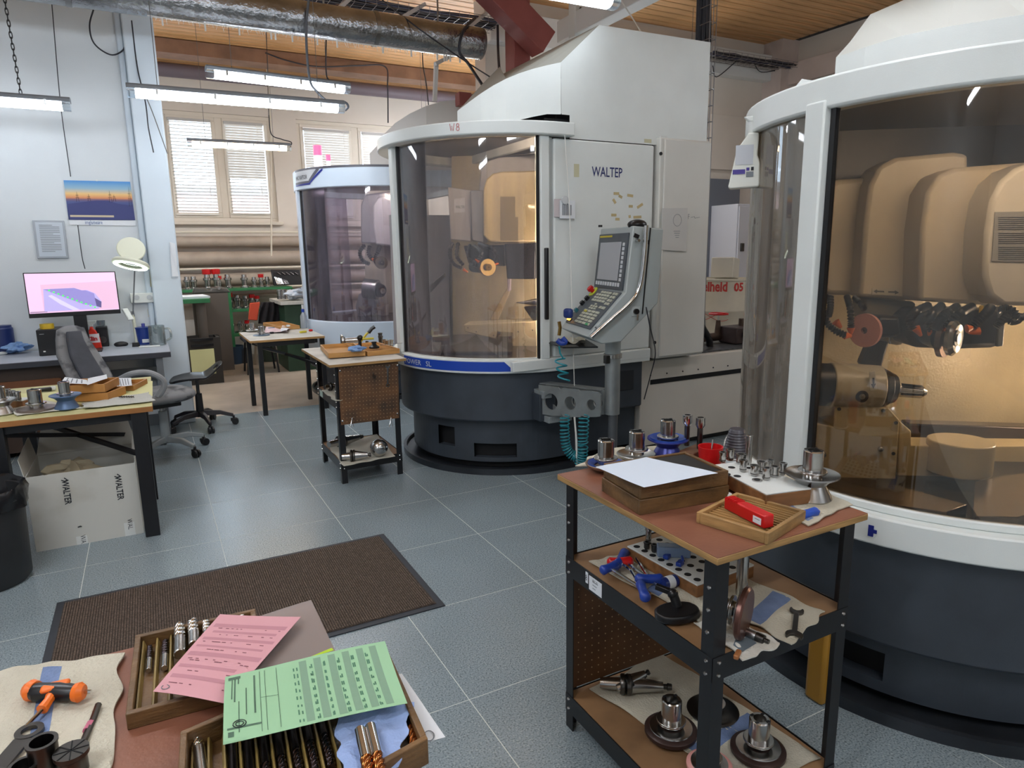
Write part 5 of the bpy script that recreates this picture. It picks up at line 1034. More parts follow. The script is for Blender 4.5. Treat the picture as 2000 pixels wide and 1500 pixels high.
def collet(label, loc, r=.011, h=.032, group=None, m=None, tilt=0):
    t = thing('collet', label, 'collet', loc, 0, group, tilt)
    MB().lathe([(.0001, 0), (r*.75, 0), (r, .004), (r, h*.82), (r*1.18, h*.84), (r*1.18, h), (r*.7, h), (r*.65, h*.6), (.0001, h*.6)], 18).build('sleeve', m or STEEL, t); MB().lathe([(r*1.005, h*.2), (r*1.03, h*.22), (r*1.03, h*.26), (r*1.005, h*.28)], 18, close=True).build('groove_ring', DSTEEL, t)
    return t
def t_handle(label, a, b, z0, z1, hd, m=BLUE, r=.0045, hl=.05, group=None, grip=.015):
    "T-handle hex key: shaft from grip centre a to tip b; hd = direction of the grip"
    a, b = Vector(a), Vector(b); t = thing('t_handle_key', label, 'hex key', tuple(a-Vector((0, 0, grip))), 0, group); h = Vector(hd).normalized()*hl
    MB().tube([a-h, a-h*.8, a-h*.3, a+h*.3, a+h*.8, a+h], grip, 12, taper=[.45, .95, .8, .85, 1, .6]).build('grip', m, t, w=True, ang=60)
    MB().cyl(a, b, r, n=6).build('hex_shaft', CHROME, t, w=True); return t
def wrench(label, a, b, z, w_=.011, m=STEEL, th=.005, jaw=.022, group=None, ring=False, up=None):
    a, b = Vector(a), Vector(b); t = thing('open_spanner', label, 'spanner', tuple(a), 0, group); d = (b-a).normalized(); n = Vector(up) if up else Vector((0, 0, 1)); s = n.cross(d).normalized(); M = Matrix(((d.x, s.x, n.x, a.x), (d.y, s.y, n.y, a.y), (d.z, s.z, n.z, a.z), (0, 0, 0, 1))); L = (b-a).length
    def jawpts(cx, r, sgn):
        o = []
        for k in range(5, 32): q = 2*PI*k/36; o.append((cx+sgn*r*math.cos(q), r*math.sin(q)))
        g = r*.48; return o+[(cx+sgn*r*.1, -g), (cx-sgn*r*.15, 0), (cx+sgn*r*.1, g)]
    MB().prism(jawpts(0, jaw, -1), 0, th, M).build('jaw', m, t, w=True, bevel=.0006)
    MB().prism([(jaw*.7, -w_/2), (L-jaw*.7, -w_/2), (L-jaw*.7, w_/2), (jaw*.7, w_/2)], th*.15, th*.85, M).build('shank', m, t, w=True, bevel=.001)
    if ring: MB().ring([(L+jaw*.8*math.cos(k*PI/12), jaw*.8*math.sin(k*PI/12)) for k in range(24)], [(L+jaw*.45*math.cos(k*PI/12), jaw*.45*math.sin(k*PI/12)) for k in range(24)], 0, th, M).build('ring_end', m, t, w=True)
    else: MB().prism(jawpts(L, jaw*.85, 1), 0, th, M).build('jaw', m, t, w=True, bevel=.0006)
    return t
def taper_holder(label, a, b, r=.03, group=None):
    "machine taper tool holder lying from a (nose) to b (pull stud)"
    a, b = Vector(a), Vector(b); u, v, d = basis(b-a); L = (b-a).length; t = thing('tool_holder', label, 'tool holder', tuple(a-Vector((0, 0, r))), 0, group)
    M = Matrix(((u.x, v.x, d.x, a.x), (u.y, v.y, d.y, a.y), (u.z, v.z, d.z, a.z), (0, 0, 0, 1)))
    MB().lathe([(.0001, 0), (r*.5, 0), (r*.55, L*.08), (r*.6, L*.28), (.0001, L*.28)], 24, M).build('nose', STEEL, t, w=True)
    MB().lathe([(.0001, L*.281), (r*.95, L*.285), (r, L*.30), (r, L*.34), (r*.82, L*.36), (r, L*.38), (r, L*.43), (r*.9, L*.45), (.0001, L*.45)], 28, M).build('flange', DSTEEL, t, w=True)
    MB().lathe([(.0001, L*.451), (r*.82, L*.451), (r*.42, L*.88), (.0001, L*.88)], 28, M).build('taper_shank', STEEL, t, w=True)
    MB().lathe([(.0001, L*.881), (r*.25, L*.881), (r*.25, L*.93), (r*.36, L*.94), (r*.3, L), (.0001, L)], 20, M).build('pull_stud', DSTEEL, t, w=True); return t
def endmill(label, a, b, r, m=CHROME, group=None, name='end_mill', flute=.45, sm=None):
    "end mill lying on its side; a = shank end, b = cutting end"
    a, b = Vector(a), Vector(b); u, v, d = basis(b-a); L = (b-a).length; t = thing(name, label, 'end mill', tuple(a-Vector((0, 0, r))), 0, group)
    M = Matrix(((u.x, v.x, d.x, a.x), (u.y, v.y, d.y, a.y), (u.z, v.z, d.z, a.z), (0, 0, 0, 1))); s = L*(1-flute)
    MB().lathe([(.0001, 0), (r*.85, 0), (r, r*.15), (r, s), (.0001, s)], 18, M).build('shank', sm or STEEL, t, w=True)
    V = []; F = []; n = 26; k = 24; f = L*flute
    for i in range(n+1):
        z = s+f*i/n; tw = z*1.1/r
        for j in range(k): q = 2*PI*j/k; rr = r*(.70+.30*abs(math.cos(2*q))**.6)*(1 if i < n else .8); V.append((rr*math.cos(q+tw), rr*math.sin(q+tw), z))
    for i in range(n):
        for j in range(k): F.append((i*k+j, i*k+(j+1) % k, (i+1)*k+(j+1) % k, (i+1)*k+j))
    F += [tuple(range(k-1, -1, -1)), tuple(range(n*k, n*k+k))]; MB().add(V, F, M).build('flutes', m, t, w=True, ang=50); return t
def wood_tray(label, o, ux, uy, L, W, H, slots=8, m=TRAYW, wall=.010, group=None, floor_z=None, name='wooden_tray', along='x', low_side=None):
    "o: corner; ux, uy unit vectors in the plane"
    o, ux, uy = Vector(o), Vector(ux), Vector(uy); t = thing(name, label, 'tray', tuple(o), 0, group); M = Matrix(((ux.x, uy.x, 0, o.x), (ux.y, uy.y, 0, o.y), (0, 0, 1, o.z), (0, 0, 0, 1)))
    MB().box(wall, L-wall, wall, W-wall, 0, .006, M).build('bottom', m, t, w=True)
    for i, b in enumerate(((0, L, 0, wall), (0, L, W-wall, W), (0, wall, wall, W-wall), (L-wall, L, wall, W-wall))):
        MB().box(b[0], b[1], b[2], b[3], 0, H*(.55 if low_side == i else 1), M).build('side_board', m, t, w=True, bevel=.0015)
    if slots:
        for k in range(slots+1):
            if along == 'x': y = wall+(W-2*wall)*k/slots; MB().prism([(y-.0035, .006), (y+.0035, .006), (y+.0012, H*.62), (y-.0012, H*.62)], wall+.002, L-wall-.002, M @ Matrix(((0, 0, 1, 0), (1, 0, 0, 0), (0, 1, 0, 0), (0, 0, 0, 1)))).build('divider', m, t, w=True)
            else: x = wall+(L-2*wall)*k/slots; MB().prism([(x-.0035, .006), (x+.0035, .006), (x+.0012, H*.62), (x-.0012, H*.62)], wall+.002, W-wall-.002, M @ Matrix(((1, 0, 0, 0), (0, 0, 1, 0), (0, 1, 0, 0), (0, 0, 0, 1)))).build('divider', m, t, w=True)
    return t, M
def wipe(label, c, r, seed, m=BLUEP, name='paper_wipe', h=.6):
    rn = random.Random(seed); P = []; V = []; F = []; n = 22; k = 11
    ph = [rn.uniform(0, 6.3) for _ in range(6)]
    for i in range(k+1):
        a = PI*i/k
        for j in range(n): b = 2*PI*j/n; q = 1+.22*math.sin(3*b+ph[0]+3*a)+.14*math.sin(7*b+ph[1]-2*a)+.12*math.sin(5*a+ph[2]+b*2); V.append((r*q*math.sin(a)*math.cos(b), r*q*math.sin(a)*math.sin(b), r*h*(1-math.cos(a)*q)*.62+.002))
    for i in range(k):
        for j in range(n): F.append((i*n+j, (i+1)*n+j, (i+1)*n+(j+1) % n, i*n+(j+1) % n))
    zmin = min(v[2] for v in V); V = [(x, y, z-zmin+.001) for x, y, z in V]
    o = MB().add(V, F).build(name, m, None, ang=24); o.location = c; return tag(o, label, 'wipe')
# ================================================================== FRONT TROLLEY
def angle_cart(name, label, x0, x1, y0, y1, zt, zm, zl, th=.018, over=.02, topm=None, edge=PLY, back=0., aw=.038):
    t = thing(name, label, 'trolley', ((x0+x1)/2, (y0+y1)/2, 0))
    for x, sx in ((x0, 1), (x1, -1)):
        for y, sy in ((y0, 1), (y1, -1)):
            MB().prism([(x, y), (x+sx*aw, y), (x+sx*aw, y+sy*.003), (x+sx*.003, y+sy*.003), (x+sx*.003, y+sy*aw), (x, y+sy*aw)], 0, zt-th-.001).build('post', BLACKM, t, w=True)
    b0 = None
    for z in (zm, zl):
        MB().box(x0+.004, x1-.004, y0+.004, y1-.004, z-.014, z).build('shelf_board', mat('oil_stained_board', '#94714f', .55, var=.35, vs=5), t, w=True)
        for a in ((x0-.002, x0+.001, y0, y1), (x1-.001, x1+.002, y0, y1), (x0, x1, y0-.002, y0+.001), (x0, x1, y1-.001, y1+.002)): MB().box(*a, z-.058, z+.002).build('shelf_rail', BLACKM, t, w=True)
        for x, sx in ((x0, 1), (x1, -1)):
            for y, sy in ((y0, 1), (y1, -1)):
                for zz in (z-.012, z-.045):
                    for px, py, dx, dy in ((x+sx*.018, y-sy*.002, 0, -sy), (x-sx*.002, y+sy*.018, -sx, 0)):
                        if b0 is None: b0 = MB().ball((0, 0, 0), .0058, 8, sc=(1, 1, .9)).build('rivet', STEEL, t); b = b0
                        else: b = b0.copy(); C.objects.link(b); b.parent = t
                        b.location = (px-t.location.x, py-t.location.y, zz)
    for x, sx in ((x0, 1), (x1, -1)):
        for y, sy in ((y0, 1), (y1, -1)):
            zz = zm+.06
            while zz < zt-.06:
                b = b0.copy(); C.objects.link(b); b.parent = t; b.location = (x-sx*.002-t.location.x, y+sy*.018-t.location.y, zz); zz += .055
    MB().box(x0-over, x1+over, y0-over, y1+over+back, zt-th, zt-.0012).build('top_board', edge, t, w=True, bevel=.002)
    MB().box(x0-over+.001, x1+over-.001, y0-over+.001, y1+over+back-.001, zt-.0011, zt).build('top_laminate', topm or LAM, t, w=True)
    return t
ZT = .845
tf = angle_cart('tool_trolley', 'near black angle-iron tool trolley with red-brown top and two loaded shelves', 1.045, 1.515, 1.015, 1.63, ZT, .585, .118)
PEG = mat('brown_pegboard', '#5f3f26', .5, var=.4, vs=6)
MB().box(1.06, 1.50, 1.622, 1.628, .13, .53).build('pegboard', PEG, tf, w=True)
hb = None
for i in range(16):
    for j in range(14):
        if hb is None: hb = MB().cyl((0, -.0012, 0), (0, 0, 0), .0022, n=6, cap=True).build('peg_hole', mat('pale_peg_hole', '#a58a66', .7), tf); h = hb
        else: h = hb.copy(); C.objects.link(h); h.parent = tf
        h.location = (1.085+i*.026-tf.location.x, 1.6215-tf.location.y, .155+j*.026)
MB().tube(curve3([onY(1130, 1172, 1.66), onY(1122, 1180, 1.66), onY(1121, 1192, 1.66), onY(1129, 1202, 1.66)]), .003, 6).build('hook', BLACKM, tf, w=True)
Xl = 1.0425; a = onX(1151, 1138, Xl); b = onX(1188, 1208, Xl)
MB().box(Xl-.0012, Xl, a.y-.062, a.y, .535, .578).build('paper_label', PAPER, tf, w=True)
for k in range(3): MB().box(Xl-.0016, Xl-.0012, a.y-.045+.006*k, a.y-.018, .565-.010*k, .567-.010*k).build('label_line', INK, tf, w=True)
text('VRC-01', .011, planefn((Xl-.0016, a.y-.016, .566), (0, -1, 0), (0, 0, 1)), 'label_text', DINK, tf, sx=.8)
MB().box(Xl-.0012, Xl, a.y+.006, a.y+.018, .548, .582).build('number_label', PAPER, tf, w=True)
text('8', .026, planefn((Xl-.0016, a.y+.018, .556), (0, -1, 0), (0, 0, 1)), 'number_text', DINK, tf, sx=.7)
# rags on top
rag('folded cotton rag under the left grinding wheels on the near trolley', [(1128, 912), (1180, 880), (1330, 872), (1240, 930)], ZT, .004, 5)
rag('spread cotton rag with faded blue stripe under the collet block on the near trolley', [(1418, 935), (1530, 912), (1662, 990), (1575, 1030)], ZT, .003, 9, stripe=(.10, .22, 0))
arbor('grinding wheel arbor with blue dish wheel at the left end of the near trolley top', tuple(on(1183, 916, ZT+.006)), .98, 'cup', mat('bronze_rim_dish', '#8d7a6c', .3, .8), inner=BLUR)
arbor('grinding wheel arbor with plain steel dish, second from the left on the near trolley top', tuple(on(1243, 897, ZT+.006)), .98, 'cup')
arbor('grinding wheel arbor with violet-blue cup wheel before the wooden socket block', tuple(on(1303, 893, ZT+.004)), .92, 'hour', mat('violet_blue_rim', '#343c8e', .3, .3), inner=BLUR)
arbor('large hourglass steel wheel arbor standing alone right of the collet block', tuple(on(1583, 972, ZT+.005)), .98, 'hour')
# stacked wooden boxes
a = on(1249, 1007, ZT); b = on(1157, 962, ZT); c = on(1423, 976, ZT); ux = (c-a).normalized(); L = (c-a).length; uy = Vector((-ux.y, ux.x, 0)); Wd = (b-a).length
wood_tray('dark oily wooden box, lower one of the stacked pair on the near trolley', a, ux, uy, L, Wd, .040, 6, TRAYD)
a2 = a+Vector((0, 0, .041))+ux*.004+uy*.003
tb, Mb = wood_tray('upper dark wooden tool box of the stack, filled with black foam', a2, ux, uy, L-.006, Wd-.006, .040, 0, TRAYD)
MB().box(.012, L-.02, .012, Wd-.02, .007, .037, Mb).build('foam_insert', BLACKP, tb, w=True)
zz = ZT+.088
paper('white drawing sheet draped over the upper wooden tool box', [(1258, 952), (1163, 918), (1262, 893), (1402, 930)], zz, .004, lift=(-.004, 0, .004, -.003), m=mat('bluish_paper', '#cfd9e6', .8))
# block with socket keys, red cup, ribbed cup
t = thing('socket_block', 'small dark wooden block holding two upright socket keys', 'block', tuple(on(1356, 902, ZT)))
MB().bx((0, .0, .022), (.10, .05, .044), .3).build('block', mat('reddish_wood_block', '#6d4a33', .5, var=.3, vs=6), t, bevel=.003)
for (px, py), lb in (((1341, 870), 'left upright chrome socket key in the wooden block'), ((1366, 876), 'right upright grey socket key in the wooden block')):
    p = on(px, py, ZT+.045); k = thing('socket_key', lb, 'socket key', tuple(p))
    MB().cyl((0, 0, 0), (0, 0, .066), .0085, n=8).build('shaft', DSTEEL, k); MB().lathe([(.0001, .066), (.0095, .066), (.0145, .075), (.0145, .10), (.010, .10), (.010, .085), (.0001, .085)], 20).build('socket', CHROME if 'chrome' in lb else STEEL, k)
p = on(1386, 916, ZT); t = thing('red_cup', 'red plastic cup with small tools behind the wooden boxes', 'cup', tuple(p))
MB().lathe([(.0001, 0), (.030, 0), (.037, .072), (.034, .072), (.028, .004), (.0001, .004)], 28).build('cup', RED, t); MB().cyl((0, 0, .005), (.018, .01, .088), .003, n=6).build('steel_pin', STEEL, t)
# collet block
q = [on(1388, 908, ZT+.048), on(1497, 965, ZT+.048), on(1541, 933, ZT+.048)]; ux = (q[1]-q[0]).normalized(); uy = Vector((-ux.y, ux.x, 0)); L = (q[1]-q[0]).length; Wd = abs((q[2]-q[1]).dot(uy)); o = q[0].copy(); o.z = ZT+.006
t = thing('collet_block', 'long wooden collet block with white top on the near trolley', 'block', tuple(o)); M = Matrix(((ux.x, uy.x, 0, o.x), (ux.y, uy.y, 0, o.y), (0, 0, 1, o.z), (0, 0, 0, 1)))
MB().box(0, L, 0, Wd, 0, .038, M).build('wooden_base', mat('brown_wood_block', '#8a5e38', .5, var=.4, vs=6, stretch=(1, 6, 6)), t, w=True, bevel=.002); MB().box(0, L, 0, Wd, .0382, .042, M).build('white_plate', WHITEP, t, w=True, bevel=.001)
zc = o.z+.0422
for px, py in ((1429, 913), (1463, 914), (1420, 926), (1480, 938), (1440, 930)): p = on(px, py, zc); MB().cyl((p.x, p.y, zc), (p.x, p.y, zc+.0006), .010, n=16).build('hole', HOLE, t, w=True)
gc = 'collets standing in the block on the near trolley'
for k, (px, py) in enumerate(((1411, 902), (1426, 899), (1446, 906), (1451, 921), (1473, 929), (1487, 924), (1504, 918), (1496, 937), (1512, 931), (1528, 927))):
    collet(('leftmost', 'second from left', 'third from left', 'fourth from left, set forward', 'fifth from left, near the front', 'sixth from left', 'seventh from left, at the back', 'third from right, at the front', 'second from right', 'rightmost')[k]+' collet in the white-topped block', tuple(on(px, py, zc)), .0095+.001*(k % 3), .030+.004*(k % 2), gc)
collet('single taller steel collet standing in front of the white-topped block', tuple(on(1477, 968, ZT+.006)), .0115, .045)
p = on(1461, 908, zc); o = MB().cyl((p.x, p.y, zc), (p.x, p.y, zc+.088), .0095, n=20).build('steel_pin', STEEL, None, w=True, bevel=.001); tag(o, 'tall polished steel pin standing beside the ribbed dark cup', 'pin')
p = on(1437, 893, ZT+.006); t = thing('ribbed_cup', 'dark ribbed plastic cup upside down behind the collet block', 'cup', tuple(p)); pr = [(.043, 0), (.044, .004)]
for k in range(9): z = .012+k*.0085; r = .040-.0018*k; pr += [(r, z), (r+.0012, z+.003), (r-.0006, z+.006)]
pr += [(.024, .09), (.021, .094), (.0001, .094)]; MB().lathe([(.0001, .001)]+pr, 32).build('cup', mat('dark_ribbed_plastic', '#3a3840', .35), t); MB().lathe([(.0435, .002), (.0462, .003), (.0462, .006), (.0435, .007)], 32, close=True).build('pale_rim', WHITEP, t)
# slotted tray with red case
a = on(1500, 1065, ZT); b = on(1383, 1012, ZT); c = on(1573, 1018, ZT); ux = (c-a).normalized(); uy = Vector((-ux.y, ux.x, 0)); L = (c-a).length; Wd = (b-a).length
tt, Mt = wood_tray('small wooden tray with thin slats holding the red case', a, ux, uy, L, Wd, .028, 0, TRAYW)
for k in range(13): x = .012+(L-.024)*k/12; MB().box(x-.0018, x+.0018, .012, Wd-.012, .0062, .020, Mt).build('divider', TRAYW, tt, w=True)
a = on(1492, 1034, ZT+.022); b = on(1412, 994, ZT+.022); d = (b-a); L2 = d.length; d.normalize(); s = Vector((-d.y, d.x, 0))*-1
t = thing('red_case', 'bright red ribbed plastic tool case lying in the slatted tray', 'case', tuple(a)); M = Matrix(((d.x, s.x, 0, a.x), (d.y, s.y, 0, a.y), (0, 0, 1, a.z), (0, 0, 0, 1)))
MB().prism([(0, 0), (L2*.62, 0), (L2*.66, .002), (L2, .002), (L2, .026), (L2*.66, .026), (L2*.62, .030), (0, .030)], 0, .032, M).build('case_body', RED, t, w=True, bevel=.004, seg=3)
for k in range(6): x = L2*(.68+.05*k); MB().box(x, x+.0025, .001, .027, .030, .0335, M).build('grip_rib', RED, t, w=True)
MB().box(.010, .036, -.0008, .0, .006, .022, M).build('white_label', PAPER, t, w=True); MB().box(.014, .030, -.0012, -.0008, .016, .0175, M).build('label_line', INK, t, w=True)
a = on(1558, 1008, ZT+.012); b = on(1598, 998, ZT+.012); o = MB().tube([a, a.lerp(b, .15), a.lerp(b, .5), a.lerp(b, .85), b], .012, 10, taper=[.6, 1, .9, 1.05, .5]).build('screwdriver', mat('bright_blue_plastic', '#2a52b5', .35), None, w=True); tag(o, 'bright blue screwdriver handle beside the slatted tray', 'handle')
p = on(1424, 968, ZT+.01); o = MB().ball(p, .009, 12).build('plastic_plug', WHITEP, None, w=True); tag(o, 'small white plug at the right corner of the stacked wooden boxes', 'plug')
# middle shelf
ZM = .586
rag('long oily cotton rag under the blue T-handle keys on the middle shelf', [(1400, 1235), (1152, 1100), (1235, 1082), (1420, 1170)], ZM, .005, 11, stripe=(.42, .52, 0))
rag('cotton rag with blue stripe under the open-ended spanner on the middle shelf', [(1545, 1262), (1395, 1185), (1440, 1125), (1612, 1200)], ZM, .005, 12, stripe=(.40, .60, -.05))
rag('small white folded cloth under the air scriber on the middle shelf', [(1455, 1292), (1355, 1222), (1420, 1205), (1530, 1262)], ZM+.001, .004, 13, m=mat('white_cloth', '#cfcdc4', .95, bump=.4, bs=160))
gT = None
def tk(label, grip, tip, gdir, m=BLUE): a = on(*grip, ZM+.03); b = on(*tip, ZM+.022); g1 = on(*gdir[0], ZM+.03); g2 = on(*gdir[1], ZM+.03); t_handle(label, (g1+g2)/2, b, 0, 0, g2-g1, m, hl=(g2-g1).length/2)
tk('blue T-handle key with upright grip at the rear left of the middle shelf', (1214, 1092), (1295, 1150), ((1204, 1105), (1222, 1077)))
tk('blue T-handle key, leftmost on the middle shelf', (1192, 1110), (1270, 1160), ((1174, 1115), (1206, 1103)))
tk('blue T-handle key with grip lying crosswise in front of the perforated block', (1267, 1129), (1240, 1085), ((1240, 1130), (1296, 1131)))
tk('blue T-handle key nearest to the shelf edge', (1256, 1153), (1225, 1100), ((1250, 1138), (1262, 1170)))
tk('red T-handle key half hidden under the blue ones', (1215, 1098), (1240, 1120), ((1186, 1098), (1236, 1096)), RED)
q = [on(1225, 1066, ZM+.045), on(1362, 1142, ZM+.045), on(1440, 1095, ZM+.045)]; ux = (q[1]-q[0]).normalized(); uy = Vector((-ux.y, ux.x, 0)); L = (q[1]-q[0]).length; Wd = min(.22, abs((q[2]-q[1]).dot(uy))+.06); o = q[0].copy(); o.z = ZM+.006
t = thing('perforated_block', 'wooden block with white plate full of round holes on the middle shelf', 'block', tuple(o)); M = Matrix(((ux.x, uy.x, 0, o.x), (ux.y, uy.y, 0, o.y), (0, 0, 1, o.z), (0, 0, 0, 1)))
MB().box(0, L, 0, Wd, 0, .034, M).build('wooden_base', mat('brown_wood_block', '#8a5e38', .5), t, w=True, bevel=.002); MB().box(0, L, 0, Wd, .0342, .039, M).build('white_plate', WHITEP, t, w=True, bevel=.001)
h0 = None
for i in range(8):
    for j in range(5):
        p = M @ Vector((.02+(L-.04)*i/7, .02+(Wd-.04)*j/4, .0392))
        if h0 is None: h0 = MB().cyl((0, 0, 0), (0, 0, .0005), .0098, n=18).build('hole', HOLE, t); h = h0
        else: h = h0.copy(); C.objects.link(h); h.parent = t
        h.location = p-t.location
for k, (px, py, hh) in enumerate(((1257, 1066, .05), (1252, 1080, .022), (1263, 1086, .024), (1276, 1090, .022))):
    collet(('tall collet at the rear corner of the perforated block', 'grey collet nearest the left corner of the perforated block', 'grey collet in the middle of the row on the perforated block', 'grey collet at the right of the row on the perforated block')[k], tuple(M @ Vector((.02+(L-.04)*(k+.0)/7*(.8), .03+(.035 if k == 0 else 0)+.004*k, .0398))), .0085, hh, m=DSTEEL if k else STEEL)
p = on(1315, 1085, ZM+.046); t = thing('plastic_case', 'translucent pale blue plastic case on the perforated block', 'case', tuple(p)); MB().bx((0, 0, .016), (.095, .036, .032), -.62).build('case_body', mat('pale_blue_plastic', '#93a9c9', .2, trans=.3), t, bevel=.005, seg=3)
for (px, py), lb in (((1303, 1090), 'blue plastic clip beside the pale blue case'), ((1328, 1104), 'blue plastic clip lying on the holes of the block')):
    p = on(px, py, ZM+.047); c_ = thing('blue_clip', lb, 'clip', tuple(p)); MB().bx((0, 0, .006), (.024, .016, .012), .4).bx((.014, .006, .010), (.02, .006, .02), 1.0).build('clip', BLUE, c_, bevel=.002)
p = on(1318, 1150, ZM+.006); t = thing('blue_bottle', 'small blue bottle with white label lying behind the black gauge base', 'bottle', tuple(p)); a = Vector((-.03, .0, .017)); MB().lathe([(.0001, 0), (.016, 0), (.017, .004), (.017, .045), (.009, .055), (.009, .066), (.0001, .066)], 20, TR(-.035, .01, .018, ry=PI/2, rz=0)).build('bottle_body', mat('dark_blue_plastic', '#1c2c6c', .35), t); MB().lathe([(.0174, .012), (.0176, .012), (.0176, .034), (.0174, .034)], 20, TR(-.035, .01, .018, ry=PI/2, rz=0), close=True).build('label', PAPER, t)
p = on(1322, 1205, ZM+.004); t = thing('gauge_base', 'black oval magnetic gauge base on the middle shelf', 'gauge stand', tuple(p))
MB().prism([(.062*math.cos(k*PI/16)*(1 if abs(math.cos(k*PI/16)) < .9 else .95), .040*math.sin(k*PI/16)) for k in range(32)], 0, .022, TR(rz=-.2)).build('base', BLACKP, t, bevel=.006, seg=3)
MB().cyl((.01, .01, .022), (.005, .02, .048), .012, n=14).ball((.004, .022, .052), .014, 12).build('swivel', BLACKP, t); MB().bar((.004, .022, .055), (-.02, .06, .062), .014).build('clamp_arm', BLACKP, t, bevel=.002)
arbor('grinding wheel arbor lying on its side with brown disc on the middle shelf', tuple(on(1460, 1200, ZM+.066)), .95, 'disc', mat('copper_brown_disc', '#6a4a42', .3, .7), rx=R_(0), ry=R_(-88), rz=R_(-62))
o = MB().cyl(tuple(on(1448, 1160, ZM+.03)), tuple(on(1448, 1160, ZM+.03)+Vector((0, 0, .14))), .015, n=20).build('upright_spindle', STEEL, None, w=True); tag(o, 'tall steel spindle standing behind the front post on the middle shelf', 'spindle')
wrench('dark open-ended spanner lying on the striped rag', on(1551, 1243, ZM+.009), on(1556, 1195, ZM+.010), ZM, .012, DSTEEL, .006, .020)
a = on(1452, 1232, ZM+.016); b = on(1502, 1254, ZM+.014); t = thing('air_scriber', 'steel pen-shaped air scriber on the white cloth', 'scriber', tuple(a)); MB().tube([a, a.lerp(b, .1), a.lerp(b, .45), a.lerp(b, .5)], .011, 14, taper=[.7, 1, 1, .95]).build('body', ALU, t, w=True); MB().tube([a.lerp(b, .51), a.lerp(b, .6), a.lerp(b, .82), a.lerp(b, .84)], .0115, 14, taper=[1, 1, .95, .6]).build('knurled_grip', DSTEEL, t, w=True); MB().cyl(a.lerp(b, .84), b, .0055, n=12).build('tip', DSTEEL, t, w=True)
paper('grey sheet of emery paper sticking out over the shelf edge', [(1432, 1260), (1444, 1230), (1478, 1256), (1450, 1275)], ZM+.008, .001, m=mat('emery_grey', '#5f6a72', .7))
o = MB().bx(tuple(on(1440, 1283, ZM+.002)+Vector((0, 0, .006))), (.03, .012, .012), .5).build('wood_offcut', mat('orange_wood', '#a0683c', .6), None, w=True, bevel=.003); tag(o, 'small orange-brown wooden offcut at the corner post of the middle shelf', 'offcut')
# bottom shelf
ZL = .119
rag('large grey cotton rag spread on the bottom shelf of the near trolley', [(1480, 1560), (1152, 1350), (1290, 1280), (1600, 1480)], ZL, .006, 21, stripe=(.30, .38, 0))
taper_holder('dark taper tool holder lying at the left end of the bottom shelf', on(1172, 1333, ZL+.035), on(1312, 1342, ZL+.035), .032)
taper_holder('second taper tool holder behind the first on the bottom shelf', on(1205, 1345, ZL+.03), on(1268, 1312, ZL+.065), .026)
arbor('dark-rimmed grinding wheel arbor on the left of the bottom shelf', tuple(on(1310, 1432, ZL+.008)), 1.12, 'disc', mat('dark_brown_rim', '#3c2b27', .4, .3))
arbor('flat bright grinding wheel arbor behind the front post on the bottom shelf', tuple(on(1392, 1388, ZL+.008)), 1.0, 'flat', DSTEEL)
arbor('bright steel grinding wheel arbor on the right of the bottom shelf', tuple(on(1480, 1470, ZL+.008)), 1.10, 'disc', mat('dark_brown_rim', '#3c2b27', .4, .3))
arbor('pinkish grinding wheel arbor at the front of the bottom shelf', tuple(on(1385, 1500, ZL+.008)), .9, 'disc', mat('pink_abrasive', '#d99a92', .8))
o = MB().box(1.9, 1.96, 1.05, 1.12, 0, .30).build('yellow_canister', mat('amber_plastic', '#a87a26', .4), None, w=True, bevel=.012); q = on(1612, 1430, 0); o.location = (q.x+.12, q.y+.12, 0); tag(o, 'dusty amber plastic canister standing before the right machine', 'canister')
# floor mat
t = thing('floor_mat', 'dark brown ribbed entrance mat on the tile floor', 'mat', (.25, 2.95, 0)); MX = (-.50, .992, 2.513, 3.385)
MB().box(MX[0], MX[1], MX[2], MX[3], 0, .006).build('rubber_border', mat('rubber_border', '#30343b', .6), t, w=True, bevel=.002)
mb = MB(); x = MX[0]+.035
MB().box(MX[0]+.03, MX[1]-.03, MX[2]+.03, MX[3]-.03, .006, .0085).build('carpet_base', mat('brown_mat_pile', '#4a3f37', .95, var=.5, vs=90), t, w=True)
while x < MX[1]-.04: mb.box(x, x+.0058, MX[2]+.032, MX[3]-.032, .0085, .0125); x += .0098
tag(mb.build('carpet_ribs', mat('brown_mat_rib', '#66564a', .95, var=.5, vs=120, bump=.6, bs=300), t, w=True, smooth=False), kind='stuff')
# ================================================================== MIDDLE TROLLEY
ZC2 = .812
WT = mat('worn_white_laminate', '#c9c6bd', .5, var=.2, vs=6)
tm_ = angle_cart('tool_trolley', 'small far black trolley with white top and brown pegboard facing the room', 1.005, 1.425, 4.315, 4.88, ZC2, .565, .150, topm=WT, over=.045, back=.22)
a = onY(661, 715, 4.30); b = onY(778, 822, 4.30); a2 = onY(778, 706, 4.30)
P = [onY(660, 714, 4.305), onY(777, 706, 4.305), onY(779, 816, 4.305), onY(666, 830, 4.305)]
MB().add(P+[p+Vector((0, -.006, 0)) for p in P], [(0, 1, 2, 3), (7, 6, 5, 4), (0, 4, 5, 1), (1, 5, 6, 2), (2, 6, 7, 3), (3, 7, 4, 0)]).build('pegboard', mat('stained_hardboard', '#6d4c30', .5, var=.45, vs=7, col2='#3c2f26', cut=(.3, .6)), tm_, w=True)
Q = quad_fn(*P); hb2 = None
for i in range(17):
    for j in range(15):
        p = Q((i+.7)/17.4, (j+.7)/15.4)
        if hb2 is None: hb2 = MB().cyl((0, -.0075, 0), (0, -.006, 0), .0028, n=6).build('peg_hole', mat('pale_peg_hole', '#a58a66', .7), tm_); h = hb2
        else: h = hb2.copy(); C.objects.link(h); h.parent = tm_
        h.location = p-tm_.location
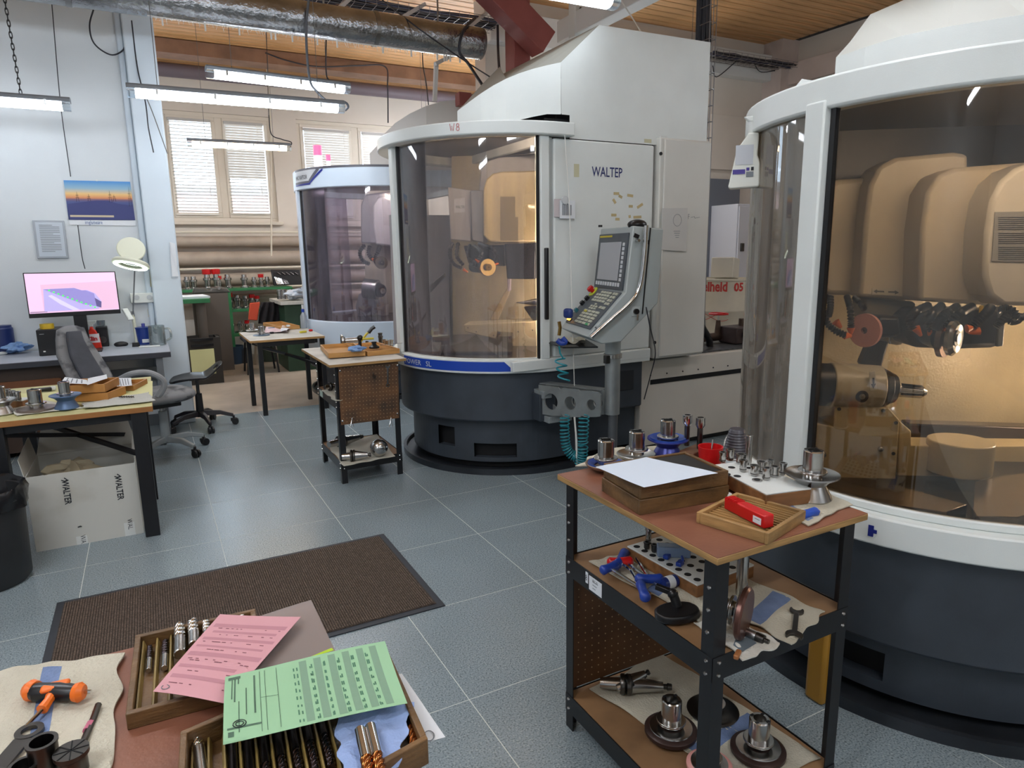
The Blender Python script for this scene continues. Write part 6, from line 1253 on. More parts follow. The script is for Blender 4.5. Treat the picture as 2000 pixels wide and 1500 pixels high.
for q in ((664, 724), (776, 713), (669, 822), (776, 807)): p = onY(*q, 4.295); MB().ball(p, .008, 10).build('board_bolt', STEEL, tm_, w=True)
for x in (688, 764):
    for s in (-4, 3): MB().tube([onY(x, 815, 4.29), onY(x+s*.5, 826, 4.28), onY(x+s, 834, 4.265)], .0018, 5).build('wire_hook', STEEL, tm_, w=True)
wrench('combination spanner hanging on the pegboard of the far trolley', onY(757, 715, 4.288), onY(757, 752, 4.288), 0, .011, STEEL, .005, .016, ring=True, up=(0, -1, 0))
p = onY(731, 736, 4.285); t = thing('spring_clip', 'small steel clip hooked in the middle of the pegboard', 'clip', tuple(p)); MB().ring([(.012*math.cos(k*PI/8), .012*math.sin(k*PI/8)) for k in range(16)], [(.007*math.cos(k*PI/8), .007*math.sin(k*PI/8)) for k in range(16)], 0, .004, TR(rx=PI/2)).build('loop', DSTEEL, t); MB().bar((-.005, 0, .01), (-.008, 0, .03), .004).build('stem', DSTEEL, t)
MB().box(1.0005, 1.0025, 4.72, 4.80, .515, .555).build('paper_label', mat('green_white_label', '#a9bdb4', .7), tm_, w=True)
def tray_px(label, p0, p1, p2, z, H, m=TRAYW, slots=4, wall=.010, **k):
    "p0 near corner, p1 corner along the long side, p2 corner behind p0 (pixels on z)"
    a = on(*p0, z); b = on(*p1, z); c = on(*p2, z); ux = (b-a).normalized(); uy = Vector((-ux.y, ux.x, 0)); W = (c-a).dot(uy)
    if W < 0: uy = -uy; W = -W
    return wood_tray(label, a, ux, uy, (b-a).length, W, H, slots, m, wall, **k)
LTR = mat('light_beech_tray', '#c08f52', .5, var=.25, vs=6, stretch=(1, 1, 5))
tray_px('open light wooden tray left on the far trolley', (642, 700), (714, 695), (628, 682), ZC2+.006, .034, LTR, 0)
tray_px('light wooden tray with a row of bright pins right on the far trolley', (718, 696), (781, 690), (713, 678), ZC2+.001, .034, LTR, 10, along='y')
wipe('light blue crumpled wipe on the far trolley between the two trays', tuple(on(697, 688, ZC2+.036)), .055, 5, h=.5)
t = thing('arbor', 'steel flanged arbor lying at the back left of the far trolley top', 'arbor', tuple(on(675, 664, ZC2+.03))); a = on(668, 666, ZC2+.045); b = on(702, 664, ZC2+.045)
MB().cyl(a, b, .022, n=20).build('shaft', STEEL, t, w=True); MB().cyl(a-(b-a)*.05, a+(b-a)*.05, .05, n=28).build('flange', STEEL, t, w=True); MB().cyl(a+(b-a)*.12, a+(b-a)*.16, .035, n=28).build('flange', DSTEEL, t, w=True)
t = thing('screwdriver', 'yellow and black screwdriver leaning up from the far trolley', 'screwdriver', tuple(on(706, 672, ZC2+.02))); MB().tube([atD(704, 668, 4.9), atD(716, 652, 4.9), atD(722, 648, 4.9)], .008, 8).build('blade_guard', mat('yellow_plastic', '#c9bb3a', .4), t, w=True); MB().tube([atD(720, 650, 4.9), atD(726, 642, 4.9), atD(732, 638, 4.9)], .013, 8).build('grip', BLACKP, t, w=True); MB().ball(atD(703, 660, 4.9), .022, 12).build('knob', BLACKP, t, w=True); MB().cyl(atD(703, 676, 4.9), atD(703, 660, 4.9), .012, n=10).build('stem', BLACKP, t, w=True)
t = thing('marker_pen', 'yellow marker lying behind the blue wipe on the far trolley', 'pen', tuple(on(720, 662, ZC2+.03))); MB().cyl(atD(708, 662, 4.8), atD(730, 661, 4.8), .008, n=10).build('barrel', mat('yellow_plastic', '#c9bb3a', .4), t, w=True)
t = thing('indicator_base', 'black indicator knob standing on the right tray of the far trolley', 'gauge', tuple(on(731, 680, ZC2+.036))); MB().lathe([(.0001, 0), (.036, 0), (.036, .012), (.02, .02), (.012, .034), (.018, .036), (.018, .046), (.0001, .048)], 20).build('knob', BLACKP, t)
t = thing('steel_ruler', 'thin steel ruler sticking out over the right tray of the far trolley', 'ruler', tuple(on(765, 676, ZC2+.04))); MB().bar(atD(742, 674, 4.6), atD(786, 670, 4.6), .02, .0015).build('blade', STEEL, t, w=True)
for k, (px, py, h_) in enumerate(((744, 664, .05), (752, 667, .035), (758, 668, .03), (764, 667, .03), (743, 652, .03))):
    collet(('dark clamp block behind the right tray of the far trolley', 'first steel sleeve behind the right tray of the far trolley', 'second steel sleeve behind the right tray of the far trolley', 'third steel sleeve behind the right tray of the far trolley', 'small dark sleeve on top of the clamp block')[k], tuple(on(px, py+10, ZC2+.001)), .016, h_+.02, m=DSTEEL if k in (0, 4) else STEEL)
for px, py, lb in ((717, 671, 'black rubber foot behind the blue wipe on the far trolley'),): MB_ = MB().lathe([(.0001, 0), (.014, 0), (.012, .02), (.0001, .022)], 14).build('rubber_foot', BLACKP, None); MB_.location = on(px, py, ZC2+.002); tag(MB_, lb, 'foot')
rag('greasy white paper under the tool holders on the far trolley bottom shelf', [(672, 912), (640, 872), (735, 850), (772, 892)], .151, .005, 31, m=mat('greasy_paper', '#bdb9ab', .6))
rag('greasy cloth on the middle shelf of the far trolley', [(655, 785), (628, 764), (655, 760), (690, 780)], .566, .003, 32, m=mat('greasy_paper', '#bdb9ab', .6))
taper_holder('black nosed tool holder lying at the back of the far trolley bottom shelf', on(642, 868, .20), on(708, 852, .19), .045)
taper_holder('steel taper tool holder in front on the far trolley bottom shelf', on(668, 892, .19), on(725, 888, .19), .042)
t = thing('ball_holder', 'round polished tool holder seen from its end on the far trolley bottom shelf', 'tool holder', tuple(on(741, 892, .155))); MB().ball((0, 0, .062), .060, 26).build('round_body', STEEL, t)
for k in range(3): a = k*2.1+.5; MB().cyl((.02+.018*math.cos(a), -.054, .07+.018*math.sin(a)), (.02+.018*math.cos(a), -.06, .07+.018*math.sin(a)), .006, n=10).build('bolt', CHROME, t)
taper_holder('small dark tool holder on the middle shelf of the far trolley', on(634, 757, .60), on(662, 752, .60), .03)
# ================================================================== TUBE-FRAME TABLES
def table(label, x0, x1, y0, y1, z, th=.022, legs=None, topm=WT, edge=PLY, leg=.042, xb=True, cols=BLACKM, over=.04):
    t = thing('work_table', label, 'table', ((x0+x1)/2, (y0+y1)/2, 0))
    MB().box(x0, x1, y0, y1, z-th, z-.0015).build('table_top', edge, t, w=True, bevel=.002); MB().box(x0+.001, x1-.001, y0+.001, y1-.001, z-.0014, z).build('top_laminate', topm, t, w=True)
    L = legs or [(x0+over, y0+over), (x1-over, y0+over), (x0+over, y1-over), (x1-over, y1-over)]
    for x, y in L: MB().box(x-leg/2, x+leg/2, y-leg/2, y+leg/2, 0, z-th-.001).build('leg', cols, t, w=True, bevel=.003)
    (xa, ya), (xb_, yb) = L[0], L[3]
    for y in (ya, yb): MB().box(xa+leg/2, xb_-leg/2, y-.012, y+.012, z-th-.045, z-th-.002).build('apron', cols, t, w=True)
    for x in (xa, xb_): MB().box(x-.012, x+.012, ya+leg/2, yb-leg/2, z-th-.045, z-th-.002).build('apron', cols, t, w=True)
    if xb:
        for a, b in (((xa, ya+.01, z-th-.05), (xb_, yb-.01, z-.30)), ((xb_, ya+.01, z-.30+.02), (xa, yb-.01, z-th-.07))): MB().bar(a, b, .022).build('cross_brace', cols, t, w=True)
    return t
table('far worktable with white top on four black legs, small tools on it', .775, 1.46, 6.60, 7.42, .725, legs=[(.865, 6.645), (1.44, 6.645), (.83, 7.17), (1.39, 7.17)])
zf = .7255
arbor('steel wheel arbor at the left of the far worktable', tuple(on(493, 648, zf)), 1.0, 'cup')
arbor('grey-blue flanged wheel arbor at the front edge of the far worktable', tuple(on(511, 655, zf)), 1.05, 'flat', mat('grey_blue_flange', '#5d6f80', .4, .3))
paper('pinkish paper lying open in the middle of the far worktable', [(515, 650), (520, 640), (560, 640), (562, 650)], zf+.006, .006, m=mat('pale_pink_paper', '#d8bfc3', .8))
paper('white folded paper on the far worktable', [(545, 648), (552, 640), (568, 640), (560, 650)], zf+.012, .012)
tray_px('low light wooden tray on the far worktable', (548, 645), (586, 642), (541, 634), zf+.001, .035, LTR, 3)
t = thing('spray_bottle', 'tall clear spray bottle with blue collar at the back of the far worktable', 'bottle', tuple(on(594, 641, zf))); MB().lathe([(.0001, 0), (.032, 0), (.034, .006), (.032, .13), (.013, .17), (.013, .19), (.0001, .19)], 20).build('bottle_body', glassmat('clear_bottle', '#e6ecf2', .1, .1, .35, '#cfd6df'), t); MB().lathe([(.0145, .172), (.0165, .172), (.0165, .205), (.0001, .205)], 16).build('blue_collar', BLUE, t); MB().lathe([(.0001, .2055), (.012, .2055), (.012, .25), (.0001, .252)], 14).build('white_cap', WHITEP, t)
for px, py, nm, m_, lb in ((592, 650, 'yellow_pad', mat('yellow_plastic', '#c9bb3a', .4), 'small yellow pad at the right of the far worktable'), (607, 647, 'red_clamp', RED, 'small red clip at the right of the far worktable'), (531, 652, 'black_knob', BLACKP, 'black knob on the pink paper of the far worktable'), (530, 643, 'blue_tool', mat('steel_blue_tool', '#54748c', .4), 'blue-grey pliers at the back of the far worktable'), (563, 638, 'plastic_clip', WHITEP, 'white clip standing on the low wooden tray')):  # the black item is a plain knob, no gauge
    o = MB().bx((0, 0, .010), (.07 if 'blue' in nm or 'yellow' in nm else .035, .03, .02), .3).build(nm, m_, None, bevel=.006); o.location = on(px, py, zf+(.02 if nm in ('black_knob',) else .036 if nm == 'plastic_clip' else .001)); tag(o, lb, 'tool')
t = thing('wall_junk', 'brown-grey pile of cloths behind the right end of the far worktable', 'cloths', (2.0, 8.2, 0)); t.name = 'cloth_pile'
# left table
LT = table('left worktable with wood-edged top on black square legs, cardboard box under it', -.80, -.044, 3.985, 5.0, .725, legs=[(-.735, 4.045), (-.115, 4.03), (-.735, 4.95), (-.115, 4.66)], topm=mat('pale_yellow_top', '#c8c38e', .6, var=.1, vs=4), edge=mat('orange_wood_edge', '#9a6634', .5, var=.3, vs=5), leg=.072, th=.030)
zt = .7255
paper('pale yellow sheet covering the right half of the left worktable', [(180, 785), (200, 758), (298, 744), (298, 778)], zt+.001, .001, m=mat('pale_yellow_paper', '#d6d49c', .8))
paper('pale yellow sheet on the left part of the left worktable', [(0, 800), (30, 770), (120, 765), (110, 795)], zt+.001, .001, m=mat('pale_yellow_paper', '#d6d49c', .8))
rag('thin grey-white cloth hanging over the front right edge of the left worktable', [(165, 800), (160, 790), (290, 768), (303, 785)], zt+.003, .006, 41, m=mat('grey_white_cloth', '#bfc0ba', .95, bump=.4, bs=160))
rag('light cloth under the wheel arbors on the left worktable', [(30, 813), (25, 800), (90, 785), (160, 798)], zt+.003, .004, 42, m=mat('white_cloth', '#cfcdc4', .95, bump=.4, bs=160))
tray_px('orange wooden tray, lower one of the stack on the left worktable', (128, 785), (212, 783), (118, 772), zt+.003, .045, mat('orange_beech', '#b07a3e', .5, var=.3, vs=5), 0)
tray_px('orange wooden tray, upper one of the stack under the open booklet', (126, 770), (206, 766), (116, 757), zt+.052, .045, mat('orange_beech', '#b07a3e', .5, var=.3, vs=5), 0)
tray_px('flat wooden tray under the white sheets on the left worktable', (218, 765), (262, 763), (214, 752), zt+.003, .03, mat('orange_beech', '#b07a3e', .5, var=.3, vs=5), 0)
t1, f1 = paper('open white booklet lying on the stacked orange trays', [(118, 748), (127, 738), (170, 742), (172, 752)], zt+.105, .002, lift=(0, 0, 0, -.002)); ink(f1, t1, [(.1, .9, .15+.2*k, .2+.2*k) for k in range(4)])
paper('raised right page of the open booklet on the stacked orange trays', [(170, 752), (172, 742), (208, 731), (210, 742)], zt+.105, .004)
t1, f1 = paper('stack of white printed sheets beside the orange trays', [(218, 758), (212, 740), (256, 738), (258, 754)], zt+.040, .002); ink(f1, t1, [(.1, .9, .1+.12*k, .14+.12*k) for k in range(7)])
arbor('steel arbor on a brown flat wheel in the middle of the left worktable', tuple(on(72, 800, zt+.007)), 1.25, 'flat', mat('brown_wheel', '#6d625c', .4, .3))
arbor('steel arbor with blue cup wheel before the orange trays on the left worktable', tuple(on(131, 797, zt+.007)), 1.05, 'hour', mat('blue_grey_cup', '#50688a', .35, .3))
arbor('shiny wheel arbor at the left edge of the left worktable', tuple(on(5, 808, zt+.003)), 1.05, 'hour')
arbor('small wheel arbor behind at the far left of the left worktable', tuple(on(-12, 792, zt+.003)), .9, 'cup')
for k, (px, py) in enumerate(((15, 778), (26, 781), (35, 783), (8, 784))):
    collet(('first', 'second', 'third', 'fourth')[k]+' steel sleeve in the white-topped block at the left edge', tuple(on(px, py, zt+.045)), .017-.003*(k % 2), .05)
t = thing('collet_block', 'white-topped wooden block at the left edge of the left worktable', 'block', tuple(on(20, 795, zt))); MB().bx((0, 0, .021), (.20, .08, .036), -.5).build('wooden_base', mat('brown_wood_block', '#8a5e38', .5), t, bevel=.002); MB().bx((0, 0, .0415), (.20, .08, .004), -.5).build('white_plate', WHITEP, t)
wipe('light blue wipe scrap left of the flat wheel on the left worktable', tuple(on(58, 790, zt+.002)), .02, 6)
for px, py, m_, nm, lb in ((84, 765, BLACKP, 'black_gauge', 'dark caliper lying behind the steel arbor on the left worktable'), (104, 762, WHITEP, 'plastic_plug', 'white cap behind the blue cup wheel on the left worktable')):
    o = MB().bx((0, 0, .012), (.09 if 'gauge' in nm else .03, .03, .022), .1).build(nm, m_, None, bevel=.006); o.location = on(px, py, zt+.003); tag(o, lb, 'tool')
mb = MB()
for k in range(6): mb.tube([on(236+k*4.6, 780, zt+.006)+Vector((.008*math.cos(q*.7), .010*math.sin(q*.7), .010+.001*q)) for q in range(10)], .0022, 6)
o = mb.build('coil_spring', DSTEEL, None, w=True); tag(o, 'row of dark coil rings on the grey-white cloth of the left worktable', 'spring', kind='stuff')
# box under the table
CARD = mat('white_cardboard', '#c4c3bb', .75, var=.12, vs=2.5, col2='#9c9684', cut=(.18, .45))
t = thing('cardboard_box', 'big open white cardboard box with black lettering under the left worktable', 'box', (-.41, 4.2, 0)); bx0, bx1, by0, by1, bz = -.655, -.160, 4.075, 4.52, .405
for a in ((bx0, bx1, by0, by0+.005), (bx0, bx1, by1-.005, by1), (bx0, bx0+.005, by0+.005, by1-.005), (bx1-.005, bx1, by0+.005, by1-.005)): MB().box(*a, .004, bz).build('side_wall', CARD, t, w=True)
MB().box(bx0, bx1, by0, by1, 0, .004).build('bottom', CARD, t, w=True)
def flap(a, b, c, d): P = [Vector(q) for q in (a, b, c, d)]; n = (P[1]-P[0]).cross(P[3]-P[0]).normalized()*.003; MB().add(P+[p+n for p in P], [(0, 1, 2, 3), (7, 6, 5, 4), (0, 4, 5, 1), (1, 5, 6, 2), (2, 6, 7, 3), (3, 7, 4, 0)]).build('flap', CARD, t, w=True)
flap((bx0, by1, bz), (bx1, by1, bz), (bx1-.03, by1+.06, bz+.14), (bx0+.03, by1+.06, bz+.14)); flap((bx1, by0, bz), (bx1, by1, bz), (bx1-.01, by1-.05, bz+.10), (bx1-.01, by0+.05, bz+.07)); flap((bx0, by1, bz), (bx0, by0, bz), (bx0-.02, by0+.03, bz+.09), (bx0-.02, by1-.02, bz+.12))
wipe('crumpled packing paper inside the open cardboard box', (-.47, 4.27, .23), .15, 9, mat('packing_paper', '#a89d84', .85, bump=.3), 'packing_paper', .75)
fn = lambda x, z, s=1: (lambda u, v: Vector((x+v*s, by0-.001, z-u*s)))
for x, z in ((-.50, .395), (-.262, .375)): text('WALTER', .042, fn(x, z-.032), 'box_lettering', DINK, t, bold=.001, sx=.8); stroke([(0, 0), (.012, .012), (.018, 0), (.010, -.014)], lambda u, v, x=x, z=z: Vector((x+.012+v, by0-.002, z-.018-u)), .0028, 'box_emblem', DINK, t)
TP = mat('white_tape', '#d4d6d2', .35)
for x0, x1, z1 in ((-.475, -.425, .045), (-.25, -.20, .075)): MB().box(x0, x1, by0-.0012, by0-.0002, .0, z1).build('tape_strip', TP, t, w=True)
text('WAL', .034, lambda u, v: Vector((-.232+v, by0-.0015, .095-u)), 'box_lettering', DINK, t, sx=.8); text('WA', .034, lambda u, v: Vector((-.455+v, by0-.0015, .050-u)), 'box_lettering', DINK, t, sx=.8); stroke([(0, 0), (.012, .012), (.018, 0)], lambda u, v: Vector((-.46+u, by0-.002, .098+v*.3)), .003, 'box_emblem', DINK, t)
# bin
t = thing('waste_bin', 'black plastic waste bin with black bag at the left edge', 'bin', (-.815, 3.79, 0)); MB().lathe([(.0001, 0), (.165, 0), (.18, .02), (.192, .40), (.200, .405), (.200, .44), (.194, .445), (.186, .44), (.17, .05), (.0001, .04)], 40).build('bin_body', mat('charcoal_plastic', '#2b2c2e', .5, var=.2, vs=8), t)
V = []; F = []; n = 48
for i, (r, z) in enumerate(((.150, .22), (.178, .36), (.190, .455), (.203, .468), (.211, .44), (.206, .40), (.209, .37))):
    for k in range(n): a = 2*PI*k/n; rr = r+(.006*math.sin(7*a+i*1.7)+.004*math.sin(13*a+i))*(1 if i > 1 else .5); V.append((rr*math.cos(a), rr*math.sin(a), z+.006*math.sin(5*a+i)))
for i in range(6):
    for k in range(n): F.append((i*n+k, i*n+(k+1) % n, (i+1)*n+(k+1) % n, (i+1)*n+k))
MB().add(V, F).build('bin_bag', mat('black_bin_bag', '#1d1d20', .25), t, ang=60)
# ================================================================== COMPUTER DESK
zd = .75
dk = thing('computer_desk', 'long grey computer desk with dark edge along the left wall', 'desk', (-.9, 6.4, 0)); MB().box(-2.2, .105, 6.06, 6.76, zd-.003, zd).build('top_laminate', mat('pale_desk_top', '#aeb4be', .4, var=.06), dk, w=True); MB().box(-2.2, .107, 6.055, 6.765, zd-.045, zd-.0035).build('desk_top', mat('dark_desk_edge', '#33353d', .5), dk, w=True, bevel=.003)
for x, y in ((.02, 6.12), (.02, 6.68), (-1.1, 6.12), (-1.1, 6.68)): MB().box(x-.025, x+.025, y-.025, y+.025, 0, zd-.046).build('leg', mat('grey_desk_leg', '#6b7075', .5), dk, w=True)
MB().box(-1.07, -.0, 6.66, 6.69, .45, .55).build('cross_bar', mat('grey_desk_leg', '#6b7075', .5), dk, w=True)
cb_ = thing('drawer_unit', 'brown wooden drawer unit under the computer desk', 'cabinet', (-1.1, 6.4, 0)); MB().box(-1.5, -.52, 6.15, 6.6, .05, .70).build('body', mat('dark_desk_wood', '#3b2a1f', .5), cb_, w=True)
for z0, z1 in ((.42, .60), (.20, .38)): MB().box(-1.48, -.66, 6.135, 6.149, z0, z1).build('drawer_front', mat('orange_brown_front', '#7d4a25', .45, var=.2, vs=3), cb_, w=True, bevel=.003)
MB().box(-.62, -.53, 6.135, 6.149, .1, .6).build('side_panel', mat('grey_desk_leg', '#6b7075', .5), cb_, w=True)
t = thing('monitor', 'wide monitor showing a pink and violet cutter image on the computer desk', 'monitor', (-.55, 6.45, zd)); ym = 6.42; P = [onY(44, 533, ym), onY(225, 530, ym-.02), onY(236, 612, ym-.02), onY(57, 622, ym)]
def slabq(P, n, name, m, parent, bevel=0): n = Vector(n); return MB().add(P+[p+n for p in P], [(0, 1, 2, 3), (7, 6, 5, 4), (0, 4, 5, 1), (1, 5, 6, 2), (2, 6, 7, 3), (3, 7, 4, 0)]).build(name, m, parent, w=True, bevel=bevel)
slabq(P, (0, .025, 0), 'frame', BLACKP, t, .003)
Q = quad_fn(*P); mq = lambda u, v, h=.001: Q(u, v)+Vector((0, -h, 0)); q4 = lambda u0, u1, v0, v1, h: [mq(u0, v0, h), mq(u1, v0, h), mq(u1, v1, h), mq(u0, v1, h)]
MB().add(q4(.012, .988, .02, .90, .001), [(0, 1, 2, 3)]).build('screen', emat('screen_pink', '#e3c0de', .40), t, w=True, smooth=False)
def scr(pts, name, col, h, st=.38): MB().add([mq(u, v, h) for u, v in pts], [tuple(range(len(pts)))]).build(name, emat('screen_'+col, col, st), t, w=True, smooth=False)
scr([(.165, .27), (.985, .22), (.985, .88), (.165, .88)], 'image_area', '#dcb4cf', .002); scr([(.19, .37), (.52, .36), (.60, .42), (.66, .42), (.74, .50), (.78, .62), (.80, .70), (.76, .86), (.17, .87)], 'cutter_image', '#b3a8dc', .003); scr([(.19, .37), (.52, .36), (.60, .42), (.64, .42), (.73, .50), (.74, .80), (.60, .74), (.40, .56)], 'cutter_flank', '#8e86c4', .004); scr([(.73, .60), (.80, .70), (.79, .84), (.74, .80)], 'cutter_edge', '#5c5484', .0045); scr([(.02, .86), (.20, .86), (.20, .885), (.02, .885)], 'task_bar', '#9b7f9c', .003)
scr([(.23, .52), (.27, .50), (.45, .74), (.55, .86), (.48, .87), (.35, .72)], 'cutter_shine', '#cfc8ee', .0045)
for k in range(11): u = .24+.047*k; v = .385+.042*k; scr([(u, v), (u+.02, v), (u+.02, v+.03), (u, v+.03)], 'measure_mark', '#38c24a', .006, 1.0)
a = mq(.53, 1.0, -.02); MB().box(a.x-.04, a.x+.05, ym+.0, ym+.03, zd+.012, a.z+.06).build('stand_neck', BLACKP, t, w=True); MB().box(a.x-.12, a.x+.13, ym-.06, ym+.14, zd+.0005, zd+.012).build('stand_foot', BLACKP, t, w=True, bevel=.004)
def desk(px, py): return on(px, py, zd+.0005)
p = desk(10, 690); t = thing('blue_canister', 'dark blue round canister at the left end of the computer desk', 'canister', tuple(p)); MB().lathe([(.0001, 0), (.075, 0), (.078, .01), (.078, .20), (.07, .21), (.07, .225), (.0001, .228)], 30).build('body', mat('navy_plastic', '#1c2d63', .4), t)
wipe('large crumpled light blue wipe left on the computer desk', tuple(desk(35, 690)), .09, 12); wipe('small crumpled blue wipe beside the black computer', tuple(desk(108, 685)), .05, 13); wipe('pale blue wipe behind the mouse', tuple(desk(232, 664)), .075, 14)
t = thing('computer_mouse', 'pale mouse at the left end of the computer desk', 'mouse', tuple(desk(5, 693))); MB().ball((0, 0, .012), .035, 14, sc=(1, .6, .4)).build('shell', WHITEP, t)
t = thing('steel_mug', 'polished steel mug left of the black computer', 'mug', tuple(desk(55, 683))); MB().lathe([(.0001, 0), (.042, 0), (.044, .09), (.041, .09), (.040, .006), (.0001, .006)], 26).build('mug_body', CHROME, t); MB().tube(curve3([(.043, 0, .075), (.068, 0, .07), (.068, 0, .03), (.043, 0, .02)]), .005, 8).build('handle', CHROME, t)
a = onY(75, 682, 6.35); b = onY(165, 640, 6.35); t = thing('desktop_computer', 'black desktop computer lying under the monitor', 'computer', ((a.x+b.x)/2, 6.45, zd+.0005)); MB().box(a.x, b.x, 6.35, 6.62, zd+.001, b.z).build('case', BLACKP, t, w=True, bevel=.004); MB().box(a.x+.02, a.x+.05, 6.348, 6.35, b.z-.035, b.z-.03).build('badge', ALU, t, w=True); MB().box(a.x+.03, a.x+.045, 6.348, 6.35, zd+.03, zd+.04).build('port_label', WHITEP, t, w=True)
p = Vector((onY(92, 640, 6.45).x, 6.45, b.z+.001)); t = thing('tape_roll', 'yellow tape roll lying on the black computer', 'tape', tuple(p)); MB().lathe([(.022, 0), (.048, 0), (.048, .038), (.022, .038)], 26, close=True).build('roll', mat('yellow_tape', '#cfae2c', .45), t)
t = thing('spray_bottle', 'white and red glass cleaner spray bottle marked Clin on the desk', 'bottle', tuple(desk(184, 681))); RB = mat('red_orange_bottle', '#d8392a', .25); prof = [(-.055, 0), (.055, 0), (.058, .01), (.052, .09), (.030, .15), (.013, .165), (.013, .185), (-.013, .185), (-.013, .165), (-.030, .15), (-.048, .09), (-.058, .01)]
TM = Matrix(((1, 0, 0, 0), (0, 0, -1, .018), (0, 1, 0, 0), (0, 0, 0, 1)))
MB().prism(prof, 0, .036, TM).build('bottle_body', RB, t, bevel=.008, seg=3); MB().prism([(-.052, .052), (.052, .052), (.046, .125), (-.046, .125)], 0, .0385, Matrix(((1, 0, 0, 0), (0, 0, -1, .0193), (0, 1, 0, 0), (0, 0, 0, 1)))).build('label', mat('white_red_label', '#ddd4d8', .4), t)
text('Clin', .048, lambda x, y: Vector((x-.045, -.0205, .070+y)), 'label_lettering', RED, t, w=False, bold=.002)
MB().prism([(-.012, .186), (.012, .186), (.014, .205), (.035, .215), (.045, .235), (-.05, .235), (-.062, .215), (-.03, .212)], 0, .024, Matrix(((1, 0, 0, 0), (0, 0, -1, .012), (0, 1, 0, 0), (0, 0, 0, 1)))).build('spray_head', WHITEP, t, bevel=.004)
t = thing('loudspeaker', 'small black loudspeaker right of the red spray bottle', 'speaker', tuple(desk(203, 676))); MB().bx((0, 0, .085), (.085, .09, .17)).build('case', BLACKP, t, bevel=.006); MB().cyl((0, -.046, .06), (0, -.0455, .06), .03, n=20).build('cone', DSTEEL, t)
t = thing('glass_jar', 'clear glass upside down on the small loudspeaker', 'glass', tuple(desk(203, 676)+Vector((0, 0, .171)))); MB().lathe([(.0001, .002), (.02, .002), (.03, .01), (.033, .05), (.031, .05), (.028, .012), (.0001, .008)], 20).build('glass', glassmat('drinking_glass', '#dfe6ea', .15, .05, .15, '#c0c8cc'), t)
for (px, py, w_, h_), lb in (((258, 666, .14, .165), 'tall dark blue box leaning at the back right of the desk'), ((284, 672, .13, .15), 'dark blue plastic tub left of the glass mug')):
    t = thing('blue_tub', lb, 'tub', tuple(desk(px, py))); MB().lathe([(.0001, 0), (w_*.42, 0), (w_*.5, h_*.95), (w_*.53, h_*.95), (w_*.53, h_), (.0001, h_)], 26).build('tub_body', mat('navy_tub', '#203a86', .35), t); MB().box(-.02, .03, -w_*.49, -w_*.47, .02, .05).build('white_label', PAPER, t)
t = thing('bottle', 'small white-capped blue bottle on the blue tub', 'bottle', tuple(desk(284, 672)+Vector((0, 0, .151)))); MB().lathe([(.0001, 0), (.014, 0), (.014, .03), (.0001, .032)], 16).build('cap', mat('violet_cap', '#4a4f9a', .4), t)
t = thing('glass_mug', 'large glass mug with handle at the right end of the computer desk', 'mug', tuple(desk(309, 674))); MB().lathe([(.0001, 0), (.062, 0), (.066, .01), (.064, .17), (.059, .17), (.058, .02), (.0001, .016)], 28).build('mug_body', glassmat('thick_glass', '#dfe8ea', .16, .05, .22, '#b8c4c6', .3), t); MB().tube(curve3([(.064, 0, .14), (.10, 0, .13), (.105, 0, .06), (.064, 0, .035)]), .009, 8).build('handle', glassmat('thick_glass', '#dfe8ea'), t)
t = thing('computer_mouse', 'black mouse in front of the pale blue wipe', 'mouse', tuple(desk(237, 676))); MB().ball((0, 0, .016), .05, 16, sc=(1.1, .62, .5)).build('shell', BLACKP, t, bevel=0)
t = thing('black_receiver', 'small black wedge box right of the black mouse', 'box', tuple(desk(266, 677))); MB().prism([(-.03, 0), (.03, 0), (.026, .035), (-.026, .035)], 0, .03, TM).build('case', BLACKP, t, bevel=.003)
o = MB().bx((0, 0, .006), (.10, .06, .012), .2).build('sticky_notes', mat('yellow_note', '#dcc94a', .7), None); o.location = desk(255, 668); tag(o, 'pad of yellow sticky notes near the back of the desk', 'notes')
o = MB().bx((0, 0, .006), (.16, .03, .012), -.05).build('white_marker', WHITEP, None, bevel=.004); o.location = desk(292, 678); tag(o, 'white marker lying in front of the blue tub', 'pen')
t = thing('phone_handset', 'white phone handset leaning behind the monitor edge', 'phone', tuple(desk(252, 660))); MB().bar(atD(243, 603, 6.55), atD(256, 625, 6.5), .05, .02).build('handset', WHITEP, t, w=True, bevel=.006)
# magnifier lamp
t = thing('magnifier_lamp', 'cream magnifier lamp with open lid on a thin stand above the desk', 'lamp', tuple(desk(266, 673))); YL = 6.45; CL = mat('cream_lamp_plastic', '#d8dac6', .35)
c = onY(255, 519, YL); M = Matrix.Translation(c) @ Matrix.Rotation(R_(14), 4, 'Y') @ Matrix.Rotation(R_(-14), 4, 'X')
MB().lathe([(.085, 0), (.115, -.004), (.138, .006), (.140, .022), (.125, .038), (.092, .040), (.082, .02)], 40, M, close=True).build('lamp_ring', CL, t, w=True); MB().lathe([(.095, -.0045), (.125, -.0042), (.125, -.0046), (.095, -.005)], 36, M, close=True).build('lit_ring', emat('lamp_glow', '#f2fff4', 4.), t, w=True); MB().lathe([(.0001, .012), (.082, .012), (.082, .016), (.0001, .016)], 30, M).build('lens', glassmat('lens_glass', '#dfe9e6', .1), t, w=True)
c2 = onY(256, 487, YL+.06); M2 = Matrix.Translation(c2) @ Matrix.Rotation(R_(10), 4, 'Y') @ Matrix.Rotation(R_(66), 4, 'X'); MB().lathe([(.0001, 0), (.10, 0), (.106, .006), (.10, .012), (.0001, .012)], 36, M2).build('lens_lid', CL, t, w=True); MB().bx((onY(252, 503, YL+.08)), (.05, .03, .03)).build('hinge', DSTEEL, t, w=True, bevel=.004)
